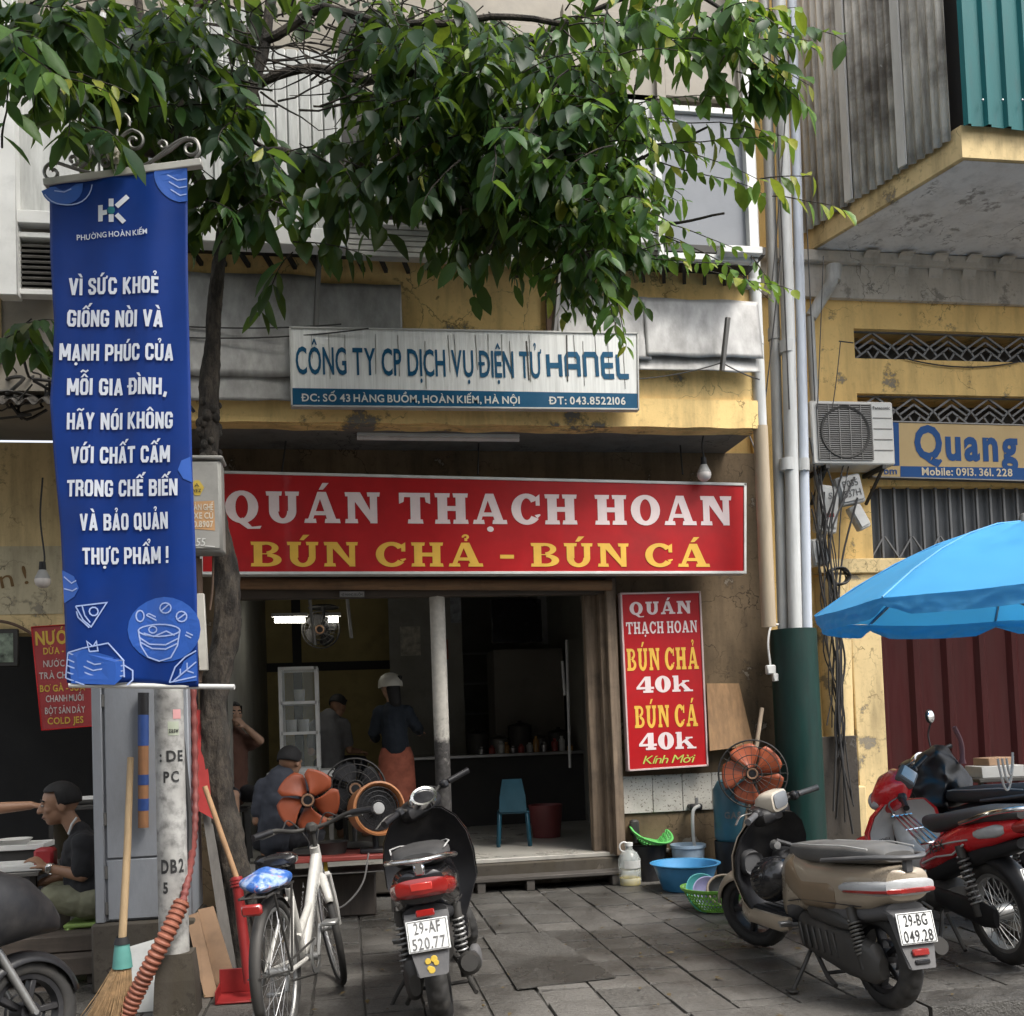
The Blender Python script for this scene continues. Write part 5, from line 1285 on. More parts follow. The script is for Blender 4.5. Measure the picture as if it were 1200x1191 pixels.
        Tm = Ms @ Matrix.Translation((hx - .05, 0, hz + .045)) @ Matrix.Rotation(-R(50), 4, 'Y') @ Matrix.Diagonal((.8, 1.15, 1, 1))
        b = MB(); b.lathe([(.052, .0), (.062, .022), (.078, .024), (.084, .006), (.084, -.02), (.06, -.04)], 28, Tm); pd = b.build('dial_bezel', M['chrome'], t, world=False)
        b = MB(); b.lathe([(0, .012), (.066, .012), (.068, -.02)], 24, Tm); b.build('dial_glass', M['black_gloss'], pd, world=False)
        b = MB(); b.body([(hx + .05, 0, hz - .02, .20, .10), (hx + .12, 0, hz - .03, .15, .08), (hx + .14, 0, hz - .035, .08, .05)], 18, M=Ms); b.build('headlight', M['lens_clear'], t, world=False)
    handlebars(t, Ms, hx, hz + .01, .34, .04, .10, gm=p.get('grip', 'black'), mirrors=p.get('mirrors', ()))
    # brake cables
    b = MB()
    for s in (1, -1): b.tube(smooth_path([(hx - .03, s * .16, hz + .03), (hx + .05, s * .14, hz + .06), (hx + .09, s * .05, hz - .06), (hx + .07, s * .03, hz - .15)], 4), .005, 6, M=Ms)
    b.build('brake_cable', M['cable'], t, world=False)
    return t
BL = 0.0
beige = scooter('scooter', 'beige scooter with dark grey seat and cream dial pod leaning beside the green basket', (2.09, -2.98, 0), R(95), R(-.6),
        dict(body='cream_met', side_patch='beige', under='grey_plastic', sk=.86, bk=-.05, seat='seat_grey', tail='strip', plate=('29-BG', '049.28'), platez=.42, steer=R(28), head='pod', pocket=True, wb=1.28, wo=.06, hz=.835, grip='grey_plastic', rail='grey_plastic', tailz=-.105))
blk = scooter('scooter', 'black scooter with wide red tail lamp and silver rail seen squarely from behind', (0.42, -2.70, 0), R(84), R(-6.5),
        dict(body='black_gloss', seat='seat_black', tail='wide', plate=('29-AF', '520.77'), platez=.475, steer=R(44), badge=True, wb=1.26, reflector='over', rail='chrome', shieldw=.26, ink='ink_grey', spring='alloy', platey=.0, tailz=-.03, hz=.955))
p0_ = dict(body='black', inner='black_matt', seat='seat_black', tail='wide', plate=('29-H1', '306.52'), mirrors=(1,), steer=R(10), wb=1.28, cowl='black')
FA = DP(30, 1182, 3.72); FB = FA - Vector((math.cos(R(38)), math.sin(R(38)), 0)) * .64 * VS
far = scooter('scooter', 'glossy black scooter with a bulky nose half cut off by the left edge', (FB.x, FB.y, 0), R(38), R(-5), dict(p0_, fork='alloy', mirrors=(1, -1), hz=.95, shieldw=.25, nose=True, body='black'))
bk2 = scooter('scooter', 'black scooter with one raised mirror standing behind the red motorbike', (3.66, -1.85, 0), R(96), R(-5), dict(p0_, steer=R(25), mirrors=(-1,), tailz=.03))

# ---------------------------------------------------------------- red underbone motorbike
def underbone():
    t = thing('motorbike', 'red motorbike with spoked wheels and a silver carrier parked by the kerb', 'motorbike', (3.04, -2.57, 0), (R(-6), 0, R(88.5)), 'motorbikes parked on the pavement'); t.scale = (VS,) * 3
    wb = 1.23; rx, fx, r = -wb / 2, wb / 2, .285
    Ms = steer_m(fx - .26, .85, R(50), R(27))
    wheel(t, rx, r, .085, M['alloy'], spoked=True, rr=.215); wheel(t, fx, r, .075, M['alloy'], Ms, spoked=True, rr=.215)
    b = MB(); b.body([(rx - .36, 0, .80, .05, .05), (rx - .30, 0, .785, .14, .10), (rx - .12, 0, .745, .23, .16), (rx + .12, 0, .69, .255, .19), (rx + .36, 0, .60, .25, .20), (rx + .55, 0, .515, .21, .15), (rx + .66, 0, .47, .14, .08)], 26); bo = b.build('body', M['red_paint'], t, world=False)
    b = MB(); b.body([(rx - .30, 0, .70, .10, .06), (rx - .05, 0, .63, .19, .10), (rx + .3, 0, .52, .2, .12), (rx + .6, 0, .42, .14, .14)], 16); b.build('under_panel', M['black_matt'], t, world=False)
    for s in (1, -1):
        b = MB(); q = [(rx + .60, .495), (rx + .46, .585), (rx + .20, .705), (rx + .05, .745), (rx + .20, .675), (rx + .35, .60)]
        # silver flash following the flank
        def flank(x, z):
            hw = .128 - max(0, x - (rx + .36)) * .10 - max(0, rx + .1 - x) * .05
            return (x, s * (hw + .003), z)
        b.tube([flank(*a_) for a_ in [(rx + .55, .50), (rx + .36, .565), (rx + .18, .60), (rx + .06, .67)]], .006, 6); b.tube([flank(*a_) for a_ in [(rx + .52, .545), (rx + .36, .625), (rx + .2, .665), (rx + .02, .70)]], .005, 6)
        b.build('silver_flash', M['light_grey_plastic'], bo, world=False)
        u = Vector((-1, 0, .32)).normalized() if s > 0 else Vector((1, 0, -.32)).normalized()
        c = Vector(flank(rx + .40, .578)) if s > 0 else Vector(flank(rx + .20, .64)); n = Vector((0, s, 0)); v = n.cross(u); v = v if v.z > 0 else -v
        b = MB(); put_text(b, 'RSX', c + n * .008, c + n * .008 + u * .17, v * .05, n, weight=.04, shear=.25); b.build('side_lettering', M['ink'], bo, world=False)
        b = MB(); b.body([(rx - .255, s * .055, .775, .06, .05), (rx - .20, s * .088, .765, .07, .07), (rx - .08, s * .113, .74, .035, .055), (rx - .04, s * .118, .735, .015, .03)], 14); b.build('turn_lamp', M['lens_clear'], t, world=False)
    b = MB(); b.body([(rx - .375, 0, .80, .08, .05), (rx - .33, 0, .79, .13, .075), (rx - .29, 0, .785, .14, .07)], 16); b.build('tail_lamp', M['lens_red'], t, world=False)
    b = MB(); b.body([(rx - .34, 0, .855, .10, .05), (rx - .25, 0, .855, .20, .08), (rx, 0, .825, .255, .10), (rx + .25, 0, .775, .25, .11), (rx + .45, 0, .735, .20, .11), (rx + .58, 0, .735, .12, .08), (rx + .62, 0, .735, .06, .04)], 22); b.build('seat', M['seat_black'], t, world=False)
    b = MB(); b.tube(smooth_path([(rx + .05, .135, .79), (rx - .2, .125, .86), (rx - .36, .08, .89), (rx - .40, 0, .89), (rx - .36, -.08, .89), (rx - .2, -.125, .86), (rx + .05, -.135, .79)], 5), .013, 8); b.build('grab_rail', M['chrome'], t, world=False)
    fender(r, .13, rx, R(60), R(185), None, .05).build('rear_fender', M['black'], t, world=False, solid=.004)
    b = MB(); b.bar((rx - .30, 0, .66), (rx - .42, 0, .38), .13, .012, .003, up=(0, 1, 0)); b.build('mudguard', M['black'], t, world=False)
    plate(t, (rx - .385, 0, .52), R(20), ('29-C2', '048.61'))
    for s in (1, -1): spring(t, (rx + .02, s * .125, .31), (rx + .10, s * .125, .64), .03, 9, mt='alloy')
    # swing arm, chain case, engine, exhaust, stands
    b = MB()
    for s in (1, -1): b.bar((rx, s * .10, r), (rx + .48, s * .09, .33), .03, .045, .006, up=(0, 1, 0))
    b.build('swing_arm', M['iron'], t, world=False)
    b = MB(); b.body([(rx - .10, .10, .285, .03, .10), (rx + .0, .105, .29, .04, .14), (rx + .3, .105, .31, .04, .12), (rx + .46, .10, .32, .03, .10)], 14); b.build('chain_case', M['black'], t, world=False)
    b = MB(); b.body([(rx + .42, 0, .30, .20, .12), (rx + .50, 0, .30, .26, .20), (rx + .74, 0, .30, .26, .20), (rx + .84, 0, .31, .16, .14), (rx + 1.0, 0, .34, .13, .13), (rx + 1.03, 0, .34, .08, .08)], 18)
    b.lathe([(0, .03), (.05, .028), (.065, 0)], 16, Matrix.Translation((rx + .60, .13, .29)) @ Matrix.Rotation(-PI / 2, 4, 'X')); b.build('engine', M['engine'], t, world=False)
    b = MB(); b.tube(smooth_path([(rx + .95, -.05, .28), (rx + .8, -.12, .20), (rx + .3, -.14, .20)], 4), .017, 8); b.tube([(rx + .3, -.15, .2), (rx + .25, -.15, .2), (rx - .25, -.155, .30), (rx - .3, -.155, .31)], [.025, .045, .045, .03], 14); b.build('exhaust', M['chrome'], t, world=False)
    b = MB(); b.tube([(rx + .55, -.20, .25), (rx + .55, .20, .25)], .01, 8)
    for s in (1, -1): b.tube([(rx + .55, s * .14, .25), (rx + .55, s * .24, .25)], .016, 8)
    b.build('footrest', M['rubber'], t, world=False)
    b = MB(); b.tube([(rx + .62, .14, .28), (rx + .42, .165, .26)], .008, 8); b.tube([(rx + .62, .16, .25), (rx + .78, .165, .22)], .008, 8); b.build('gear_lever', M['alloy'], t, world=False)
    b = MB(); b.tube(smooth_path([(rx + .46, .08, .24), (rx + .38, .16, .12), (rx + .33, .24, .015)], 4), .011, 8); b.box((rx + .33, .245, .012), (.06, .05, .012), bev=.004); b.build('side_stand', M['iron'], t, world=False)
    b = MB()
    for s in (1, -1): b.tube([(rx + .38, s * .10, .22), (rx + .18, s * .14, .06)], .012, 8)
    b.build('centre_stand', M['iron'], t, world=False)
    # step-through frame, leg shields, carrier
    b = MB(); b.body([(rx + .58, 0, .50, .11, .10), (rx + .75, 0, .47, .12, .12), (rx + .88, 0, .52, .12, .13), (rx + .95, 0, .66, .11, .16), (rx + .96, 0, .78, .09, .10)], 16); b.build('frame_cover', M['light_grey_plastic'], t, world=False)
    for s in (1, -1):
        b = MB(); rings = []
        for z, x, y0, y1 in ((.30, fx - .36, .06, .13), (.40, fx - .30, .06, .19), (.55, fx - .24, .05, .235), (.66, fx - .24, .05, .235), (.76, fx - .27, .04, .20), (.83, fx - .29, .03, .13)):
            rings.append([(x, s * y0, z), (x - .01, s * (y0 + y1) / 2, z), (x - .07, s * y1, z), (x - .085, s * y1, z), (x - .04, s * (y0 + y1) / 2, z), (x - .03, s * y0, z)])
        b.loft(rings); ls = b.build('leg_shield', M['light_grey_plastic'], t, world=False)
        b = MB(); b.loft([[(p[0] + .02, p[1] * 1.09, p[2] * 1.006) for p in rg[:3]] + [(p[0] - .004, p[1] * 1.09, p[2] * 1.004) for p in rg[3:5]] + [(rg[5][0] + .025, rg[5][1], rg[5][2])] for rg in rings]); b.build('outer_shield', M['red_paint'], ls, world=False)
        if s > 0:
            n = Vector((-1, -.25, 0)).normalized(); u = Vector((0.2, -1, 0)).normalized(); c = Vector((fx - .325, .185, .60))
            b = MB(); put_text(b, 'HONDA', c, c + u * .085, Vector((0, 0, .018)), n, lift=.006, weight=.05); b.build('shield_lettering', M['ink'], ls, world=False)
    b = MB()
    for y in (-.06, -.02, .02, .06): b.tube([(rx + .62, y, .60), (rx + .92, y * .8, .74)], .008, 7)
    for f in (0, .5, 1): b.tube([(lerp(rx + .62, rx + .92, f), -.07, lerp(.60, .74, f)), (lerp(rx + .62, rx + .92, f), .07, lerp(.60, .74, f))], .008, 7)
    b.tube(smooth_path([(rx + .92, .05, .74), (rx + .93, .07, .80), (rx + .90, .075, .83), (rx + .88, .07, .80)], 3), .007, 7); b.build('carrier', M['chrome'], t, world=False)
    b = MB()
    for s in (1, -1): b.tube([(fx - .20, s * .07, .62), (fx - .10, s * .08, .42), (fx, s * .085, r)], [.022, .02, .017], 10, M=Ms)
    b.tube([(fx, -.1, r), (fx, .1, r)], .011, 8, M=Ms); b.build('fork', M['black'], t, world=False)
    fender(r, .13, fx, R(4), R(140), Ms, .05).build('front_fender', M['red_paint'], t, world=False, solid=.004)
    hx, hz = fx - .30, .92
    b = MB(); b.body([(hx - .10, 0, hz + .02, .12, .06), (hx - .07, 0, hz + .01, .22, .15), (hx + .01, 0, hz - .01, .30, .23), (hx + .10, 0, hz - .04, .27, .23), (hx + .17, 0, hz - .07, .14, .12), (hx + .19, 0, hz - .08, .08, .05)], 22, M=Ms); b.build('head_cowl', M['red_paint'], t, world=False)
    Tm = Ms @ Matrix.Translation((hx - .085, 0, hz + .055)) @ Matrix.Rotation(-R(55), 4, 'Y')
    b = MB(); b.box((0, 0, 0), (.12, .16, .05), bev=.022, seg=3, M=Tm); dl = b.build('dial_bezel', M['grey_plastic'], t, world=False)
    b = MB(); b.box((0, 0, .022), (.092, .13, .02), bev=.009, seg=2, M=Tm); b.build('dial_glass', M['lens_clear'], dl, world=False)
    b = MB(); b.ball((hx + .165, 0, hz - .065), (.045, .075, .055), 16, 9, M=Ms); b.build('headlight', M['lens_clear'], t, world=False)
    for s in (1, -1):
        b = MB(); b.ball((hx + .12, s * .095, hz - .05), (.055, .035, .03), 12, 7, M=Ms); b.build('turn_lamp', M['lens_clear'], t, world=False)
    handlebars(t, Ms, hx - .03, hz - .01, .33, .02, .10)
    return t
red = underbone()

# ---------------------------------------------------------------- bicycle
def bicycle():
    pr, pf = G(334, 1224), G(384, 1166)
    d = (pf - pr); yaw = math.atan2(d.y, d.x)
    t = thing('bicycle', 'white city bicycle with a blue plastic bag on its rear rack beside the red dustpan', 'bicycle', (pr.x, pr.y, 0), (R(-4), 0, yaw)); t.scale = (VS,) * 3
    r = .325; rx, fx = 0.0, 1.02; wm = mat('white_bicycle_paint', (0.46, 0.45, 0.42), .45, dirt=.55, dscale=6, coat=.2)
    Ms = Matrix.Translation((fx - .16, 0, .8)) @ Matrix.Rotation(R(22), 4, Vector((-.3, 0, .95))) @ Matrix.Translation((-fx + .16, 0, -.8))
    for x, mm in ((rx, None), (fx, Ms)):
        T = Matrix.Translation((x, 0, r)); T = mm @ T if mm is not None else T
        b = MB(); b.tube([(.0, -.05, 0), (0, .05, 0)], .02, 10, M=T); wh = b.build('wheel', M['alloy'], t, world=False)
        b = MB(); b.tube(arc((0, 0, 0), r - .018, 0, 2 * PI, 60)[:-1], .019, 10, M=T, closed=True); b.build('tyre', M['rubber'], wh, world=False)
        b = MB(); b.tube(arc((0, 0, 0), r - .045, 0, 2 * PI, 60)[:-1], .011, 8, M=T, closed=True); b.build('rim', M['alloy'], wh, world=False)
        b = MB()
        for k in range(28):
            a = 2 * PI * k / 28; s = 1 if k % 2 else -1
            b.tube([(.02 * math.cos(a + 1.2), s * .035, .02 * math.sin(a + 1.2)), ((r - .05) * math.cos(a), 0, (r - .05) * math.sin(a))], .0016, 4, M=T)
        b.build('spokes', M['steel'], wh, world=False)
    bb, st, hd0, hd1 = Vector((.44, 0, .29)), Vector((.29, 0, .66)), Vector((fx - .115, 0, .60)), Vector((fx - .17, 0, .79))
    b = MB(); b.tube([hd1, hd1.lerp(hd0, .3), bb], [.026, .030, .028], 14, flat=1.25); b.tube([hd0 + Vector((0, 0, .03)), Vector((.36, 0, .40))], .02, 12); b.tube([bb, st], .019, 12); b.tube([hd0, hd1], .026, 12)
    for s in (1, -1): b.tube([bb + Vector((0, s * .03, 0)), (rx, s * .06, r)], .011, 8); b.tube([st + Vector((0, s * .015, -.05)), (rx, s * .06, r)], .010, 8)
    fr = b.build('frame', wm, t, world=False)
    ax_ = (bb - hd1).normalized(); n = Vector((0, 1, 0)); v = n.cross(ax_); v = -v
    for s in (1, -1):
        L0, L1 = (hd1.lerp(bb, .92), hd1.lerp(bb, .35)) if s > 0 else (hd1.lerp(bb, .35), hd1.lerp(bb, .92))
        n = Vector((0, s, 0)); u = (L1 - L0).normalized(); v = n.cross(u)
        if v.dot(Vector((-1, 0, 0))) < 0 and s > 0: v = -v
        b = MB(); put_text(b, 'THONGNHAT', L0 + n * .033 - v * .012, L1 + n * .033 - v * .012, v * .026, n, weight=.02, lift=.003); b.build('frame_lettering', M['ink_grey'], fr, world=False)
    b = MB()
    for s in (1, -1): b.tube(smooth_path([(fx - .115, s * .045, .62), (fx - .06, s * .055, .45), (fx, s * .055, r)], 4), .013, 8, M=Ms)
    b.tube([(fx - .115, -.05, .62), (fx - .115, .05, .62)], .016, 8, M=Ms); b.build('fork', wm, t, world=False)
    for x, mm, a0, a1, m_ in ((rx, None, R(45), R(200), M['iron']), (fx, Ms, R(5), R(150), wm)):
        f = fender(r, .055, x, a0, a1, mm, .022, .018, 26)
        for s in (1, -1):
            a = a1 - .5 if x == rx else a0 + .35; P = Vector((x + (r + .02) * math.cos(a), s * .025, r + (r + .02) * math.sin(a))); f.tube([P, (x, s * .06, r)], .0035, 5, M=mm)
        f.build('mudguard', m_, t, world=False, solid=.002)
    b = MB(); b.tube([hd1, hd1 + Vector((-.02, 0, .09))], .013, 10, M=Ms); H = hd1 + Vector((-.02, 0, .10))
    b.box(H + Vector((.01, 0, -.0)), (.07, .06, .06), bev=.015, M=Ms)
    b.tube(smooth_path([H + Vector((-.14, .31, .03)), H + Vector((-.06, .20, .035)), H + Vector((.03, .08, .0)), H + Vector((.03, -.08, .0)), H + Vector((-.06, -.20, .035)), H + Vector((-.14, -.31, .03))], 5), .0125, 10, M=Ms); hb = b.build('handlebar', M['iron'], t, world=False)
    for s in (1, -1):
        b = MB(); b.tube([H + Vector((-.075, s * .215, .035)), H + Vector((-.143, s * .315, .03))], .0175, 12, M=Ms); b.build('grip', M['black'], hb, world=False)
        b = MB(); b.tube(smooth_path([H + Vector((-.03, s * .16, .03)), H + Vector((0, s * .2, .015)), H + Vector((-.07, s * .27, .01))], 3), .006, 6, M=Ms); b.build('brake_lever', M['dull_metal'], hb, world=False)
    b = MB(); b.tube(smooth_path([H + Vector((0, .15, .03)), H + Vector((.09, .1, .06)), H + Vector((.1, .02, -.08)), hd0 + Vector((.03, .02, 0))], 5), .004, 6, M=Ms); b.tube(smooth_path([H + Vector((0, -.15, .03)), H + Vector((.1, -.09, .05)), H + Vector((.08, -.02, -.1)), hd0 + Vector((-.05, -.02, -.05))], 5), .004, 6, M=Ms); b.build('brake_cable', M['cable'], t, world=False)
    b = MB(); S0 = st + Vector((-.045, 0, .11)); b.tube([st, S0], .013, 10)
    b.body([(S0.x - .13, 0, S0.z + .035, .12, .03), (S0.x - .11, 0, S0.z + .035, .19, .06), (S0.x - .02, 0, S0.z + .035, .16, .06), (S0.x + .08, 0, S0.z + .035, .07, .045), (S0.x + .15, 0, S0.z + .03, .04, .03)], 18); b.build('saddle', M['black_gloss'], t, world=False)
    b = MB(); z = .70
    for y in (-.06, 0, .06): b.tube([(.17, y, z), (-.26, y, z)], .006, 6)
    for x in (.15, -.05, -.25): b.tube([(x, -.065, z), (x, .065, z)], .006, 6)
    for s in (1, -1): b.tube([(-.16, s * .065, z), (rx, s * .065, r)], .006, 6); b.tube([(.12, s * .065, z), (rx, s * .065, r)], .006, 6)
    b.build('rear_rack', M['iron'], t, world=False)
    b = MB(); b.box((-.285, 0, .655), (.03, .09, .05), bev=.01); b.build('reflector', M['lens_red'], t, world=False)
    b = MB(); b.lathe([(.055, -.003), (.09, -.003), (.09, .003), (.055, .003), (.055, -.003)], 26, Matrix.Translation((.44, -.06, .29)) @ RYM)
    for a in (R(60), R(240)):
        c_, s_ = math.cos(a), math.sin(a); y = -.075 if a < PI else .075; b.bar((.44, y, .29), (.44 + .165 * c_, y, .29 + .165 * s_), .014, .02, .004, up=(0, 1, 0))
        b.box((.44 + .165 * c_, y * 1.7, .29 + .165 * s_), (.09, .08, .022), bev=.006)
    b.tube([(.44, .075, .29), (.44, -.075, .29)], .02, 10); b.build('crank_set', M['alloy'], t, world=False)
    b = MB(); b.tube([(.44, -.06, .375), (0, -.06, .37)], .006, 5); b.tube([(.44, -.06, .205), (0, -.06, .28)], .006, 5); b.build('chain', M['iron'], t, world=False)
    b = MB(); b.tube([(.06, .08, .30), (-.03, .17, .02)], .009, 8); b.build('kick_stand', M['dull_metal'], t, world=False)
    Mw = abs_m(t)
    def bag(): 
        m, tt, bs = new_mat('blue_patterned_plastic'); vv = coords(tt); n1 = noise_n(tt, vv, 16, 3); n2 = noise_n(tt, vv, 30, 3)
        c1_ = mixc(tt, ramp(tt, n1, .45, .55), (0.04, 0.13, 0.42), (0.30, 0.40, 0.62)); c1_ = mixc(tt, ramp(tt, n2, .60, .66), c1_, (0.55, 0.22, 0.24)); tt.links.new(c1_, bs.inputs['Base Color']); bs.inputs['Roughness'].default_value = .35; bump(tt, bs, n1, .6, .02); return m
    b = MB(); b.ball((-.05, 0, .745), (.17, .105, .045), 26, 14, M=Mw)
    b.v = [tuple(Vector(v) + Vector((mnoise.noise(Vector(v) * 14), mnoise.noise(Vector(v) * 14 + Vector((5, 0, 0))), mnoise.noise(Vector(v) * 14 + Vector((0, 9, 0))))) * .016) for v in b.v]
    tag(b.build('plastic_bag', bag()), 'crumpled blue patterned plastic bag resting on the rear rack of the bicycle', 'bag')
    return t
bicycle()
# ================================================================ TREE
def bark():
    m, t, b = new_mat('bark'); v = coords(t, (1, 1, .35)); n1 = noise_n(t, v, 9, 9, .7); n2 = noise_n(t, coords(t), 3, 6)
    n3 = noise_n(t, coords(t, (1, 1, .5)), 38, 6, .7); c = mixc(t, ramp(t, n1, .42, .60), (0.011, 0.009, 0.007), (0.075, 0.060, 0.046)); c = mixc(t, ramp(t, n3, .48, .62, 0, .75), c, (0.010, 0.008, 0.007)); c = mixc(t, ramp(t, n2, .5, .7, 0, .45), c, (0.11, 0.10, 0.085))
    t.links.new(c, b.inputs['Base Color']); b.inputs['Roughness'].default_value = .9; bump(t, b, n3, 1.0, .02); return m
M['bark'] = bark()
def leafmat():
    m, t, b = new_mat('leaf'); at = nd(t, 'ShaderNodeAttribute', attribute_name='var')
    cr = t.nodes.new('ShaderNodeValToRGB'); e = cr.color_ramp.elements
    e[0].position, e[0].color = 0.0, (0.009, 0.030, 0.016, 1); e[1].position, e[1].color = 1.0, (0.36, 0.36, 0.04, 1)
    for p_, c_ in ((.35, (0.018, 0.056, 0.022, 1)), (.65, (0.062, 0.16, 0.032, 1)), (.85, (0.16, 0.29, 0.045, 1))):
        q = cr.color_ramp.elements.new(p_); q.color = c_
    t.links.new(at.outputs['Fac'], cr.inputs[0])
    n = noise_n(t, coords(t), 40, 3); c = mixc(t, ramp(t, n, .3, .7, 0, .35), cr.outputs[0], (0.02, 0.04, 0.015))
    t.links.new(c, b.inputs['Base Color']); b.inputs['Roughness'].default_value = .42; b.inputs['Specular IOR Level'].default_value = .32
    tr = nd(t, 'ShaderNodeBsdfTranslucent'); mx = nd(t, 'ShaderNodeMixShader'); mx.inputs[0].default_value = .42
    c2 = mixc(t, 0.5, c, (0.24, 0.36, 0.03)); t.links.new(c2, tr.inputs['Color'])
    out = t.nodes['Material Output']; t.links.new(b.outputs[0], mx.inputs[1]); t.links.new(tr.outputs[0], mx.inputs[2]); t.links.new(mx.outputs[0], out.inputs['Surface']); return m
M['leaf'] = leafmat()
tb = G(288, 1136)
tree = thing('street_tree', 'leafy street tree with a scarred leaning trunk and hanging glossy leaves before the shophouse', 'tree', tb)
YT = tb.y
def tp(px, py, y=None): return W(px, py, YT if y is None else y)
b = MB()
path = [(290, 1150), (280, 1060), (264, 970), (250, 885), (252, 810), (264, 750), (268, 690), (258, 630), (249, 570), (246, 510), (245, 455), (250, 385), (256, 315), (266, 250), (276, 200), (290, 130), (310, 50), (325, -60), (330, -160)]
rad = [.100, .088, .080, .074, .072, .068, .064, .054, .046, .046, .050, .036, .034, .034, .034, .034, .03, .028, .025]
pp = smooth_path([tp(*q) for q in path], 10); rr = []
for i in range(len(path) - 1): rr += [lerp(rad[i], rad[i + 1], k / 10) for k in range(10)]
rr.append(rad[-1])
n_ = 36; rings = []
for i, p in enumerate(pp):
    ring_ = []
    for j in range(n_):
        a = 2 * PI * j / n_; d = Vector((math.cos(a), math.sin(a), 0))
        q = 1 + .26 * mnoise.noise(p * 5 + d * .9) + .16 * mnoise.noise(p * 14 + d * 3) + .09 * mnoise.noise(p * 32 + d * 7)
        ring_.append(p + d * rr[i] * q)
    rings.append(ring_)
b.loft(rings)
for k in range(26):
    a = rng.uniform(0, 2 * PI); h = rng.uniform(470, 540); c = tp(246, h); r_ = rng.uniform(.012, .028)
    b.ball(c + Vector((.048 * math.cos(a), .048 * math.sin(a), 0)), (r_, r_, r_ * 1.2), 8, 6)
b.build('trunk', M['bark'], tree)
limbs = [([(266, 255), (240, 222), (216, 180), (206, 130), (216, 75), (232, 20), (252, -60)], .038, .026, 0), ([(214, 160), (190, 140), (176, 90), (168, 30), (160, -50)], .024, .018, .1), ([(212, 176), (150, 172), (110, 142), (60, 103), (20, 70), (-50, 30)], .034, .02, .15),
         ([(222, 60), (200, 45), (150, 30), (90, 10)], .016, .01, .1), ([(280, 190), (330, 178), (400, 200), (450, 160), (520, 110), (600, 60)], .03, .014, -.1), ([(300, 100), (360, 80), (430, 95), (500, 90), (560, 140), (640, 190)], .026, .012, -.3),
         ([(310, 50), (380, 10), (470, 30), (600, 20), (720, 40)], .026, .012, -.5), ([(285, 160), (305, 170), (410, 225), (440, 205)], .014, .007, -.05), ([(540, 120), (620, 170), (700, 200), (760, 180), (830, 150)], .015, .006, -.4), ([(600, 190), (680, 250), (780, 260), (850, 250)], .013, .006, -.4),
         ([(600, 60), (700, 10), (800, -10), (860, 20), (910, 30)], .016, .006, -.6), ([(500, 90), (480, 200), (520, 260), (600, 270), (690, 310)], .014, .006, -.3)]
b = MB()
for pts, r0, r1, dy in limbs:
    P = smooth_path([tp(x, y, YT + dy * (i / (len(pts) - 1)) * 1.0) for i, (x, y) in enumerate(pts)], 5); n = len(P)
    P = [p + Vector((mnoise.noise(p * 6), mnoise.noise(p * 6 + Vector((9, 0, 0))), mnoise.noise(p * 6 + Vector((0, 9, 0))))) * .02 for p in P]
    b.tube(P, [lerp(r0, r1, i / (n - 1)) for i in range(n)], 9)
b.build('limb', M['bark'], tree)
b = MB(); rt = random.Random(21)
for k in range(80):
    x, y = rt.uniform(290, 480), rt.uniform(0, 130); p = tp(x, y, YT + rt.uniform(-.5, .4)); a = rt.uniform(-.6, 3.6); pts = [p]
    for q in range(5):
        a += rt.gauss(0, .35); pts.append(pts[-1] + Vector((math.cos(a) * .10, rt.gauss(0, .03), math.sin(a) * .06)))
    b.tube(pts, [.006, .005, .0045, .004, .003, .002], 5)
lv = MB()
def leaf(p, d, nrm, L, var):
    d = d.normalized(); s = d.cross(nrm).normalized(); n = s.cross(d).normalized(); w = L * rt.uniform(.19, .25); c_ = L * rt.uniform(.05, .22); fold = rt.uniform(.15, .5)
    def q(u, v): return p + d * (L * u) + s * (w * v) + n * (abs(v) * w * fold - c_ * u * u + (.02 * L if abs(v) > 0 and .3 < u < .5 else 0))
    vs = [q(0, 0), q(.25, .78), q(.25, 0), q(.25, -.78), q(.52, 1), q(.54, 0), q(.52, -1), q(.78, .62), q(.79, 0), q(.78, -.62), q(1.0, 0)]
    lv.add(vs, [[0, 2, 1], [0, 3, 2], [1, 2, 5, 4], [2, 3, 6, 5], [4, 5, 8, 7], [5, 6, 9, 8], [7, 8, 10], [8, 9, 10]], True, var=min(.99, max(.01, var)))
def spray(p, d, length, n, L, var, droop=.5, young=0.0):
    d = d.normalized(); pts = [p.copy()]; st = length / n
    for i in range(n):
        d = (d + Vector((rt.gauss(0, .08), rt.gauss(0, .08), -droop / n + rt.gauss(0, .05)))).normalized()
        pts.append(pts[-1] + d * st)
    b.tube(pts, [lerp(.0045, .0018, i / n) for i in range(n + 1)], 4, caps=False)
    side = d.cross(Vector((0, 0, 1)));
    if side.length < .2: side = Vector((1, 0, 0))
    side.normalize()
    for i in range(1, n + 1):
        for sgn in ((1, -1) if rt.random() < .55 else (rt.choice((1, -1)),)):
            ld = d * rt.uniform(.2, .7) + side * sgn * rt.uniform(.4, 1.0) + Vector((rt.gauss(0, .25), rt.gauss(0, .25), -rt.uniform(.25, 1.2)))
            nn = Vector((rt.gauss(0, .35), rt.gauss(-.35, .4), 1)).normalized()
            leaf(pts[i], ld, nn, L * rt.uniform(.55, 1.35) * (1 - .25 * i / n), var + rt.gauss(.0, .13) + (.5 if rt.random() < .025 else 0) + young * (i / n) ** 2)
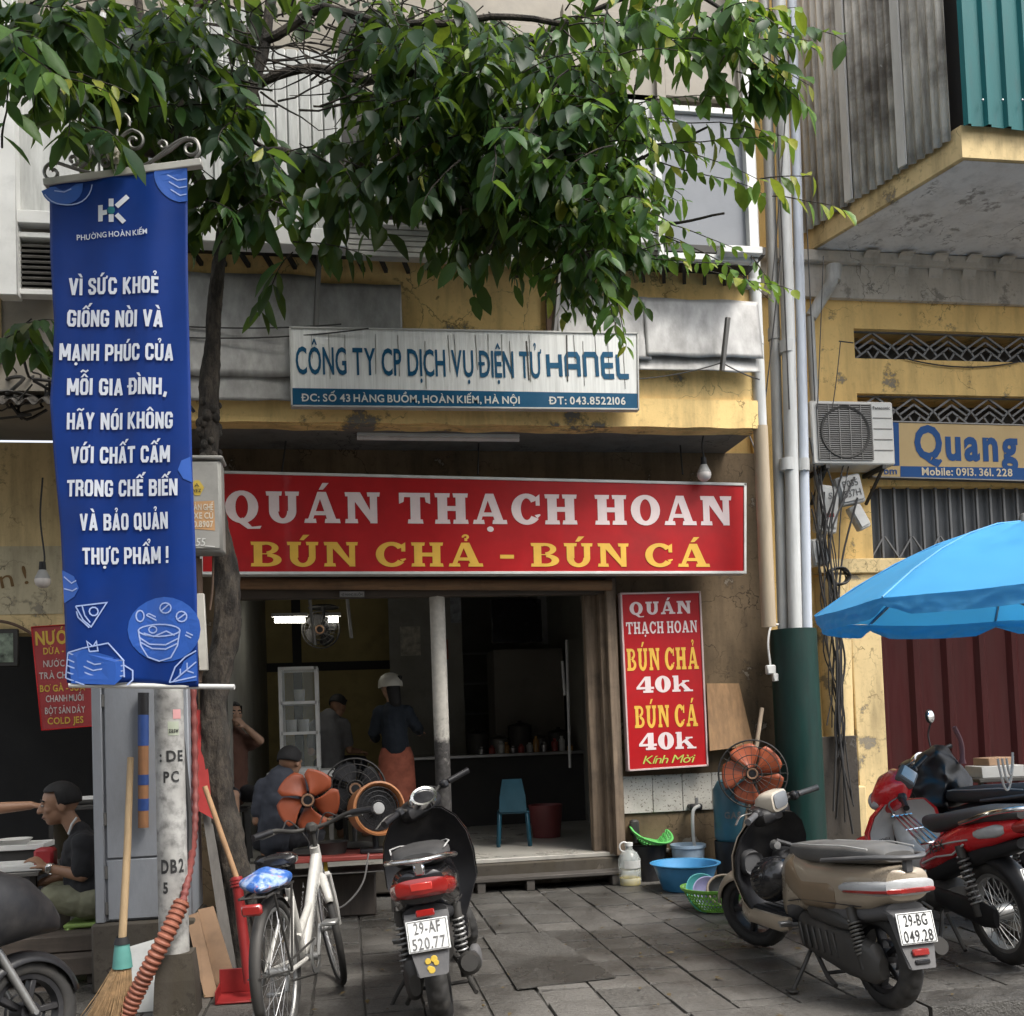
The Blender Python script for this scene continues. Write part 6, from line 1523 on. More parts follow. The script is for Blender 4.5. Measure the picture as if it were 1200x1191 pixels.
def cloud(cx, cy, rx, ry, n, y0, y1, L, var, droop=.7, young=.15, ln=.34, dirx=0.0):
    L *= 1.3
    for k in range(int(n * (1.35 if 140 < cx < 640 else 1.25))):
        a, r_ = rt.uniform(0, 2 * PI), math.sqrt(rt.random())
        p = W(cx + rx * r_ * math.cos(a), cy + ry * r_ * math.sin(a), rt.uniform(y0, y1))
        d = Vector((rt.gauss(dirx, .6), rt.gauss(-.1, .5), rt.uniform(-.5, .35)))
        spray(p, d, ln * rt.uniform(.7, 1.3), rt.randint(5, 8), L, var, droop, young)
# the crown as the photograph frames it: (centre, radii in the photo, sprays, range of depth, leaf length, leaf tone with shade put in at left and sun at right)
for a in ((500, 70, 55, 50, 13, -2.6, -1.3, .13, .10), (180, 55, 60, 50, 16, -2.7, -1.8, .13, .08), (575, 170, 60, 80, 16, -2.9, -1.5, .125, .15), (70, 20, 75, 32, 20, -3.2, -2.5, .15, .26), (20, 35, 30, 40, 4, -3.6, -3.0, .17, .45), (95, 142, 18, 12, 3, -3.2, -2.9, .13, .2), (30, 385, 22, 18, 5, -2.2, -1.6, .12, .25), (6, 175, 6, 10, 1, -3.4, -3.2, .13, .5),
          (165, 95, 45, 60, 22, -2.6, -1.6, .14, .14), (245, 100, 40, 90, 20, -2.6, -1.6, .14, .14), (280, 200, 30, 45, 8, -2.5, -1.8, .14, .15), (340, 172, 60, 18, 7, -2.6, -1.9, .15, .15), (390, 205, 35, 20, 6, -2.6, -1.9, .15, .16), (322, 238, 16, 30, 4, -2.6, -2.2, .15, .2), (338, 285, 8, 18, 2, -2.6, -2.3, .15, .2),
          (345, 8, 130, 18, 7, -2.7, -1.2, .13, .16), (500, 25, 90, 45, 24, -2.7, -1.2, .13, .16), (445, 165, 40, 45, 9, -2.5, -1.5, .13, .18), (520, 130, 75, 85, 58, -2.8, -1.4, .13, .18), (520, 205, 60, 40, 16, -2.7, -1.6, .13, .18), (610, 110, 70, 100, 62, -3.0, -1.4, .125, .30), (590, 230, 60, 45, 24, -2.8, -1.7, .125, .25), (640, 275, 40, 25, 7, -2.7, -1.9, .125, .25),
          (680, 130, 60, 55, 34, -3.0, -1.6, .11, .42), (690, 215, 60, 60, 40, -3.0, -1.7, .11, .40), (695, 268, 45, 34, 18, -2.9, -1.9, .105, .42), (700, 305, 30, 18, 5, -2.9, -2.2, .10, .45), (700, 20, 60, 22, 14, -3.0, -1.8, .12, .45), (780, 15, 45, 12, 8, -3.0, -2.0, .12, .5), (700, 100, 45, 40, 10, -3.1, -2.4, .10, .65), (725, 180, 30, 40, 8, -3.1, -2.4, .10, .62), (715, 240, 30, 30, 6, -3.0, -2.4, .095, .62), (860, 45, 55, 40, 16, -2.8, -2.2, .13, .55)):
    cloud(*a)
# separate hanging sprays mostly at the right, sunlight put into their leaf tone
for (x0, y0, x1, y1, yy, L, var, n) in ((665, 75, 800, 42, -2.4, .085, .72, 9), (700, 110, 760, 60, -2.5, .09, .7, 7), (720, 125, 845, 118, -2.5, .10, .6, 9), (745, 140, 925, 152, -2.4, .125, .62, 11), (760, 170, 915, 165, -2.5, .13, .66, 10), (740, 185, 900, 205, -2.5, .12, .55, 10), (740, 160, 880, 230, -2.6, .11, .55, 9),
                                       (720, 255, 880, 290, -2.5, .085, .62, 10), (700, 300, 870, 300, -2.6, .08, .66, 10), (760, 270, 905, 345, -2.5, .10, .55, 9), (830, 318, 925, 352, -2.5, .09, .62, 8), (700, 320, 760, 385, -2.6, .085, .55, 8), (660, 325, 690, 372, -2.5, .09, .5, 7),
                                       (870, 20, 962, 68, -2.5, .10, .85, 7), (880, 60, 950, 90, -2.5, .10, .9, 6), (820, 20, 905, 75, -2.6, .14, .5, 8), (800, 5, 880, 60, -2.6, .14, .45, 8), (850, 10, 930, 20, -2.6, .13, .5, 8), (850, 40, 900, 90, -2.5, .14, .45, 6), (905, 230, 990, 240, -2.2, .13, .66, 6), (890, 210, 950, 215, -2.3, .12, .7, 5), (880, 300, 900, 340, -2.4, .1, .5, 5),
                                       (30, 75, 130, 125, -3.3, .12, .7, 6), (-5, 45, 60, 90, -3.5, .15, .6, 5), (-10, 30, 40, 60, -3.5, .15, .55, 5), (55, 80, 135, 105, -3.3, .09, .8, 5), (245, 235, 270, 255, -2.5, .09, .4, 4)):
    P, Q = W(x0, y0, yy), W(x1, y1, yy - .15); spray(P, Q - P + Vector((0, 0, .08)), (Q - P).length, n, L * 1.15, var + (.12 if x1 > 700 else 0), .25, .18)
# the rest of the crown, above the frame, which shades the street
rt.seed(5)
for k in range(430):
    x, y = rt.uniform(-4.6, .9), rt.uniform(-5.6, -0.9); zmin = 1.2 + .80 * (y + 7.4) + .8
    p = Vector((x, y, max(4.3, zmin) + rt.random() ** 1.3 * 2.2))
    spray(p, Vector((rt.gauss(0, .6), rt.gauss(0, .6), rt.uniform(-.4, .4))), .5, 6, .19, rt.uniform(.12, .5), .5, .1)
b.build('twig', M['bark'], tree)
lv.build('crown', M['leaf'], tree, use_var=True, sharp=180)
# ================================================================ STREET CLUTTER ON THE LEFT
def cyl_text(b, s, c, r, facing, z, cap, width, **kw):
    """stencilled letters wrapped round an upright post at c; facing = angle of their middle"""
    pcs, w = text_shape(s, **kw)
    for i, (vs, fs) in enumerate(pcs):
        vv = []
        for v in vs:
            a = facing + (v[0] / w - .5) * width / r
            rr_ = r + .0015 + .0001 * (i % 9)
            vv.append((c[0] + rr_ * math.cos(a), c[1] + rr_ * math.sin(a), z + v[1] * cap))
        b.add(vv, fs)
def pz_at(p, py): # height of a point seen at photo row py on the upright through p
    d = (p - CAM).dot(FW); lo, hi = -1, 6
    for _ in range(40):
        m_ = (lo + hi) / 2; q = Vector((p.x, p.y, m_)) - CAM
        y = PY - F_PX * q.dot(UP) / q.dot(FW)
        if y > py: lo = m_
        else: hi = m_
    return lo
pb = G(206, 1189); pole = thing('concrete_pole', 'mottled grey street pole stencilled with black letters standing in front of the steel cabinet', 'pole', pb)
b = MB(); b.lathe([(.064, 0), (.062, 1.2), (.060, 3.75), (0, 3.75)], 24, Matrix.Translation(pb)); b.build('shaft', mat('mottled_concrete', (0.33, 0.325, 0.31), .8, var=.5, vscale=18, dirt=.6, dscale=9, bmp=.5), pole)
b = MB(); rings = []
for z, w_, d_ in ((0, .090, .085), (.16, .082, .08), (.27, .070, .066)): rings.append([(pb.x + sx * w_ + .01, pb.y + sy * d_, z) for sx, sy in ((-1, -1), (1, -1), (1, 1), (-1, 1))])
b.loft(rings, smooth=False); b.build('footing', M['step'], pole, sharp=20)
fa = math.atan2(CAM.y - pb.y, CAM.x - pb.x)
b = MB()
for s, py, cap, w_, f_ in ((': DE', 892, 12, .105, .1), ('PC', 916, 12, .065, .05), ('DB2', 1021, 15, .10, .0), ('5', 1044, 12, .022, -.5)):
    z = pz_at(pb, py); cyl_text(b, s, pb, .0625, fa + f_, z, pz_at(pb, py - cap) - z, w_, weight=.05, gap=.2)
b.build('stencil', M['ink'], pole)
b = MB(); z = pz_at(pb, 862)
def cyl_patch(b, c, r, a0, a1, z0, z1): b.add([(c[0] + r * math.cos(lerp(a0, a1, i / 6)), c[1] + r * math.sin(lerp(a0, a1, i / 6)), zz) for zz in (z0, z1) for i in range(7)], [[i, i + 1, i + 8, i + 7] for i in range(6)], True)
cyl_patch(b, pb, .0632, fa - .1, fa + .65, z, pz_at(pb, 846)); b.build('pale_sticker', mat('pale_green_sticker', (.42, .46, .36), .6), pole)
b = MB(); cyl_text(b, 'zasw', pb, .0645, fa + .28, z + .012, .022, .042, weight=.03); b.build('sticker_lettering', M['ink'], pole)
b = MB(); cyl_patch(b, pb, .0632, fa + .25, fa + .85, pz_at(pb, 843), pz_at(pb, 832)); b.build('pink_sticker', mat('pink_sticker', (.60, .30, .30), .6), pole)
# steel cabinet on a concrete plinth
yc = -2.30
A, B = W(113, 1078, yc), W(226, 1078, yc); zb = (A.z + B.z) / 2; zt_ = pz_at(A, 800) + .12
cab = thing('steel_cabinet', 'tall grey steel utility cabinet on a concrete plinth behind the stencilled pole', 'cabinet', ((A.x + B.x) / 2, yc + .15, 0))
M['cab'] = mat('cabinet_grey_paint', (0.25, 0.265, 0.29), .5, var=.12, dirt=.6, dscale=3, stretch=(2, 2, .7), dlo=.44)
b = MB(); b.box2((A.x, yc, zb), (B.x, yc + .36, zt_), .006); b.build('housing', M['cab'], cab)
b = MB(); b.box2((A.x - .03, yc - .03, zt_), (B.x + .03, yc + .38, zt_ + .03), .008); b.build('roof', M['cab'], cab)
zm = pz_at(A, 1008)
for z0, z1 in ((zb + .01, zm - .004), (zm + .004, zt_ - .02)):
    b = MB(); b.box2((A.x + .055, yc - .012, z0), (B.x - .02, yc - .001, z1), .004); d = b.build('door', M['cab'], cab)
    b = MB()
    for f in (.2, .8): b.tube([(A.x + .05, yc - .012, lerp(z0, z1, f) - .03), (A.x + .05, yc - .012, lerp(z0, z1, f) + .03)], .008, 8)
    b.build('hinge', M['dull_metal'], d)
b = MB(); b.box2((A.x, yc - .022, zb), (A.x + .045, yc - .001, zt_), .004); b.build('edge_channel', M['cab'], cab)
b = MB(); b.box2((A.x - .02, yc - .03, 0), (B.x + .02, yc + .38, zb - .002), .012); b.build('plinth', M['step'], cab)
# taped pole hanging on the cabinet
b = MB(); P = [W(168, y, yc - .05) for y in (812, 838, 842, 874, 892, 908, 920, 936, 950, 970)]
b.tube([P[0], P[-1]], .024, 14); tp_ = b.build('taped_tube', wood('brown_bamboo', (.30, .14, .06), .6)); tag(tp_, 'brown tube bound with blue and black tape hanging on the steel cabinet', 'tube')
for i0, i1, c_ in ((0, 1, 'black'), (1, 3, 'blue'), (5, 6, 'blue'), (7, 8, 'blue')):
    bb = MB(); bb.tube([P[i0], P[i1]], .0252, 14); bb.build('tape', M['black'] if c_ == 'black' else mat('blue_tape', (.02, .055, .20), .5), tp_)
# broom
bp = G(128, 1204); ht = W(153, 888, bp.y + .22); hm = W(143, 1106, bp.y + .05)
br = thing('broom', 'straw broom with a long bare wooden handle leaning on the steel cabinet', 'broom', bp)
b = MB(); b.tube([ht, ht.lerp(hm, .5) + Vector((.004, 0, 0)), hm, hm + Vector((0, -.01, -.08))], [.014, .016, .017, .015], 10); b.build('handle', wood('pale_bamboo', (.45, .32, .18), .65, grime=.3), br)
b = MB(); b.lathe([(.030, .0), (.037, -.05), (.042, -.10), (0, -.10)], 14, Matrix.Translation(hm)); b.build('binding', mat('teal_binding', (.10, .30, .27), .6), br)
b = MB(); b.lathe([(.024, .03), (.034, .0), (0, 0)], 14, Matrix.Translation(hm)); b.build('collar', M['black_matt'], br)
b = MB(); rb_ = random.Random(4)
for k in range(420):
    a, q = rb_.uniform(0, 2 * PI), math.sqrt(rb_.random()); t0 = hm + Vector((.034 * q * math.cos(a), .03 * q * math.sin(a), -.09)); e = Vector((lerp(hm.x, bp.x, 1.0) + .095 * q * math.cos(a) + rb_.gauss(-.005, .012), lerp(hm.y, bp.y, 1) + .06 * q * math.sin(a), rb_.uniform(0.0, .06)))
    b.tube([t0, t0.lerp(e, .5) + Vector((0, 0, -.01)), e], [.0028, .0024, .0012], 4, caps=False)
bs = b.build('bristles', mat('straw', (.25, .16, .08), .8, var=.35, vscale=40, dirt=.3), br)
# orange ribbed hose and red conduit
hp = smooth_path([W(214, 1056, pb.y - .08), W(198, 1090, pb.y - .13), W(178, 1128, pb.y - .14), W(162, 1160, pb.y - .13), W(148, 1190, pb.y - .12), W(140, 1208, pb.y - .12)], 22)
b = MB(); b.tube(hp, [.030 if i % 4 < 2 else .0365 for i in range(len(hp))], 16); ho = b.build('ribbed_hose', mat('orange_hose', (.25, .085, .05), .6, dirt=.55)); tag(ho, 'thick orange ribbed hose sweeping across the foot of the stencilled pole', 'hose')
cp = smooth_path([W(226, 800, -2.2), W(228, 870, -2.22), W(229, 940, -2.28), W(227, 985, -2.4), W(221, 1025, pb.y + .02), W(214, 1058, pb.y - .08)], 16)
b = MB(); b.tube(cp, [0.0135 if i % 4 < 2 else .018 for i in range(len(cp))], 10); tag(b.build('conduit', mat('red_conduit', (.17, .04, .034), .6, dirt=.5)), 'thin red corrugated conduit running down beside the pole into the orange hose', 'conduit')
b = MB(); b.tube(smooth_path([W(203, 808, -2.66), W(208, 860, -2.66), W(213, 930, -2.66), W(210, 990, -2.68)], 5), .008, 6); b.tube(smooth_path([W(206, 808, -2.5), W(214, 870, -2.5), W(222, 960, -2.5), W(220, 1040, -2.55)], 5), .012, 6)
tag(b.build('loose_cable', M['cable']), 'black loose cables hanging down along the stencilled pole', 'cable')
# boards and planks leaning there
def slab_px(pts, y0, y1, th, m_, name, label, cat):
    """thin board; its lower edge on y0, its upper edge leaning back to y1; pts = tl, tr, br, bl in the photo"""
    tl, tr, br_, bl = pts; P = [W(*tl, y1), W(*tr, y1), W(*br_, y0), W(*bl, y0)]
    P[2].z = max(P[2].z, 0.002); P[3].z = max(P[3].z, 0.002)
    n = (P[1] - P[0]).cross(P[3] - P[0]).normalized() * th
    if n.y < 0: n = -n
    b = MB(); b.add(P + [p + n for p in P], [[3, 2, 1, 0], [4, 5, 6, 7]] + [[i, (i + 1) % 4, 4 + (i + 1) % 4, 4 + i] for i in range(4)])
    return tag(b.build(name, m_), label, cat)
slab_px([(150, 1110), (184, 1100), (187, 1192), (147, 1200)], -2.72, -2.45, .012, mat('white_board', (.60, .60, .57), .6, dirt=.3), 'board', 'dirty white board propped upright behind the orange hose', 'board')
M['card'] = mat('brown_cardboard', (.24, .15, .09), .85, var=.25, dirt=.35)
slab_px([(218, 1074), (232, 1069), (256, 1184), (240, 1188)], -2.55, -2.30, .02, M['card'], 'cardboard', 'narrow brown cardboard strip leaning left of a wider one', 'cardboard')
slab_px([(232, 1066), (250, 1062), (281, 1180), (255, 1188)], -2.50, -2.28, .02, M['card'], 'cardboard', 'wider brown cardboard strip leaning beside the red dustpan', 'cardboard')
slab_px([(233, 925), (243, 925), (279, 1150), (266, 1158)], -2.25, -2.05, .02, wood('grey_board', (.15, .14, .13), .6), 'plank', 'long weathered grey plank leaning on the tree behind the cardboard', 'plank')
slab_px([(217, 832), (236, 832), (250, 960), (232, 950)], -2.12, -2.06, .006, mat('red_sheet', (.34, .03, .028), .5, dirt=.2), 'red_sheet', 'torn red plastic sign sheet hanging by the tree trunk above the plank', 'sheet')
b = MB(); P, Q = W(257, 960, -1.98), W(262, 1075, -1.98); b.tube([P, Q], .03, 12); tag(b.build('grey_pipe', mat('grey_pvc', (.33, .33, .32), .5, dirt=.4)), 'short grey plastic pipe standing against the tree trunk', 'pipe')
# red dustpan with a bamboo handle
dp = G(283, 1172); du = thing('dustpan', 'long handled red dustpan standing beside the rear wheel of the bicycle', 'dustpan', dp)
m0, m1, m2 = W(240, 922, dp.y + .20), W(277, 1028, dp.y + .10), W(292, 1152, dp.y)
b = MB(); b.tube([m0, m1 + (m1 - m0) * .04], .013, 10); b.build('handle', wood('bamboo_stick', (.42, .25, .13), .6, grime=.3), du)
M['dust_red'] = mat('red_plastic', (.24, .018, .018), .45, dirt=.25)
b = MB(); b.tube([m1, m1.lerp(m2, .06), m1.lerp(m2, .1), m2], [.026, .030, .024, .024], 12)
for f in (.02, .05, .08): b.tube([m1.lerp(m2, f), m1.lerp(m2, f + .015)], .033, 12)
b.build('socket', M['dust_red'], du)
b = MB(); c = G(290, 1168); x0, x1, y0, y1 = c.x - .13, c.x + .06, c.y - .12, c.y + .06
b.box2((x0, y0, .003), (x1, y1, .010), .002); b.box2((x0, y1 - .008, .01), (x1, y1, .12), .003); b.box2((x0, y0, .01), (x0 + .007, y1 - .008, .06), .002); b.box2((x1 - .007, y0, .01), (x1, y1 - .008, .06), .002); b.build('pan', M['dust_red'], du)
# electrical box on the tree
ye = YT - .12
A, B = W(226, 652, ye), W(262, 546, ye); eb = thing('electrical_box', 'grey electrical box with a yellow warning sticker strapped to the tree trunk', 'box', ((A.x + B.x) / 2, ye, A.z))
b = MB(); b.box2((A.x, ye - .12, A.z), (B.x, ye + .02, B.z), .012); b.build('housing', mat('box_grey', (.27, .265, .245), .5, dirt=.35), eb)
b = MB(); b.box2((A.x - .008, ye - .135, B.z), (B.x + .012, ye + .03, B.z + .018), .006); b.box2((A.x + .012, ye - .128, A.z + .015), (B.x - .012, ye - .119, B.z - .015), .003); b.build('door', mat('box_door_grey', (.30, .295, .275), .5, dirt=.3), eb)
ple = (Vector((0, ye - .1285, 0)), NY)
b = MB(); c = PL(231, 572, ple); b.prism([(.034 * math.cos(a), .04 * math.sin(a)) for a in (0.05, 1.25, 1.9, PI - .05, PI + 1.25, 5.1)], .0012, Matrix.Translation(c + NY * .002)); st_ = b.build('warning_sticker', mat('yellow_warning', (.50, .36, .06), .5), eb)
b = MB(); put_text(b, 'A', c + Vector((-.012, -.004, .004)), c + Vector((.012, -.004, .004)), Vector((0, 0, .018)), NY); put_text(b, 'VEZ', c + Vector((-.02, -.004, -.022)), c + Vector((.02, -.004, -.022)), Vector((0, 0, .016)), NY, weight=.03); b.build('sticker_lettering', M['ink'], st_)
b = MB(); P = [PL(x, y, ple) + NY * .001 for x, y in ((226, 588), (251, 587), (252, 622), (226, 620))]; b.add(P, [[3, 2, 1, 0]]); st_ = b.build('orange_label', mat('orange_label', (.46, .26, .12), .6, dirt=.2), eb)
b = MB()
for s, y in (('ÀN GHẾ', 598), ('XE CŨ', 608), ('0.8907', 618)): text_px(b, s, ple, (227, y), (250, y), 7, weight=.03, lift=.003)
b.build('label_lettering', mat('pale_print', (.60, .55, .45), .6, bmp=0), st_)
b = MB(); text_px(b, '55', ple, (229, 640), (240, 640), 9, shear=.2); b.bar(PL(240, 640, ple) + NY * .003, PL(252, 641, ple) + NY * .003, .004, .002, up=(0, 1, 0)); b.build('chalk_mark', mat('chalk', (.6, .6, .58), .8), eb)
b = MB(); P, Q = W(233, 696, YT - .12), W(240, 786, YT - .12); b.box((P + Q) / 2, (.045, .03, (P - Q).length), rot=(0, R(-1.5), 0), bev=.004); tag(b.build('cable_duct', mat('ivory_pvc', (.50, .48, .43), .5)), 'short ivory cable duct fixed upright to the tree trunk', 'duct')
b = MB(); b.tube(smooth_path([W(250, 652, ye), W(249, 690, ye + .01), W(246, 715, ye + .02)], 4), .006, 6); b.tube(smooth_path([W(232, 655, ye), W(234, 740, ye + .03), W(232, 800, ye + .03)], 4), .02, 8); tag(b.build('box_cable', M['rust']), 'brown cable sheath running down from the electrical box', 'cable')

# ================================================================ FANS, TABLE, CLUTTER BY THE DOORWAY
def fan(name, label, c, face, r, stand_z, blade_m='orange_fan', guard=True, nb_=5, depth=.10, spin=.3, guard_m='iron'):
    """a fan with its hub at c looking along face; built at rest"""
    c, face = Vector(c), Vector(face).normalized(); T = Matrix.Translation(c) @ rot_to(face).to_4x4()
    t = thing(name, label, 'fan', (c.x, c.y, stand_z), group='orange bladed fans cooling the doorway' if blade_m == 'orange_fan' else None)
    b = MB(); b.lathe([(0, .04), (.12 * r / .22 * .36, .038), (.045, .025), (.045, -.02), (0, -.02)], 20, T); b.build('hub', M['black'], t)
    for k in range(nb_):
        a0 = 2 * PI * k / nb_ + spin
        def fn(u, v):
            rad = lerp(.04, r * .93, u); wid = lerp(.40, .60, math.sin(min(1, u * 1.15) * PI * .62)) ; a = a0 + (v - .5) * 2 * wid * (1.0 if u < .8 else 1 - (u - .8) * 1.6) + u * .25
            return (rad * math.cos(a), rad * math.sin(a), (v - .5) * .055 * (1 - .3 * u))
        b = MB(); b.grid(fn, 9, 6, T); b.build('blade', M[blade_m], t, solid=.004)
    b = MB(); b.tube([(.034 * math.cos(2 * PI * k / 20), .034 * math.sin(2 * PI * k / 20), .036) for k in range(20)], .008, 6, closed=True, M=T); b.build('hub_ring', mat('tan_ring', (.30, .17, .10), .5), t)
    b = MB(); b.tube([(0, 0, -.02), (0, 0, -.07)], .03, 12, M=T); b.tube([(0, 0, -.07), (0, 0, -.19)], .06, 16, M=T); b.build('motor', M['black'], t)
    if guard:
        b = MB()
        for z, rings_ in ((.055, (.28, .55, .8, 1.0)), (-.07, (.3, .65, 1.0))):
            for q in rings_: b.tube(arc((0, 0, z * (1.12 - q * .9) if q > .9 else z), r * q * 1.03, 0, 2 * PI, 40, 'z')[:-1], .0035 if q < 1 else .006, 5, M=T, closed=True)
        for k in range(24):
            a = 2 * PI * k / 24
            for z in (.055, -.07): b.tube([(.05 * math.cos(a), .05 * math.sin(a), z), (r * .8 * math.cos(a), r * .8 * math.sin(a), z), (r * 1.03 * math.cos(a), r * 1.03 * math.sin(a), z * .22)], .0016, 4, M=T, caps=False)
        b.build('guard', M[guard_m], t)
    b = MB(); d = c - face * .13; b.tube([d, Vector((d.x, d.y, stand_z + .02))], .017, 10); b.lathe([(.13, 0), (.14, .012), (.10, .03), (.02, .04)], 20, Matrix.Translation((d.x, d.y, stand_z))); b.build('stand', M['iron'], t)
    return t
yt = -1.05; zt2 = W(400, 1004, yt).z
tt = thing('side_table', 'small red topped metal table crowded with fans in front of the doorway', 'table', (W(400, 1000, yt).x, yt + .2, 0))
A, B = W(318, 1004, yt), W(468, 1004, yt)
b = MB(); b.box2((A.x, yt, zt2 - .03), (B.x, yt + .42, zt2), .005); b.build('top', mat('dull_red_top', (.26, .05, .04), .45, dirt=.4), tt)
for x in (A.x + .03, B.x - .03):
    for y in (yt + .03, yt + .38):
        b = MB(); b.tube([(x, y, 0), (x, y, zt2 - .03)], .014, 8); b.build('leg', M['dull_metal'], tt)
b = MB(); z = W(400, 1022, yt + .1).z; b.box2((A.x + .05, yt + .06, z - .01), (B.x - .05, yt + .38, z), .003); b.build('shelf', M['dull_metal'], tt)
c1f = W(361, 938, yt + .12); fan('pedestal_fan', 'bare orange bladed fan left of the orange drum fan on the red topped table', c1f, CAM - c1f + Vector((-.4, 0, 0)), .212, zt2, guard=False, spin=.9)
c2f = W(416, 925, yt + .34); fan('desk_fan', 'dark wire guarded fan standing behind the orange drum fan', c2f, CAM - c2f + Vector((.5, 0, .2)), .195, zt2, 'black_matt', True, 4, guard_m='iron')
c3f = W(441, 948, yt + .10); f3 = (CAM - c3f + Vector((2.2, 0, .3))).normalized(); T3 = Matrix.Translation(c3f) @ rot_to(f3).to_4x4()
df = thing('drum_fan', 'orange drum fan with a black grille at the end of the red topped table', 'fan', (c3f.x, c3f.y, zt2))
b = MB(); b.lathe([(.155, -.12), (.165, .05), (.172, .062), (.160, .068), (.148, .05), (.140, -.12), (.155, -.12)], 30, T3); b.build('drum', mat('orange_drum', (.46, .19, .075), .4, dirt=.25), df)
b = MB(); b.lathe([(0, .0), (.14, .0)], 24, T3)
for q in (.05, .08, .11, .135): b.tube(arc((0, 0, .045), q, 0, 2 * PI, 30, 'z')[:-1], .003, 5, M=T3, closed=True)
for k in range(20): a = 2 * PI * k / 20; b.tube([(.03 * math.cos(a), .03 * math.sin(a), .045), (.142 * math.cos(a), .142 * math.sin(a), .045)], .0022, 4, M=T3)
b.build('grille', M['black'], df)
b = MB(); b.lathe([(0, .056), (.034, .054), (.04, .045), (0, .04)], 18, T3); b.build('centre_cap', M['light_grey_plastic'], df)
b = MB(); d = c3f - f3 * .03; b.tube([d + Vector((0, 0, -.15)), Vector((d.x, d.y, zt2))], .02, 8); b.box((d.x, d.y, zt2 + .015), (.2, .16, .03), bev=.008); b.build('foot', M['black'], df)
def lathe_thing(name, label, cat, p, prof, m_, n=26, tilt=None, group=None):
    T = Matrix.Translation(p)
    if tilt: T = T @ TRS((0, 0, 0), tilt)
    b = MB(); b.lathe(prof, n, T); return tag(b.build(name, m_), label, cat, group)
q = W(373, 1026, yt + .02); ys = thing('yellow_basket', 'little yellow plastic stool shaped caddy on the lower shelf of the red topped table', 'caddy', (q.x, q.y, z))
M['yellow_pl'] = mat('yellow_plastic', (.50, .34, .03), .4, dirt=.3)
b = MB(); zz = W(373, 1000, yt + .02).z - .035; b.box2((q.x - .055, q.y - .05 + .08, zz - .03), (q.x + .055, q.y + .05 + .08, zz), .01); b.build('top', M['yellow_pl'], ys)
for sx in (-.045, .045):
    b = MB(); b.box2((q.x + sx - .012, q.y + .04, z), (q.x + sx + .012, q.y + .12, zz - .028), .004); b.build('leg', M['yellow_pl'], ys)
b = MB(); b.tube(smooth_path([W(432, 1000, yt), W(425, 1035, yt + .02), W(405, 1060, yt + .05), W(385, 1068, yt + .1)], 5), .006, 6); tag(b.build('fan_flex', M['cable_grey']), 'grey fan flex looping down under the red topped table', 'cable')
q = W(388, 985, yt + .2); lathe_thing('saucepan', 'dark steel pan standing between the fans on the red topped table', 'pan', (q.x, q.y, zt2), [(.09, 0), (.105, .07), (.11, .075), (.10, .072), (.085, .006), (0, .005)], M['iron'])
# metal low shelf / bench behind the bikes, dark crate under the table
b = MB(); A, B = W(335, 1080, -.75), W(440, 1015, -.75); b.box2((A.x, -.75, 0.0), (B.x, -.45, B.z - .04), .012); tag(b.build('dark_crate', wood('sooty_wood', (.07, .055, .045), .5)), 'sooty wooden crate under the red topped table', 'crate')

# ================================================================ RIGHT OF THE DOORWAY
def basin(name, label, c, r0, r1, h, m_, group=None, tilt=None, rim=.012):
    return lathe_thing(name, label, 'basin', c, [(0, .004), (r0 * .95, .004), (r0, .012), (r1 - .01, h - .01), (r1 + rim, h), (r1 + rim, h + .006), (r1 - .012, h + .002), (r0 - .008, .018), (0, .014)], m_, 34, tilt, group)
def lattice(name, label, c, r0, r1, h, m_, tilt=None, nv=5, nu=44):
    T = Matrix.Translation(c)
    if tilt: T = T @ TRS((0, 0, 0), tilt)
    t = thing(name, label, 'basket', c)
    b = MB(); rr_ = lambda f: lerp(r0, r1, f ** .75)
    for s in (1, -1):
        for k in range(nu): b.tube([(rr_(f) * math.cos(2 * PI * k / nu + s * f * .55), rr_(f) * math.sin(2 * PI * k / nu + s * f * .55), lerp(.01, h, f)) for f in (0, .25, .5, .75, 1)], .0042, 4, caps=False, M=T)
    for f in (.0, .33, .66): b.tube([(rr_(f) * math.cos(2 * PI * k / 36), rr_(f) * math.sin(2 * PI * k / 36), lerp(.01, h, f)) for k in range(36)], .005, 5, closed=True, M=T)
    b.lathe([(0, .008), (r0, .008), (r0, .014), (0, .014)], 30, T); b.build('mesh', m_, t)
    b = MB(); b.lathe([(r1 - .004, h - .02), (r1 + .012, h - .012), (r1 + .018, h + .004), (r1 + .002, h + .004), (r1 - .004, h - .02)], 36, T); b.build('rim', m_, t)
    return t
M['blue_pl'] = mat('blue_plastic', (.055, .24, .46), .35, dirt=.2); M['green_pl'] = mat('green_plastic', (.10, .42, .10), .4, dirt=.2)
g = G(811, 1046); basin('blue_basin', 'wide bright blue plastic basin on the paving by the tiled wall', g + Vector((0, .12, 0)), .165, .235, .185, M['blue_pl'])
g = G(845, 1070); cb = g + Vector((.0, .10, 0)); lattice('green_basket', 'lime green lattice basket full of bowls in front of the blue basin', cb, .12, .195, .145, mat('lime_plastic', (.17, .42, .06), .4, dirt=.2))
def bowl(name, label, c, r, h, m_, tilt, cat='bowl'): return lathe_thing(name, label, cat, c, [(0, 0), (r * .55, .004), (r * .85, h * .55), (r, h), (r - .006, h), (r * .8, h * .55), (r * .5, .012), (0, .01)], m_, 30, tilt)
bowl('bowl', 'teal plastic bowl leaning behind the lilac one in the lime green basket', cb + Vector((-.06, .07, .07)), .14, .06, mat('teal_plastic', (.10, .42, .40), .4), (R(58), 0, R(15)))
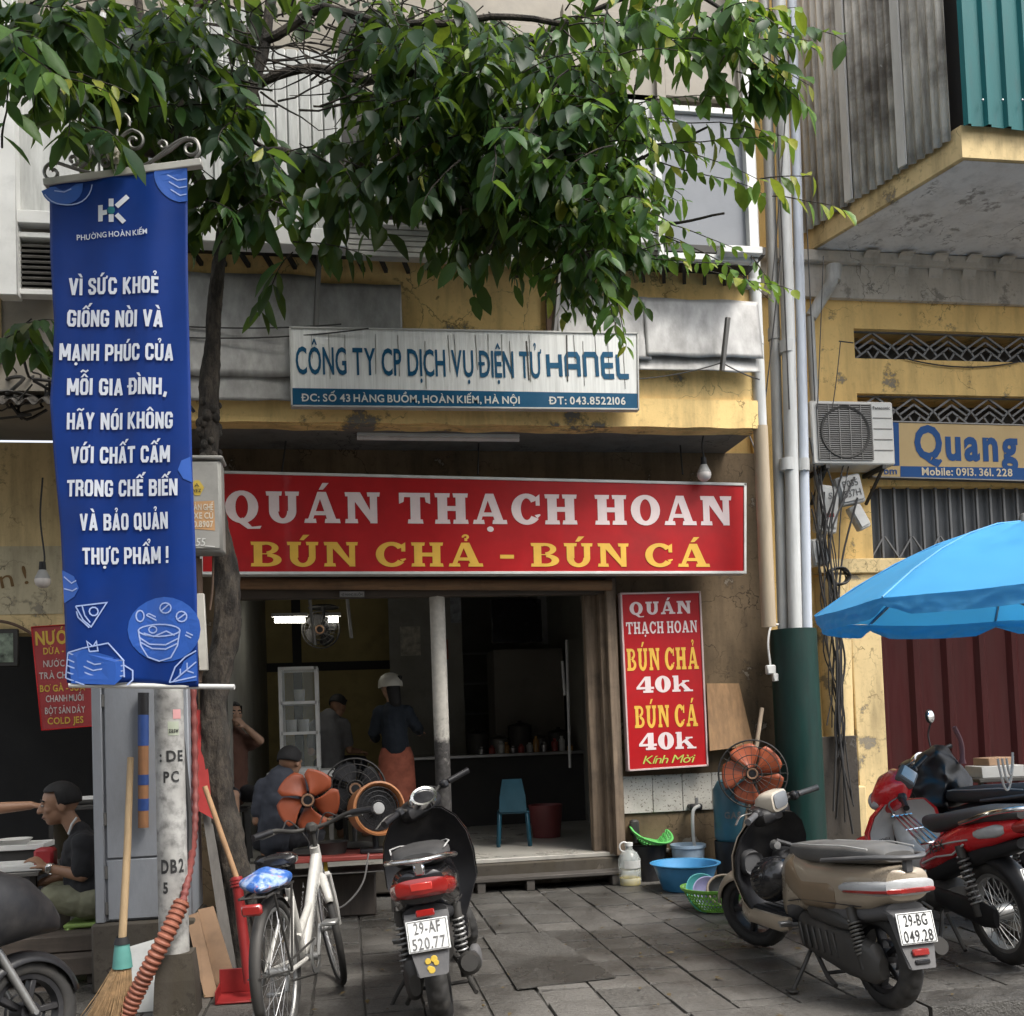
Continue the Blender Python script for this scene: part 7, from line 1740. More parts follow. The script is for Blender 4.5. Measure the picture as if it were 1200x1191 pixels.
bowl('bowl', 'lilac plastic bowl leaning in front of the teal one in the lime green basket', cb + Vector((-.03, .035, .07)), .125, .055, mat('lilac_plastic', (.38, .36, .58), .4), (R(58), 0, R(8)))
bowl('wok', 'black pan with a pale rim resting in the lime green basket', cb + Vector((.065, -.01, .09)), .115, .055, M['iron'], (R(48), 0, R(-12)), 'pan')
b = MB(); T = Matrix.Translation(cb + Vector((.065, -.01, .09))) @ TRS((0, 0, 0), (R(48), 0, R(-12))); b.tube([(.113 * math.cos(2 * PI * k / 30), .113 * math.sin(2 * PI * k / 30), .055) for k in range(30)], .008, 6, closed=True, M=T); tag(b.build('pan_ring', mat('tan_rim', (.35, .27, .19), .5)), 'tan ring lying on the black pan in the lime green basket', 'ring')
g = G(770, 1035) + Vector((-.005, .20, 0)); bk_ = lathe_thing('black_tub', 'tall black tub with a green strainer on top beside the oil bottle', 'tub', g, [(0, .0), (.125, 0), (.15, .26), (.162, .27), (.15, .275), (.12, .02), (0, .015)], M['black'])
lattice('green_strainer', 'bright green strainer tilted on top of the black tub', g + Vector((0, -.02, .28)), .085, .155, .095, M['green_pl'], (R(24), R(14), 0), nu=36)
g = W(808, 1010, -.16); g.z = .0; lathe_thing('pale_bucket', 'pale blue bucket under the tap hose by the tiled wall', 'bucket', (g.x, -.14, .0), [(0, 0), (.10, 0), (.125, .235), (.135, .24), (.135, .262), (.122, .262), (.12, .23), (.095, .012), (0, .01)], mat('pale_blue_plastic', (.36, .46, .56), .4, dirt=.2))
# oil bottle
g = G(740, 1038) + Vector((0, .03, 0)); ob = thing('oil_bottle', 'clear bottle with a little yellow oil on the step beside the black tub', 'bottle', g)
b = MB(); b.lathe([(0, 0), (.075, 0), (.082, .01), (.082, .05), (.078, .056), (.082, .062), (.082, .11), (.078, .116), (.082, .122), (.082, .19), (.06, .235), (.028, .26), (.026, .29)], 22, Matrix.Translation(g)); b.build('shell', glass('clear_plastic', (.75, .8, .78), .15, .32), ob)
b = MB(); b.lathe([(0, .005), (.076, .005), (.078, .055), (0, .055)], 20, Matrix.Translation(g)); b.build('oil', mat('yellow_oil', (.45, .34, .03), .2, bmp=0), ob)
b = MB(); b.lathe([(0, .31), (.03, .31), (.03, .285), (0, .285)], 16, Matrix.Translation(g)); b.tube(arc((g.x - .035, g.y, .28), .035, 0, PI * 1.5, 12), .006, 6); b.build('cap', M['white_paint'], ob)
b = MB(); cyl_patch(b, g, .0835, -2.3, -.6, .13, .185); b.build('label', mat('pale_label', (.5, .5, .48), .5), ob)
b = MB(); P = W(742, 965, -.03); b.tube([P, P + Vector((0, -.05, 0))], .02, 8); b.box((P.x, P.y - .03, P.z - .03), (.07, .05, .12), bev=.015); b.tube([(P.x, P.y - .05, P.z - .08), (P.x, P.y - .06, P.z - .14)], .02, 8); tag(b.build('tap', M['iron']), 'dark old tap sticking out of the wall above the oil bottle', 'tap')
P = W(808, 945, -.02); tap = thing('wall_tap', 'black wall tap feeding a white hose over the pale bucket', 'tap', P)
b = MB(); b.tube([P, P + Vector((0, -.1, 0))], .02, 10); b.box((P.x + .02, P.y - .08, P.z), (.1, .05, .05), bev=.012); b.build('body', M['black'], tap)
b = MB(); b.tube([P + Vector((.03, -.08, .02)), P + Vector((.03, -.08, .07))], .014, 8); b.build('handle', M['alloy'], tap)
b = MB(); b.tube(smooth_path([W(820, 944, -.14), W(812, 952, -.15), W(813, 985, -.16), W(817, 1002, -.16), W(816, 1012, -.15)], 6), .013, 8); tag(b.build('tap_hose', mat('white_hose', (.42, .42, .40), .5)), 'white hose hanging from the black tap into the pale bucket', 'hose')
# plywood, water drum, fan, pipe
slab_px([(828, 801), (866, 801), (883, 874), (832, 880)], -.16, -.04, .015, wood('stained_plywood', (.30, .17, .075), .55, axis='z', grime=.35), 'plywood', 'stained brown plywood sheet leaning behind the right hand fan', 'plywood')
g = W(862, 950, -.35); gc = thing('gas_cylinder', 'dark teal cylinder standing on a black stand behind the beige scooter', 'cylinder', (g.x, -.28, 0))
z0, z1 = W(862, 985, -.3).z, W(862, 912, -.3).z
b = MB(); b.lathe([(0, z0), (.12, z0), (.135, z0 + .03), (.135, z1 - .08), (.10, z1 - .02), (.045, z1), (.045, z1 + .04), (0, z1 + .04)], 26, Matrix.Translation((g.x, -.28, 0))); b.build('shell', mat('teal_enamel', (.035, .115, .155), .4, dirt=.3), gc)
b = MB(); cyl_text(b, 'GAS', (g.x, -.28, 0), .136, -PI / 2 - .35, lerp(z0, z1, .38), .045, .12, weight=.06); b.build('lettering', M['ink_grey'], gc)
b = MB(); b.lathe([(.13, 0), (.14, z0)], 20, Matrix.Translation((g.x, -.28, 0))); b.build('stand', M['black'], gc)
c4f = W(882, 907, -.55); fan('pedestal_fan', 'orange bladed fan inside a black wire guard behind the beige scooter', c4f, CAM - c4f + Vector((-.5, 0, .1)), .235, 0.0, guard=True, spin=.45)
b = MB(); P, Q = W(893, 830, -.25), W(868, 1000, -.45); b.tube([P, Q], .016, 8); tag(b.build('stick', wood('pale_stick', (.36, .28, .20), .6)), 'thin pale stick leaning behind the right hand fan', 'stick')
b = MB(); P = W(903, 785, -.30); b.box(P, (.07, .05, .07), bev=.008); b.box(P + Vector((.03, -.01, -.06)), (.04, .04, .06), bev=.006); b.tube(smooth_path([P + Vector((0, 0, .03)), P + Vector((-.01, 0, .2)), P + Vector((.03, .02, .33)), P + Vector((.09, .02, .34))], 5), .008, 6)
tag(b.build('socket_box', M['white_paint']), 'small white socket box hung on the green pipe guard', 'socket')
# down pipes and the green guard
dpipe = lambda name, label, pts, r_, m_, y: tag(MB().tube([W(x, yy, y) for x, yy in pts], r_, 16).build(name, m_), label, 'pipe', 'down pipes between the two houses')
M['pvc'] = mat('weathered_white_pvc', (.55, .56, .55), .45, var=.08, dirt=.45, dscale=2.5, stretch=(4, 4, .5), dlo=.42)
M['pvc_b'] = mat('bluish_pvc', (.50, .54, .60), .45, var=.08, dirt=.35, dscale=2.5, stretch=(4, 4, .5))
M['pvc_d'] = mat('grimy_pipe', (.42, .42, .40), .5, var=.12, dirt=.55, dscale=2.5, stretch=(4, 4, .5), dlo=.4)
M['beige_pipe'] = mat('tan_painted_pipe', (.42, .34, .24), .6, var=.15, dirt=.5, dscale=3, stretch=(4, 4, .5))
A, B, C = W(873, 60, -.62), W(891, 500, -.62), W(901, 735, -.55)
p1 = thing('down_pipe', 'leftmost down pipe, pale above and tan painted below, at the beam end', 'pipe', (C.x, C.y, C.z), group='down pipes between the two houses')
b = MB(); b.tube([A, B], .047, 16); b.tube([W(881, 330, -.62), W(881.3, 340, -.62)], .054, 16); b.tube([W(886, 395, -.62), W(886.3, 405, -.62)], .054, 16); b.build('upper_pipe', M['pvc'], p1)
b = MB(); b.tube([B, C], .052, 16); b.build('lower_pipe', M['beige_pipe'], p1)
dpipe('down_pipe', 'narrow grimy grey down pipe second from the left', [(893, -60), (908, 400), (918, 740)], .042, M['pvc_d'], -.20)
dpipe('down_pipe', 'widest white down pipe running into the green guard', [(911, -60), (924, 400), (932, 740)], .052, M['pvc'], -.28)
dpipe('down_pipe', 'bluish white down pipe at the right of the bundle', [(926, -60), (939, 400), (946, 740)], .038, M['pvc_b'], -.26)
for k, (x, y, r_) in enumerate(((907, 392, .048), (922.5, 545, .058), (922, 407, .057), (941.5, 545, .044))):
    b = MB(); b.tube([W(x, y - 7, -.20 if k == 0 else -.28), W(x + .4, y + 7, -.20 if k == 0 else -.28)], r_, 16); tag(b.build('pipe_collar', M['pvc_d'] if k == 0 else M['pvc']), ('grey collar on the grimy down pipe', 'lower collar on the widest white down pipe', 'upper collar on the widest white down pipe', 'collar on the bluish white down pipe')[k], 'collar')
gp = W(938, 900, -.28); zt3 = W(928, 736, -.42).z
gg = MB(); gg.lathe([(.172, 0), (.172, zt3), (.164, zt3), (.164, .0)], 30, Matrix.Translation((gp.x, -.27, 0))); gg.lathe([(.178, .04), (.178, .10)], 30, Matrix.Translation((gp.x, -.27, 0)))
M['guard_green'] = mat('dark_green_paint', (.003, .028, .023), .55, var=.2, dirt=.6, dirtc=(.022, .024, .022), dscale=2, stretch=(3, 3, .6), dlo=.42, spec=.3)
tag(gg.build('pipe_guard', M['guard_green']), 'dark green round sheet guard standing round the foot of the down pipes', 'guard')
A, B = W(950, 1000, YR - .19), W(1003, 862, YR - .19)
b = MB(); b.box2((A.x - .08, YR - .22, 0), (B.x - .01, YR - .17, B.z), .006); tag(b.build('board', plaster('sooty_board', (.06, .052, .045), .8, .6, (.12, .11, .10))), 'sooty dark board standing against the pillar right of the green guard', 'board')
b = MB(); c = W(1098, 905, -1.75)
b.ball(c, (.13, .11, .17), 30, 22); b.ball(c + Vector((.10, -.02, -.08)), (.10, .09, .14), 26, 18); b.ball(c + Vector((-.08, -.05, -.14)), (.09, .08, .12), 26, 18)
b.v = [tuple(Vector(v) + Vector((mnoise.noise(Vector(v) * 11), mnoise.noise(Vector(v) * 11 + Vector((7, 0, 0))), mnoise.noise(Vector(v) * 11 + Vector((0, 8, 0))) * .6)) * .045) for v in b.v]
tag(b.build('rain_cape', mat('black_nylon', (.012, .012, .014), .4, dirt=.2, bmp=.3, bscale=40), remesh=.014, smooth_it=1), 'crumpled black rain cape bundled on the handlebars behind the red motorbike', 'cape')
b = MB(); P, Q = W(1118, 852, -1.85), W(1128, 895, -1.85); b.tube(smooth_path([P, P.lerp(Q, .5) + Vector((.02, 0, .01)), Q], 4), [.015] * 8 + [.022], 8); tag(b.build('strap', mat('dusty_pink_strap', (.22, .09, .09), .7)), 'dusty pink strap hanging from the black rain cape', 'strap')
# air conditioner
A, B = W(953, 544, -.16), W(1046, 471, -.16); x0, x1, z0, z1 = A.x, B.x, A.z, B.z
ac = thing('air_conditioner', 'dusty white outdoor air conditioner unit bracketed left of the ochre board', 'air conditioner', ((x0 + x1) / 2, 0, z0))
M['ac_w'] = mat('ac_ivory', (.56, .55, .51), .45, var=.05, dirt=.3)
b = MB(); b.box2((x0, -.16, z0), (x1, .10, z1), .012); b.build('casing', M['ac_w'], ac)
xg0, xg1 = lerp(x0, x1, .07), lerp(x0, x1, .72)
b = MB(); b.box2((xg0, -.164, z0 + .035), (xg1, -.158, z1 - .03)); gr = b.build('grille_backing', M['iron'], ac)
b = MB(); nz_ = 26
for k in range(nz_ + 1): z = lerp(z0 + .035, z1 - .03, k / nz_); b.box2((xg0, -.172, z - .0035), (xg1, -.166, z + .0035))
for k in range(6): x = lerp(xg0, xg1, k / 5); b.box2((x - .003, -.176, z0 + .033), (x + .003, -.172, z1 - .028))
b.build('grille', M['dull_metal'], ac)
b = MB(); b.lathe([(.19, 0), (.205, .004), (.21, 0)], 34, Matrix.Translation(((xg0 + xg1) / 2, -.176, (z0 + z1) / 2)) @ Matrix.Rotation(PI / 2, 4, 'X')); b.build('fan_ring', M['iron'], ac)
b = MB()
for k in range(4): z = lerp(z0, z1, .22 + k * .17); b.box2((xg1 + .02, -.166, z), (x1 - .02, -.159, z + .006))
b.build('panel_groove', M['dull_metal'], ac)
b = MB(); put_text(b, 'Panasonic', Vector((xg1 + .02, -.163, z1 - .065)), Vector((x1 - .03, -.163, z1 - .065)), Vector((0, 0, .024)), NY, weight=.04); b.build('lettering', M['ink'], ac)
for x in (x0 + .1, x1 - .12): b = MB(); b.box2((x, -.17, z0 - .035), (x + .03, YR, z0 - .003)); b.bar((x + .015, -.14, z0 - .03), (x + .015, YR - .01, z0 - .25), .02, .02); b.build('bracket', M['iron'], ac)
# rain water elbow
b = MB(); b.tube(smooth_path([W(976, 315, -.02), W(975, 330, -.03), W(962, 352, .05), W(950, 372, .08)], 5), .05, 12); b.tube([W(977, 312, -.02), W(976, 330, -.02)], .062, 12); tag(b.build('elbow_pipe', M['pvc_d']), 'grey elbow pipe coming out of the whitewashed cornice corner', 'pipe')
b = MB(); b.tube([W(949, 372, .06), W(955, 480, .06), W(962, 640, .06)], .035, 10); tag(b.build('side_pipe', M['pvc_d']), 'sooty pipe running down the wall below the grey elbow', 'pipe')
# meter boxes and cable tangle
def meter(px0, py0, px1, py1, tilt, y, m_, name, label):
    A, B = W(px0, py1, y), W(px1, py0, y); c = (A + B) / 2
    t = thing(name, label, 'box', (c.x, y, A.z), (0, tilt, 0)); t.location.z = A.z
    w, h = abs(B.x - A.x), abs(B.z - A.z)
    b = MB(); b.box((0, 0, h / 2), (w, .09, h), bev=.012); b.build('housing', m_, t, world=False)
    b = MB(); b.box((0, -.05, h * .52), (w * .86, .012, h * .84), bev=.005); b.build('lid', m_, t, world=False)
    return t, w, h
M['meter_w'] = mat('meter_white', (.50, .50, .48), .5, dirt=.3); M['meter_g'] = mat('meter_grey', (.34, .34, .33), .5, dirt=.4)
t, w, h = meter(954, 570, 975, 625, R(8), -.02, M['meter_w'], 'meter_box', 'white meter box with a red mark under the air conditioner')
b = MB(); b.box((.0, -.058, h * .35), (w * .5, .004, .03), rot=(0, R(-12), 0)); b.build('red_mark', M['dust_red'], t, world=False)
b = MB(); put_text(b, 'S', Vector((-.02, -.057, h * .7)), Vector((.015, -.057, h * .7)), Vector((0, 0, .05)), NY); b.build('letter', M['ink_grey'], t, world=False)
t, w, h = meter(984, 558, 1011, 592, R(-12), -.05, M['meter_g'], 'meter_box', 'grey box marked P035 537H hanging below the air conditioner')
b = MB(); put_text(b, 'P035', Vector((-w * .33, -.057, h * .6)), Vector((w * .3, -.057, h * .6)), Vector((0, 0, .05)), NY); put_text(b, '537H', Vector((-w * .36, -.057, h * .25)), Vector((w * .33, -.057, h * .25)), Vector((0, 0, .055)), NY); b.build('lettering', M['ink'], t, world=False)
t, w, h = meter(951, 632, 969, 664, R(-6), -.04, M['meter_w'], 'junction_box', 'small off white junction box lower on the cable bundle')
t, w, h = meter(1006, 590, 1018, 620, R(-28), -.04, M['meter_w'], 'connector', 'slim white connector block hanging askew among the cables')
b = MB(); rr2 = random.Random(9)
for k in range(16):
    x0_, x1_ = rr2.uniform(948, 1005), rr2.uniform(952, 1000); y0_ = rr2.uniform(480, 640); pts = [(x0_, y0_)]; yy = y0_; xx = x0_
    while yy < rr2.uniform(800, 960):
        yy += rr2.uniform(40, 75); xx = lerp(xx, lerp(960, 992, (yy - 480) / 480) + rr2.gauss(0, 9), .7); pts.append((xx, yy))
    b.tube(smooth_path([W(x, y, -.09 - .01 * (k % 6) + rr2.uniform(-.02, .02)) for x, y in pts], 5), rr2.choice((.005, .006, .008, .011)), 6)
tag(b.build('cable_bundle', M['cable']), 'bundle of black cables hanging down the pillar below the meter boxes', 'cables')
b = MB(); c = W(984, 675, -.10)
for k in range(11): b.tube([c + Vector((.085 * math.cos(2 * PI * j / 22) * (1 + .05 * math.sin(k * 3)), -.02 + .007 * k + .01 * math.sin(k * 7 + j), .065 * math.sin(2 * PI * j / 22) + .006 * math.sin(k * 5))) for j in range(22)], .006, 5, closed=True)
tag(b.build('cable_coil', M['cable']), 'coil of black cable hung among the wires beside the blue parasol', 'cable')
b = MB()
for (p_, q_, d_, r_) in (((905, 0), (925, 480), .0, .006), ((927, 20), (905, 330), .1, .005), ((945, 250), (955, 470), .02, .005), ((965, 300), (958, 480), .0, .004), ((985, 400), (975, 480), .03, .004), ((1000, 402), (983, 400), 0, .005), ((915, 300), (890, 520), .05, .006)):
    b.tube(sag(W(*p_, -.36), W(*q_, -.34), d_, 10), r_, 5)
tag(b.build('pipe_cables', M['cable']), 'thin dark cables running down over the white down pipes', 'cables')
b = MB(); b.tube(sag(W(1060, 420, YR - .02), W(1195, 424, YR - .02), .06, 12), .006, 6); tag(b.build('wall_wire', M['cable']), 'thin dark wire sagging below the upper zigzag grille', 'wire')
b = MB(); b.tube(sag(W(205, 395, -.72), W(432, 385, -.82), .03, 14), .005, 5); tag(b.build('wire', M['cable']), 'lower thin wire strung across the zinc sheets to the white company board', 'wire')
b = MB(); b.tube(sag(W(205, 382, -.72), W(400, 380, -.80), .02, 14), .005, 5); tag(b.build('wire', M['cable']), 'upper thin wire strung across the zinc sheets to the white company board', 'wire')
b = MB(); b.tube(sag(W(748, 444, -.74), W(846, 425, -.78), .02, 10), .005, 5); b.tube(sag(W(846, 425, -.78), W(890, 445, -.68), .01, 8), .005, 5); tag(b.build('beam_wire', M['cable']), 'thin wire strung along the zinc sheets right of the company board', 'wire')
# tube lamp under the soffit, hanging bulbs
P, Q = W(418, 504, -.42), W(608, 508, -.42); P.z = Q.z = 3.235
tl_ = thing('tube_lamp', 'unlit fluorescent tube lamp fixed under the grey soffit above the red signboard', 'lamp', (P + Q) / 2)
b = MB(); b.box((P + Q) / 2 + Vector((0, 0, .022)), ((Q - P).length, .05, .025), bev=.004); b.build('batten', M['meter_w'], tl_)
b = MB(); b.tube([P, Q], .016, 10); b.build('tube', mat('unlit_tube', (.6, .55, .53), .3), tl_)
def bulb(label, px, py_top, py, y):
    P, Q = W(px, py_top, y), W(px, py, y); t = thing('hanging_bulb', label, 'lamp', Q, group='bare bulbs hanging on cords')
    b = MB(); b.tube(smooth_path([P, P.lerp(Q, .4) + Vector((-.015, 0, 0)), P.lerp(Q, .8) + Vector((.012, 0, 0)), Q + Vector((0, 0, .09))], 5), .006, 6); b.build('cord', M['cable'], t)
    b = MB(); b.lathe([(0, .10), (.02, .10), (.024, .05), (.022, .04), (0, .04)], 14, Matrix.Translation(Q)); b.build('socket', M['black'], t)
    b = MB(); b.lathe([(.024, .045), (.045, .0), (.05, -.012), (.05, -.016)], 20, Matrix.Translation(Q)); b.build('base', M['meter_g'], t)
    b = MB(); b.lathe([(.05, -.016), (.052, -.03), (.045, -.055), (.025, -.072), (0, -.077)], 20, Matrix.Translation(Q)); b.build('globe', mat('frosted_bulb', (.60, .56, .53), .25, dirt=.1), t)
bulb('unlit bare bulb hanging at the right end above the red signboard', 825, 505, 552, -.45)
bulb('unlit bare bulb hanging over the teahouse opening at far left', 50, 560, 676, -.30)
b = MB(); b.tube(smooth_path([W(893, 548, -.3), W(880, 515, -.35), W(872, 498, -.4)], 4), .006, 6); tag(b.build('loose_wire', M['cable_grey']), 'loose grey wire hanging from the beam end by the down pipe', 'wire')

# ================================================================ PARASOL
uc = DP(1200, 612, 5.3); um = thing('parasol', 'large sky blue parasol over the parked motorbikes at the right edge', 'parasol', (uc.x, uc.y, 0))
RU, ZA, ZR = 1.08, uc.z, uc.z - .43
def upt(f, a, n=8, flute=.05):
    k = (a * n / (2 * PI)) % 1.0; s = math.sin(PI * k); rr_ = RU * f * (1 - .045 * s * f)
    z = ZA - (ZA - ZR) * (f ** 1.75) - .035 * s * f * (1 - f) * 2 - .012 * s * f
    return Vector((uc.x + rr_ * math.cos(a + .32), uc.y + rr_ * math.sin(a + .32), z))
M['parasol'] = mat('sky_blue_nylon', (.075, .38, .72), .55, var=.06, dirt=.06, bmp=.15, bscale=20)
_pt = M['parasol'].node_tree; _b = _pt.nodes['Principled BSDF']; _o = _pt.nodes['Material Output']
_tr = nd(_pt, 'ShaderNodeBsdfTranslucent'); _tr.inputs['Color'].default_value = (.06, .45, .9, 1); _mx = nd(_pt, 'ShaderNodeMixShader'); _mx.inputs[0].default_value = .3
_pt.links.new(_b.outputs[0], _mx.inputs[1]); _pt.links.new(_tr.outputs[0], _mx.inputs[2]); _pt.links.new(_mx.outputs[0], _o.inputs['Surface'])
b = MB(); b.grid(lambda u, v: upt(u, 2 * PI * v) + Vector((0, 0, .006 * mnoise.noise(Vector((u * 7, v * 40, 1))))), 24, 96); cn = b.build('canopy', M['parasol'], um, sharp=70)
b = MB()
for k in range(8): b.tube([upt(f, 2 * PI * k / 8) + Vector((0, 0, .003)) for f in (.02, .2, .4, .6, .8, 1)], .006, 5)
b.build('seam', mat('seam_blue', (.05, .27, .55), .6), cn)
def vpt(u, v):
    a = 2 * PI * v; p = upt(1, a); k = (a * 8 / (2 * PI)) % 1.0; drop = .085 * (.45 + .55 * min(1, math.sin(PI * k) * 2.2)); o = Vector((math.cos(a + .32), math.sin(a + .32), 0))
    wr = .012 * mnoise.noise(Vector((a * 9, u * 2.2, 0))) + .014 * mnoise.noise(Vector((a * 22, u * 3.5, 3)))
    return p + Vector((0, 0, -drop * u)) + o * (-.012 * u + wr * min(1, u * 2))
b = MB(); b.grid(vpt, 8, 320); b.build('valance', M['parasol'], um, sharp=70)
b = MB(); b.tube([(uc.x, uc.y, 0), (uc.x, uc.y, ZA + .03)], .018, 12); b.lathe([(0, .05), (.02, .04), (.03, 0), (.045, -.005)], 12, Matrix.Translation(uc)); b.build('pole', M['dull_metal'], um)
for k in range(8):
    a = 2 * PI * k / 8; b = MB(); b.tube([upt(f, a + .0001) + Vector((0, 0, -.012)) for f in (.03, .25, .5, .75, .98)], .006, 5); b.tube([upt(.5, a) + Vector((0, 0, -.015)), (uc.x, uc.y, ZA - .45)], .005, 5); b.build('rib', M['steel'], um)
b = MB(); b.lathe([(.2, 0), (.2, .05), (.05, .09), (.03, .2)], 20, Matrix.Translation((uc.x, uc.y, 0))); b.build('base', M['step'], um)
# bits and pieces behind the bikes
g = W(1178, 912, -.35); bt = thing('stall_table', 'small dark stall table stacked with grey boxes behind the black scooter', 'table', (g.x, -.2, 0)); zt4 = W(1178, 911, -.35).z
b = MB(); b.box2((g.x - .25, -.40, zt4 - .03), (g.x + .55, .0, zt4), .004); b.build('top', M['iron'], bt)
for x in (g.x - .22, g.x + .5):
    for y in (-.36, -.05): b = MB(); b.box2((x, y, 0), (x + .03, y + .03, zt4 - .028)); b.build('leg', M['iron'], bt)
b = MB(); b.box((g.x - .02, -.25, zt4 + .045), (.36, .22, .09), bev=.004); tag(b.build('box', mat('grey_carton', (.33, .33, .32), .7, dirt=.3)), 'flat grey carton on the stall table behind the black scooter', 'box')
b = MB(); b.box((g.x + .0, -.22, zt4 + .12), (.26, .16, .06), rot=(0, 0, .2), bev=.004); tag(b.build('box', M['card']), 'small brown carton on top of the flat grey one', 'box')
b = MB(); c = DP(1184, 895, 5.28)
for k in range(3): b.tube(sag(c + Vector((-.005, -.03, .06 - .02 * k)), c + Vector((-.05 - .025 * k, -.04, .03)), .10 + .03 * k, 12), .006, 6)
tag(b.build('rope', mat('white_rope', (.48, .47, .44), .8)), 'white rope tied in loops round the parasol pole', 'rope')
# ================================================================ INSIDE THE EATERY
FL = .222
def lamp(px0, px1, py, y, label):
    P, Q = W(px0, py, y), W(px1, py, y); t = thing('ceiling_lamp', label, 'lamp', (P + Q) / 2, group='lit tube lamps inside the eatery')
    b = MB(); b.tube([P, Q], .022, 10); m = mat('lit_tube', (.8, .8, .8), .3, dirt=0, bmp=0, emit=(1, .97, .86, 12.0)); b.build('tube', m, t)
    b = MB(); b.box((P + Q) / 2 + Vector((0, 0, .045)), ((Q - P).length + .05, .06, .03)); b.build('batten', M['meter_w'], t)
lamp(322, 357, 727, 1.5, 'lit white tube lamp on the left inside the dark eatery'); lamp(385, 396, 726.5, 1.5, 'shorter lit tube lamp farther back inside the eatery')
cw = W(376, 738, 1.6); fan('wall_fan', 'dark round fan hanging inside the eatery before the lit tubes', cw, Vector((-.2, -1, -.1)), .16, cw.z + .2, 'black_matt', True, 4)
for a, c, s in (((363, 703), (369, 756), 'left'), ((407, 702), (412, 748), 'right')): b = MB(); P, Q = W(*a, .8), W(*c, .8); b.tube([P, Q], .013, 8); tag(b.build('hanging_rod', M['meter_g']), 'pale metal rod hanging inside the doorway, ' + s + ' one of the two by the fan', 'rod')
# glass cabinet with a white frame on its table
ys_ = .75; A, B = W(331, 905, ys_), W(370, 781, ys_); C = W(313, 905, ys_ + .35)
gt = thing('counter_table', 'white edged serving table carrying the glass food cabinet', 'table', (A.x, ys_, FL)); 
b = MB(); b.box2((A.x - .12, ys_ - .06, A.z - .05), (B.x + .12, ys_ + .5, A.z), .006); b.build('top', M['white_paint'], gt)
for x in (A.x - .1, B.x + .07):
    for y in (ys_ - .03, ys_ + .44): b = MB(); b.box2((x, y, FL), (x + .03, y + .03, A.z - .048)); b.build('leg', M['dull_metal'], gt)
sc_ = thing('food_cabinet', 'white framed glass food cabinet standing in the dim eatery', 'cabinet', (A.x, ys_, A.z))
b = MB(); x0, x1 = A.x, B.x
for x in (x0, x1):
    for y in (ys_, ys_ + .36): b.box((x, y, (A.z + B.z) / 2), (.026, .026, B.z - A.z))
for f in (.0, .36, .66, 1):
    z = lerp(A.z + .012, B.z - .012, f)
    for y in (ys_ - .001, ys_ + .361): b.box(((x0 + x1) / 2, y, z), (x1 - x0, .024, .024))
    for x in (x0 - .001, x1 + .001): b.box((x, ys_ + .18, z), (.024, .36, .024))
b.build('frame', M['white_paint'], sc_)
b = MB()
for f in (.36, .66): z = lerp(A.z + .012, B.z - .012, f); b.box(((x0 + x1) / 2, ys_ + .18, z), (x1 - x0 - .03, .33, .006))
b.build('shelf', mat('grey_shelf', (.22, .22, .20), .4), sc_)
b = MB(); b.box(((x0 + x1) / 2, ys_ + .004, (A.z + B.z) / 2), (x1 - x0 - .03, .004, B.z - A.z - .03)); b.build('pane', glass('cabinet_glass', (.7, .75, .72), .08, .12), sc_)
for k, (f, dx) in enumerate(((.365, .25), (.365, .6), (.665, .5))):
    c = Vector((lerp(x0, x1, dx), ys_ + .16, lerp(A.z + .012, B.z - .012, f) + .006)); lathe_thing('tub', ('white tub on the middle shelf of the food cabinet, left', 'white tub on the middle shelf of the food cabinet, right', 'white tub on the upper shelf of the food cabinet')[k], 'tub', c, [(0, 0), (.04, 0), (.045, .10), (0, .10)], M['white_panel'], 14)
# steel counter with pots at the back right
yc_ = 2.4; A, B = W(478, 888, yc_), W(690, 884, yc_)
ct = thing('steel_counter', 'long steel kitchen counter with pots at the back of the eatery', 'counter', ((A.x + B.x) / 2, yc_ + .3, FL)); zc_ = A.z
b = MB(); b.box2((A.x, yc_, zc_ - .03), (B.x, yc_ + .6, zc_), .004); b.build('top', M['steel'], ct)
b = MB(); b.box2((A.x + .03, yc_ + .06, FL), (B.x - .03, yc_ + .55, zc_ - .03)); b.build('base', M['interior_dark'], ct)
for k, (px, r_, h_) in enumerate(((560, .11, .20), (585, .09, .14), (610, .12, .26), (632, .08, .13), (655, .10, .18))):
    c = W(px, 880, yc_ + .25); lathe_thing('pot', 'cooking pot in the row on the steel counter', 'pot', (c.x, yc_ + .25, zc_ + .001), [(0, 0), (r_, 0), (r_, h_), (r_ + .01, h_ + .01), (r_ * .6, h_ + .03), (.02, h_ + .04), (.02, h_ + .06), (0, h_ + .06)], M['dull_metal'] if k % 2 else M['iron'], 18, group='pots on the steel counter')
rk = random.Random(8)
for k in range(12):
    px = lerp(566, 668, k / 11) + rk.uniform(-3, 3); yk = yc_ + rk.uniform(.05, .15); h = rk.uniform(.06, .16); c = W(px, 880, yk)
    lathe_thing('jar', 'small jar or bottle in the cluttered front row on the steel counter', 'jar', (c.x, yk, zc_ + .001), [(0, 0), (.032, 0), (.034, h * .7), (.016, h * .85), (.016, h), (0, h)], (M['steel'], mat('jar_red', (.2, .03, .025), .3), M['white_panel'], mat('jar_amber', (.25, .13, .03), .25))[k % 4], 12, group='jars along the steel counter')
b = MB()
for k in range(3): b.box2((.95, 5.10, 1.35 + k * .38), (2.2, 5.19, 1.37 + k * .38))
tag(b.build('wall_shelf', M['steel']), 'three steel shelves on the far back wall of the eatery', 'shelf')
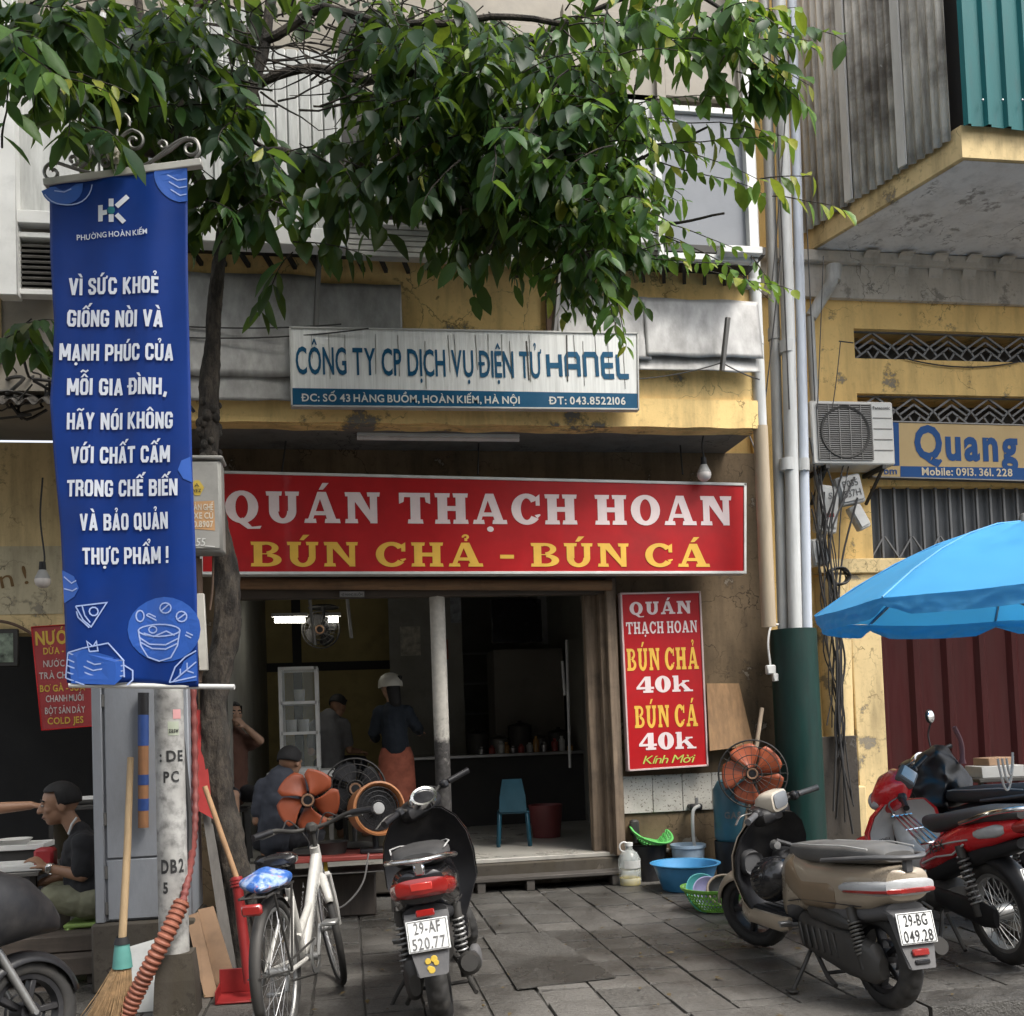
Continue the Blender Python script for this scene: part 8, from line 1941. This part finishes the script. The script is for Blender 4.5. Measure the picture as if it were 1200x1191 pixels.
for k, (x, z, w_, h_, c_) in enumerate(((.62, 2.0, .22, .32, (.45, .42, .36)), (.98, 1.95, .16, .22, (.35, .12, .08)), (1.18, 2.35, .12, .30, (.30, .32, .35)))):
    b = MB(); b.box2((x, 3.585, z), (x + w_, 3.592, z + h_)); tag(b.build('poster', mat('dim_paper', c_, .7, var=.5, vscale=12, dirt=.3)), ('pale paper notice on the dark partition left of the helmeted person', 'small reddish notice on the dark partition inside the eatery', 'tall grey notice high on the dark partition inside the eatery')[k], 'notice')
b = MB(); A, B = W(577, 754, 2.2), W(634, 702, 2.2); b.box2((A.x, 2.2, A.z), (B.x, 2.26, B.z), .01); tvo = b.build('television', M['black_gloss']); tag(tvo, 'switched off black television hung high in the eatery', 'television')
b = MB(); b.box2((A.x + .25, 2.26, A.z + .1), (A.x + .3, 3.6, A.z + .15)); b.build('arm', M['iron'], tvo)
b = MB(); b.box2((1.55, 3.0, .25), (2.3, 3.5, 2.0), .01); tag(b.build('cupboard', mat('grey_brown_cupboard', (.16, .15, .13), .6, dirt=.5)), 'dark cupboard at the right side of the eatery', 'cupboard')
b = MB(); b.tube([W(664, 750, .8), W(668, 900, .8)], .012, 8); b.tube([W(659, 775, .82), W(662, 815, .82)], .012, 8); tag(b.build('inner_pipe', M['meter_g']), 'thin pale pipes running down inside the right of the doorway', 'pipe')
def plastic_chair(c, yaw, m_, label, cat='chair', s=1.0):
    t = thing('plastic_chair', label, cat, c, (0, 0, yaw)); t.scale = (VS * s,) * 3
    b = MB(); b.box((0, 0, .42), (.40, .40, .03), bev=.012); b.build('seat', m_, t, world=False)
    b = MB(); b.loft([[(-.19, -.17, .43), (-.19, .17, .43), (-.215, .17, .43), (-.215, -.17, .43)], [(-.23, -.16, .62), (-.23, .16, .62), (-.25, .16, .62), (-.25, -.16, .62)], [(-.27, -.12, .84), (-.27, .12, .84), (-.29, .12, .84), (-.29, -.12, .84)]], smooth=False); b.build('backrest', m_, t, world=False)
    for sx in (-.17, .17):
        for sy in (-.17, .17): b = MB(); b.bar((sx, sy, .41), (sx * 1.15, sy * 1.15, 0), .045, .045, .008); b.build('leg', m_, t, world=False)
    return t
c = W(603, 962, .7); plastic_chair((c.x, .75, FL), R(80), mat('petrol_plastic', (.008, .055, .085), .45), 'low petrol blue plastic chair on the tiled floor behind the iron post', s=.76)
lathe_thing('bucket', 'dark red bucket on the tiled floor beside the petrol blue chair', 'bucket', (W(642, 950, 1.1).x, 1.2, FL), [(0, 0), (.12, 0), (.15, .28), (.14, .28), (.11, .01), (0, .01)], mat('dark_red_plastic', (.14, .03, .03), .5))

# ================================================================ PEOPLE
SKIN = mat('skin', (.30, .165, .10), .5, var=.06, vscale=14, dirt=0, bmp=.06, bscale=90)
SKIN_L = mat('lighter_skin', (.40, .24, .16), .5, var=.06, vscale=14, dirt=0, bmp=.06, bscale=90)
HAIR = mat('black_hair', (.010, .009, .009), .75, var=.3, vscale=60, dirt=0, bmp=.5, bscale=140, stretch=(1, 1, .3))
def fabric(name, c, var=.15, bsc=16): return mat(name, c, .85, var=var, vscale=10, dirt=.12, bmp=.5, bscale=bsc)
def cap(b, p, q, r0, r1, n=14, flat=1.0):
    p, q = Vector(p), Vector(q); d = (q - p); L = d.length; d = d / max(L, 1e-6)
    pts, rs = [], []
    for i in range(4): a = PI / 2 * (1 - i / 4); pts.append(p - d * r0 * math.sin(a)); rs.append(max(.0006, r0 * math.cos(a)))
    pts += [p, p.lerp(q, .5), q]; rs += [r0, (r0 + r1) / 2, r1]
    for i in range(1, 5): a = PI / 2 * i / 4; pts.append(q + d * r1 * math.sin(a)); rs.append(max(.0006, r1 * math.cos(a)))
    b.tube(pts, rs, n, flat=flat)
def hand(b, w, d, nrm, s=1.0, curl=.5, side=1):
    """palm and five fingers; d = direction the palm points, nrm = back of the hand"""
    d = Vector(d).normalized(); n = Vector(nrm); n = (n - d * n.dot(d)).normalized(); u = d.cross(n) * side
    L = .075 * s
    for k in range(4):
        o = u * ((k - 1.5) * .0165 * s); cap(b, w + o * .6 + d * .01 * s, w + o + d * L, .0125 * s, .0105 * s, 8)
    for k, fl in enumerate((.062, .070, .066, .050)):
        o = u * ((k - 1.5) * .0185 * s); p = w + o + d * L; a = 0.0; dd = d
        for j, fr in enumerate((.45, .32, .23)):
            a = curl * (.55, .8, .6)[j]; dd = (dd * math.cos(a) - n * math.sin(a)).normalized(); nn_ = p + dd * fl * fr * s * 1.05
            cap(b, p, nn_, (.0088 - .0009 * j) * s, (.0082 - .001 * j) * s, 8); n2 = (n * math.cos(a) + d * math.sin(a)); p = nn_
    t0 = w + u * -.020 * s + d * .018 * s; td = (d * .65 - u * .75 - n * .25).normalized(); t1 = t0 + td * .036 * s; t2 = t1 + (td + d * .55 - n * .35 * curl * 2).normalized() * .030 * s
    cap(b, t0, t1, .0125 * s, .0095 * s, 8); cap(b, t1, t2, .0095 * s, .0078 * s, 8)
def head(b, c, f, up, s=1.0):
    """skull, jaw, nose, brow, ears about the head centre; f = where the face looks"""
    f = Vector(f).normalized(); up = Vector(up); up = (up - f * up.dot(f)).normalized(); r = f.cross(up)
    T = Matrix((f, r, up)).transposed().to_4x4(); T.translation = c
    T = T @ Matrix.Diagonal((s, s, s, 1))
    b.ball((-.010, 0, .028), (.096, .076, .090), 18, 12, M=T); b.ball((.026, 0, -.045), (.062, .058, .062), 16, 10, M=T); b.ball((.052, 0, -.082), (.030, .030, .024), 12, 8, M=T)
    b.ball((.055, 0, .0), (.040, .055, .060), 14, 9, M=T)
    cap(b, T @ Vector((.088, 0, .018)), T @ Vector((.108, 0, -.022)), .009 * s, .0145 * s, 8); b.ball((.098, .010, -.026), (.010, .010, .008), 8, 6, M=T); b.ball((.098, -.010, -.026), (.010, .010, .008), 8, 6, M=T)
    b.ball((.082, 0, -.052), (.016, .026, .008), 10, 6, M=T); b.ball((.080, 0, -.063), (.016, .022, .008), 10, 6, M=T)
    for q in (1, -1):
        b.ball((-.008, q * .078, -.008), (.022, .011, .034), 10, 7, M=T); b.ball((.078, q * .030, .030), (.014, .024, .008), 10, 6, M=T); b.ball((.060, q * .040, -.018), (.022, .020, .020), 10, 6, M=T)
    return T
def face_bits(t, T):
    for q in (1, -1):
        b = MB(); b.ball((.083, q * .031, .010), (.010, .015, .0065), 12, 7, M=T); b.build('eye', mat('eye_white', (.30, .27, .24), .3, dirt=0, bmp=0), t)
        b = MB(); b.ball((.0905, q * .031, .010), (.0035, .0065, .006), 10, 6, M=T); b.build('iris', M['ink'], t)
        b = MB(); b.tube([T @ Vector((.090, q * .012, .034)), T @ Vector((.090, q * .03, .040)), T @ Vector((.074, q * .052, .034))], .0045, 6); b.build('eyebrow', HAIR, t)
    b = MB(); b.tube([T @ Vector((.088, .022, -.058)), T @ Vector((.0985, 0, -.057)), T @ Vector((.088, -.022, -.058))], .0028, 6); b.build('mouth', mat('mouth_line', (.10, .04, .035), .5, dirt=0), t)
def hairdo(T, kind='short'):
    b = MB()
    def fn(u, v):
        th = PI * .5 * u * (1.18 if kind == 'short' else 1.3); ph = 2 * PI * v; x, y, z = math.sin(th) * math.cos(ph), math.sin(th) * math.sin(ph), math.cos(th)
        front = max(0, x); cut = 1.0
        zz = .028 + .099 * z if not (front > .25 and z < .55 - .0) else .028 + .099 * max(z, .55 + .0 * z)
        rr_ = 1 + .03 * mnoise.noise(Vector((x * 6, y * 6, z * 6)))
        return T @ Vector((-.012 + .104 * x * rr_ * (1 if not (front > .25 and z < .55) else .80), .085 * y * rr_, zz))
    b.grid(fn, 12, 36); return b
def person(label, loc, skin_b, cloth, T, hair='short', face=True, skin=None, vox=.0065, group=None):
    t = thing('person', label, 'person', loc, group=group)
    skin_b.build('body', skin or SKIN, t, remesh=vox, smooth_it=2)
    for nm, bb, m_, vx in cloth: bb.build(nm, m_, t, remesh=vx, smooth_it=3, folds=.011)
    if hair: hairdo(T, hair).build('hair', HAIR, t, solid=.006)
    if face: face_bits(t, T)
    return t
S = VS
# the man on the low stool, facing left
ym_ = -1.72
def mp(px, py, dy=0.0): return W(px, py, ym_ + dy)
hips = [mp(106, 1056, -.07), mp(106, 1054, .09)]; knee = [mp(54, 1052, -.10), mp(58, 1046, .14)]; sh_ = [mp(98, 990, -.13), mp(96, 987, .13)]; el = [mp(96, 1026, -.15), mp(80, 1024, .16)]; wr = [mp(54, 1017, -.13), mp(50, 1034, .10)]
hc = mp(70, 943); nk = mp(88, 972)
sb = MB(); cap(sb, nk + Vector((.02, 0, -.03)), hc + Vector((.03, 0, -.05)), .055 * S, .050 * S)
cap(sb, mp(104, 1045), mp(99, 1000), .12 * S, .12 * S)
for k in (0, 1):
    cap(sb, sh_[k], el[k], .047 * S, .040 * S); cap(sb, el[k], wr[k], .040 * S, .026 * S); cap(sb, hips[k], knee[k], .075 * S, .055 * S)
    cap(sb, knee[k], knee[k] + Vector((.02, 0, -.30)), .052 * S, .036 * S); cap(sb, knee[k] + Vector((.02, 0, -.33)), knee[k] + Vector((-.12, 0, -.36)), .034 * S, .03 * S)
hand(sb, wr[0], mp(40, 1006, -.13) - wr[0], (0, -.3, 1), 1.0 * S, 1.0, 1); hand(sb, wr[1], mp(36, 1040, .08) - wr[1], (0, -.2, 1), 1.0 * S, .4, -1)
Th = head(sb, hc, Vector((-1, -.25, -.12)), (0.1, 0, 1), 1.12 * S)
shirt = MB(); cap(shirt, mp(105, 1040), mp(101, 1005), .142 * S, .15 * S); cap(shirt, mp(104, 1042, -.03), mp(104, 1042, .05), .135 * S, .135 * S); cap(shirt, sh_[0] + Vector((0, .02, 0)), sh_[1], .075 * S, .075 * S); cap(shirt, mp(98, 996, -.05), mp(98, 996, .06), .12 * S, .12 * S)
for k in (0, 1): cap(shirt, sh_[k], sh_[k].lerp(el[k], .78), .072 * S, .066 * S)
cap(shirt, nk + Vector((.035, 0, -.05)), nk + Vector((.02, 0, -.01)), .075 * S, .066 * S)
short_ = MB()
for k in (0, 1): cap(short_, hips[k] + Vector((.01, 0, .0)), hips[k].lerp(knee[k], .86), .105 * S, .082 * S)
cap(short_, hips[0], hips[1], .115 * S, .115 * S)
man = person('person in a black polo shirt and khaki shorts sitting on a low green stool', (hips[0].x, ym_, .0), sb, [('polo_shirt', shirt, fabric('black_polo', (.016, .016, .018)), .009), ('shorts', short_, fabric('khaki_cotton', (.20, .20, .13)), .009)], Th)
b = MB(); b.tube([mp(90, 958, -.055), mp(84, 966, -.065), mp(80, 978, -.07)], .006, 6); b.build('collar_stripe', M['white_paint'], man)
b = MB(); q = wr[0].lerp(el[0], .10); d = (wr[0] - el[0]).normalized(); T = Matrix.Translation(q) @ rot_to(d).to_4x4(); b.lathe([(.034 * S, -.012), (.037 * S, 0), (.034 * S, .012)], 16, T); b.box(q + Vector((0, -.03, .004)), (.03, .012, .03), bev=.005); b.build('wrist_watch', M['chrome'], man)
# his stool, table and things
st = thing('low_stool', 'low lime green plastic stool under the person in the black polo', 'stool', (hips[0].x + .01, ym_ + .01, 0)); zs = hips[0].z - .105
M['olive_pl'] = mat('lime_green_plastic', (.26, .38, .10), .45, dirt=.3)
b = MB(); b.box((hips[0].x + .01, ym_ + .01, zs - .012), (.27, .27, .024), bev=.008); b.build('seat', M['olive_pl'], st)
for sx in (-.11, .11):
    for sy in (-.11, .11): b = MB(); b.bar((hips[0].x + .01 + sx, ym_ + .01 + sy, zs - .02), (hips[0].x + .01 + sx * 1.2, ym_ + .01 + sy * 1.2, 0), .04, .04, .006); b.build('leg', M['olive_pl'], st)
tbp = W(20, 1020, -1.55); zt5 = W(20, 1022, -1.70).z
lt = thing('low_table', 'low steel table loaded with trays before the person in the black polo', 'table', (tbp.x - .25, -1.5, 0))
b = MB(); b.box2((tbp.x - .75, -1.74, zt5 - .025), (W(48, 1020, -1.7).x, -1.2, zt5), .004); b.build('top', M['dull_metal'], lt)
for x in (tbp.x - .7, W(44, 1020, -1.7).x - .04):
    for y in (-1.70, -1.26): b = MB(); b.box2((x, y, 0), (x + .03, y + .03, zt5 - .024)); b.build('leg', M['iron'], lt)
def tray(px, py, y, w, d, label, h=.03):
    c = W(px, py, y); b = MB(); c.z = zt5 + .002 if py > 1010 else c.z
    b.box((c.x, c.y, c.z + .004), (w, d, .008), bev=.002)
    for (dx, dy, ww, dd) in ((-w / 2, 0, .012, d), (w / 2, 0, .012, d), (0, -d / 2, w, .012), (0, d / 2, w, .012)): b.box((c.x + dx, c.y + dy, c.z + h / 2), (ww, dd, h), bev=.003)
    return tag(b.build('tray', M['white_paint']), label, 'tray')
tray(10, 1018, -1.58, .42, .26, 'white rimmed tray on the low steel table nearest the black scooter')
b = MB(); c = W(12, 1000, -1.36); b.box((c.x, -1.34, zt5 + .045), (.40, .22, .085), bev=.006); tag(b.build('crate', M['interior_dark']), 'dark box behind the white rimmed tray on the low table', 'crate')
tray2 = tray(12, 1000, -1.36, .40, .22, 'white rimmed tray standing on the dark box on the low table'); tray2.location.z = zt5 + .09
c = W(20, 985, -1.3); lathe_thing('bowl', 'white bowl on the upper tray at the left edge', 'bowl', (c.x, -1.36, zt5 + .10), [(0, 0), (.05, 0), (.10, .045), (.094, .045), (.045, .008), (0, .006)], M['white_paint'])
c = W(50, 1008, -1.62); b = MB(); b.box((c.x + .01, -1.60, zt5 + .055), (.10, .10, .11), bev=.015); tag(b.build('tissue_box', mat('red_box_plastic', (.42, .035, .04), .4, dirt=.15)), 'red plastic box on the low table before the seated person', 'box')
c = W(67, 1012, -1.66); t = thing('sauce_bottle', 'small brown sauce bottle with a pale label beside the red box', 'bottle', (W(46, 1012, -1.66).x + .13, -1.5, zt5))
T = Matrix.Translation(t.location); b = MB(); b.lathe([(0, 0), (.035, 0), (.037, .09), (.02, .125), (.016, .15), (0, .15)], 16, T); b.build('shell', mat('sauce_brown', (.20, .10, .03), .3, bmp=0), t); b = MB(); b.lathe([(.0375, .03), (.0375, .075)], 16, T); b.build('label', M['white_panel'], t); b = MB(); b.lathe([(.018, .145), (.018, .17), (0, .17)], 12, T); b.build('cap', mat('amber_cap', (.45, .28, .05), .4), t)
# second diner, mostly beyond the left edge, one arm reaching in
yd = -1.35
dp_ = lambda px, py, dy=0.0: W(px, py, yd + dy)
sb = MB(); hc2 = dp_(-48, 905); cap(sb, dp_(-60, 950), hc2 + Vector((0, 0, -.05)), .055 * S, .05 * S); cap(sb, dp_(-66, 1040), dp_(-62, 975), .12 * S, .13 * S); cap(sb, dp_(-58, 962, -.14), dp_(-10, 948, -.18), .048 * S, .040 * S); cap(sb, dp_(-10, 948, -.18), dp_(36, 944, -.12), .042 * S, .028 * S); hand(sb, dp_(36, 944, -.12), (1, .1, -.1), (0, -.3, 1), 1.0 * S, .7, 1)
cap(sb, dp_(-58, 965, .15), dp_(-30, 1005, .2), .048 * S, .04 * S); cap(sb, dp_(-30, 1005, .2), dp_(0, 1000, .1), .04 * S, .028 * S); hand(sb, dp_(0, 1000, .1), (1, 0, 0), (0, 0, 1), S, .6, -1)
for dy in (-.1, .1): cap(sb, dp_(-66, 1058, dy), dp_(-10, 1052, dy), .075 * S, .06 * S); cap(sb, dp_(-10, 1055, dy), dp_(-8, 1100, dy), .055 * S, .04 * S)
T2 = head(sb, hc2, (1, -.1, -.1), (0, 0, 1), 1.1 * S)
sh2 = MB(); cap(sh2, dp_(-66, 1046), dp_(-62, 985), .145 * S, .15 * S); cap(sh2, dp_(-60, 966, -.14), dp_(-60, 966, .14), .075 * S, .075 * S); cap(sh2, dp_(-58, 962, -.14), dp_(-28, 953, -.165), .066 * S, .058 * S); cap(sh2, dp_(-58, 965, .15), dp_(-40, 990, .18), .066 * S, .058 * S)
tr2 = MB()
for dy in (-.1, .1): cap(tr2, dp_(-66, 1058, dy), dp_(-12, 1053, dy), .09 * S, .075 * S)
person('person in a grey patterned shirt reaching one bare arm across the low table', (dp_(-66, 1058).x, yd, 0), sb, [('shirt', sh2, fabric('grey_print', (.07, .07, .075), .5, 30), .010), ('trousers', tr2, fabric('dark_trousers', (.03, .03, .035)), .010)], T2, vox=.0075)
b = MB(); c = dp_(-66, 1075); b.box((c.x, yd, .10), (.28, .28, .20), bev=.02); tag(b.build('seat_block', M['olive_pl']), 'low plastic seat under the person with the bare arm', 'stool')
# timber threshold planks by the stool
for k, (x0, y0, x1, y1, yy) in enumerate(((58, 1118, 122, 1094, -2.0), (62, 1146, 122, 1120, -2.12), (70, 1180, 122, 1170, -2.18))):
    A, B = W(x0, y0, yy), W(x1, y1, yy); b = MB(); z1_ = max(B.z, A.z + .03); b.box2((A.x - .5, yy, max(A.z, .0)), (B.x, yy + .22, z1_), .006)
    tag(b.build('plank', wood('worn_plank', (.12, .095, .075), .5, axis='x', grime=.6)), ('topmost worn plank of the low wooden bench by the steel cabinet', 'middle worn plank of the low wooden bench by the steel cabinet', 'lowest worn plank of the low bench by the steel cabinet')[k], 'plank')
b = MB(); A = W(118, 1120, -2.1); b.box2((A.x - .07, -2.09, 0), (A.x, -1.85, W(118, 1120, -2.0).z + .02), .006); b.box2((A.x - .6, -2.0, .0), (A.x - .53, -1.85, W(118, 1120, -2.0).z), .006); tag(b.build('bench_post', wood('dark_post', (.07, .055, .045), .5)), 'dark timber posts carrying the worn planks', 'post')
# shelf clutter behind the man
c = W(100, 938, -.9); lathe_thing('plate_stack', 'stack of white plates behind the person in the black polo', 'plates', (c.x, -.9, c.z - .02), [(0, 0), (.06, 0), (.12, .03), (.12, .04), (0, .035)], M['white_paint'])
t = thing('shelf', 'dark shelf holding the stack of plates behind the seated person', 'shelf', (c.x, -.9, 0)); b = MB(); b.box2((c.x - .2, -1.05, c.z - .05), (c.x + .16, -.65, c.z - .022), .004); b.build('board', M['iron'], t)
for x in (c.x - .18, c.x + .13): b = MB(); b.box2((x, -1.02, 0), (x + .025, -.68, c.z - .049)); b.build('side', M['iron'], t)
b = MB(); P = W(-14, 782, -.04); Q = W(21, 737, -.04); b.box2((P.x, -.045, P.z), (Q.x, -.012, Q.z), .006); fo = b.build('picture_frame', M['iron']); tag(fo, 'small dark framed picture on the teahouse wall at far left', 'picture')
b = MB(); b.box2((P.x + .03, -.050, P.z + .03), (Q.x - .03, -.046, Q.z - .03)); b.build('print', mat('green_print', (.16, .20, .15), .5, var=.8, vscale=18, dirt=.5, dscale=9), fo)
b = MB(); b.tube(sag(W(-10, 728, -.05), W(40, 745, -.05), -.03, 8), .012, 6); tag(b.build('wall_cable', M['rust']), 'brown cable arching over the dark framed picture', 'cable')

# the customer in the helmet, from behind
yh = 1.15; H_ = lambda px, py, dy=0.0: W(px, py, yh + dy)
sb = MB(); hc3 = H_(457, 806); cap(sb, H_(461, 835), hc3 + Vector((0, 0, -.05)), .05 * S, .045 * S); cap(sb, H_(463, 880), H_(461, 838), .11 * S, .12 * S)
cap(sb, H_(446, 836, 0), H_(438, 858, .05), .042 * S, .036 * S); cap(sb, H_(438, 858, .05), H_(440, 866, .28), .036 * S, .024 * S); hand(sb, H_(440, 866, .28), (0, 1, 0), (0, 0, 1), S, .6)
cap(sb, H_(477, 836, 0), H_(488, 852, .05), .042 * S, .036 * S); cap(sb, H_(488, 852, .05), H_(492, 858, .28), .036 * S, .024 * S); hand(sb, H_(492, 858, .28), (0, 1, 0), (0, 0, 1), S, .6, -1)
for px in (458, 470): P = H_(px, 890); cap(sb, P, Vector((P.x, P.y, FL + .30)), .075 * S, .05 * S); cap(sb, Vector((P.x, P.y, FL + .30)), Vector((P.x, P.y, FL + .06)), .045 * S, .035 * S); cap(sb, Vector((P.x, P.y, FL + .035)), Vector((P.x, P.y + .14, FL + .03)), .035 * S, .03 * S)
T4 = head(sb, hc3, (-.5, .85, -.1), (0, 0, 1), 1.0 * S)
jk = MB(); cap(jk, H_(463, 872), H_(461, 840), .165 * S, .165 * S, flat=.8); cap(jk, H_(447, 836), H_(476, 836), .085 * S, .085 * S)
cap(jk, H_(446, 836, 0), H_(438, 858, .05), .07 * S, .06 * S); cap(jk, H_(438, 858, .05), H_(440, 865, .22), .058 * S, .05 * S); cap(jk, H_(477, 836, 0), H_(488, 852, .05), .07 * S, .06 * S); cap(jk, H_(488, 852, .05), H_(491, 857, .22), .058 * S, .05 * S)
sk = MB(); P = H_(464, 876); sk.lathe([(.12, 0), (.145, -.08), (.155, -.3), (.165, FL + .12 - P.z)], 22, Matrix.Translation(P) @ Matrix.Diagonal((1, .8, 1, 1)))
lady = person('person in a dark jacket, orange skirt and white helmet standing inside the eatery', (P.x, yh, FL), sb, [('jacket', jk, fabric('navy_jacket', (.012, .018, .028)), .010)], T4, hair=None, skin=SKIN_L, vox=.008)
sk.build('skirt', fabric('orange_skirt', (.34, .10, .06), .3), lady, solid=.006)
b = MB(); Tm = T4 @ Matrix.Translation((-.012, 0, .03)); b.lathe([(.118, -.03), (.122, 0), (.112, .05), (.085, .09), (.045, .112), (0, .12)], 24, Tm); b.tube([Tm @ Vector((.11 * math.cos(a), .11 * math.sin(a), -.01)) for a in (-.9, -.45, 0, .45, .9)], .014, 8); hr = MB(); cap(hr, T4 @ Vector((-.055, 0, -.01)), T4 @ Vector((-.075, 0, -.16)), .07 * S, .06 * S); hr.build('hair', HAIR, lady); hm_ = b.build('helmet', mat('white_helmet', (.50, .48, .42), .35, dirt=.1, bmp=0), lady)
b = MB()
for (x, y, z) in ((-.085, .045, .055), (-.075, .06, .035), (-.06, .08, .06)): b.ball((x, y, z), (.03, .022, .022), 10, 7, M=Tm)
b.build('helmet_patch', M['ink'], hm_)
# three more diners in the gloom
def sitter(label, px_h, py_h, px_s, py_s, px_hip, py_hip, y, shirt_c, face_d, hs=1.0, w=.15, floor=FL, skin=None, arm=None):
    P = lambda px, py, dy=0.0: W(px, py, y + dy)
    sb = MB(); hc_ = P(px_h, py_h); s_, hp_ = P(px_s, py_s), P(px_hip, py_hip); cap(sb, s_ + Vector((0, 0, -.04)), hc_ + Vector((0, 0, -.05)), .055 * S, .048 * S); cap(sb, hp_, s_, .11 * S, .11 * S)
    for q in (-1, 1): h0 = hp_ + Vector((q * .08, 0, 0)); k0 = h0 + Vector((q * .03, .0, 0)) + Vector((face_d[0], face_d[1], 0)) * .34; cap(sb, h0, k0, .07 * S, .055 * S); cap(sb, k0, Vector((k0.x, k0.y, floor + .05)), .05 * S, .035 * S); cap(sb, Vector((k0.x, k0.y, floor + .035)), Vector((k0.x + face_d[0] * .1, k0.y + face_d[1] * .1, floor + .03)), .035 * S, .03 * S)
    T = head(sb, hc_, face_d, (0, 0, 1), hs * S); c1 = MB(); cap(c1, hp_, hp_.lerp(s_, .75), .14 * S, w * S); cap(c1, hp_.lerp(s_, .75), s_ + Vector((0, 0, .01)), w * S, .125 * S); cap(c1, s_ + Vector((0, .02, -.05)), s_.lerp(hc_, .3), .10 * S, .06 * S); cap(c1, s_ + Vector((-.13 * S, 0, -.03)), s_ + Vector((.13 * S, 0, -.03)), .075 * S, .075 * S)
    for q in (-1, 1):
        a0 = s_ + Vector((q * .15 * S, 0, -.04)); 
        if arm and q == 1: a1, a2 = P(*arm[0]), P(*arm[1])
        else: a1 = a0 + Vector((q * .04, 0, -.22)); a2 = a1 + Vector((0, 0, -.02)) + Vector((face_d[0], face_d[1], 0)) * .2
        cap(sb, a0, a1, .045 * S, .038 * S); cap(sb, a1, a2, .038 * S, .026 * S); hand(sb, a2, (a2 - a1), (0, -.2, 1) if not arm else (1, -.5, 0), S, .5, q); cap(c1, a0, a0.lerp(a1, .7), .068 * S, .06 * S)
    tr = MB()
    for q in (-1, 1): h0 = hp_ + Vector((q * .08, 0, 0)); k0 = h0 + Vector((q * .03, 0, 0)) + Vector((face_d[0], face_d[1], 0)) * .32; cap(tr, h0, k0, .085 * S, .07 * S); cap(tr, k0, Vector((k0.x, k0.y, floor + .12)), .062 * S, .05 * S)
    t = person(label, (hp_.x, y, floor), sb, [('shirt', c1, fabric('shirt_cloth', shirt_c), .011), ('trousers', tr, fabric('dark_cloth', (.025, .025, .03)), .011)], T, face=face_d[1] < .3, skin=skin, vox=.008)
    stz = hp_.z - .11; st_ = thing('stool', 'small dark stool under the ' + ' '.join(label.split()[:5]), 'stool', (hp_.x, y, floor)); b = MB(); b.box((hp_.x, y, stz - .015), (.26, .26, .03), bev=.01); b.build('seat', M['interior_dark'], st_)
    for sx in (-.1, .1):
        for sy in (-.1, .1): b = MB(); b.bar((hp_.x + sx, y + sy, stz - .02), (hp_.x + sx * 1.15, y + sy * 1.15, floor), .03, .03); b.build('leg', M['interior_dark'], st_)
    return t
sitter('person in a slate shirt sitting with back turned behind the orange fan', 340, 894, 330, 916, 322, 985, -.42, (.045, .05, .065), (.5, .8, -.25), 1.05, .15, 0.0)
sitter('person in a brown top with one hand raised to the face behind the tree', 273, 838, 272, 866, 272, 930, .75, (.10, .045, .03), (.45, -.85, 0), 1.0, .14, FL, SKIN_L, ((305, 868, -.12), (288, 852, -.14)))
sitter('person in a grey shirt bent forward behind the glass food cabinet', 396, 828, 386, 846, 388, 895, 1.7, (.13, .13, .135), (.5, .8, -.5), 1.0, .155, FL)
# black helmet on the beige scooter's hook
c = beige.location + Matrix.Rotation(R(95), 3, 'Z') @ Vector((.15, .10, .50)) * VS; hl = thing('helmet', 'black ribbed helmet hanging on the hook of the beige scooter', 'helmet', c)
b = MB(); Th_ = Matrix.Translation(c) @ TRS((0, 0, 0), (R(70), R(10), 0)); prof = [(.118, -.06), (.122, -.02), (.118, .03), (.098, .08), (.06, .112), (.02, .122), (0, .123)]; b.lathe([(r_ * .86, z_) for r_, z_ in prof], 28, Th_)
hl_s = b.build('shell', M['black_gloss'], hl)
b = MB()
for k in range(9):
    y = (k - 4) * .024; rr_ = math.sqrt(max(0, .112 ** 2 - y * y)); b.tube([Th_ @ Vector((rr_ * .93 * math.cos(a), y * .9, -.02 + 1.22 * rr_ * math.sin(a))) for a in [PI * i / 14 for i in range(15)]], .006, 5)
b.build('rib', M['black_matt'], hl)
b = MB(); c = red.location + Vector((.10, .40, .0)); c = W(1152, 950, red.location.y + .75); b.box(c, (.2, .10, .05), rot=(0, R(15), .2), bev=.02); tag(b.build('blue_packet', mat('blue_white_packet', (.20, .38, .60), .4, var=.5, vscale=7)), 'blue and white packet lying on the seat behind the red motorbike', 'packet')

# ================================================================ scene units -> metres
K = 1.1667
for o in list(SC.objects):
    if o.parent is None and o.type in ('MESH', 'EMPTY'):
        o.location = o.location * K; o.scale = o.scale * K
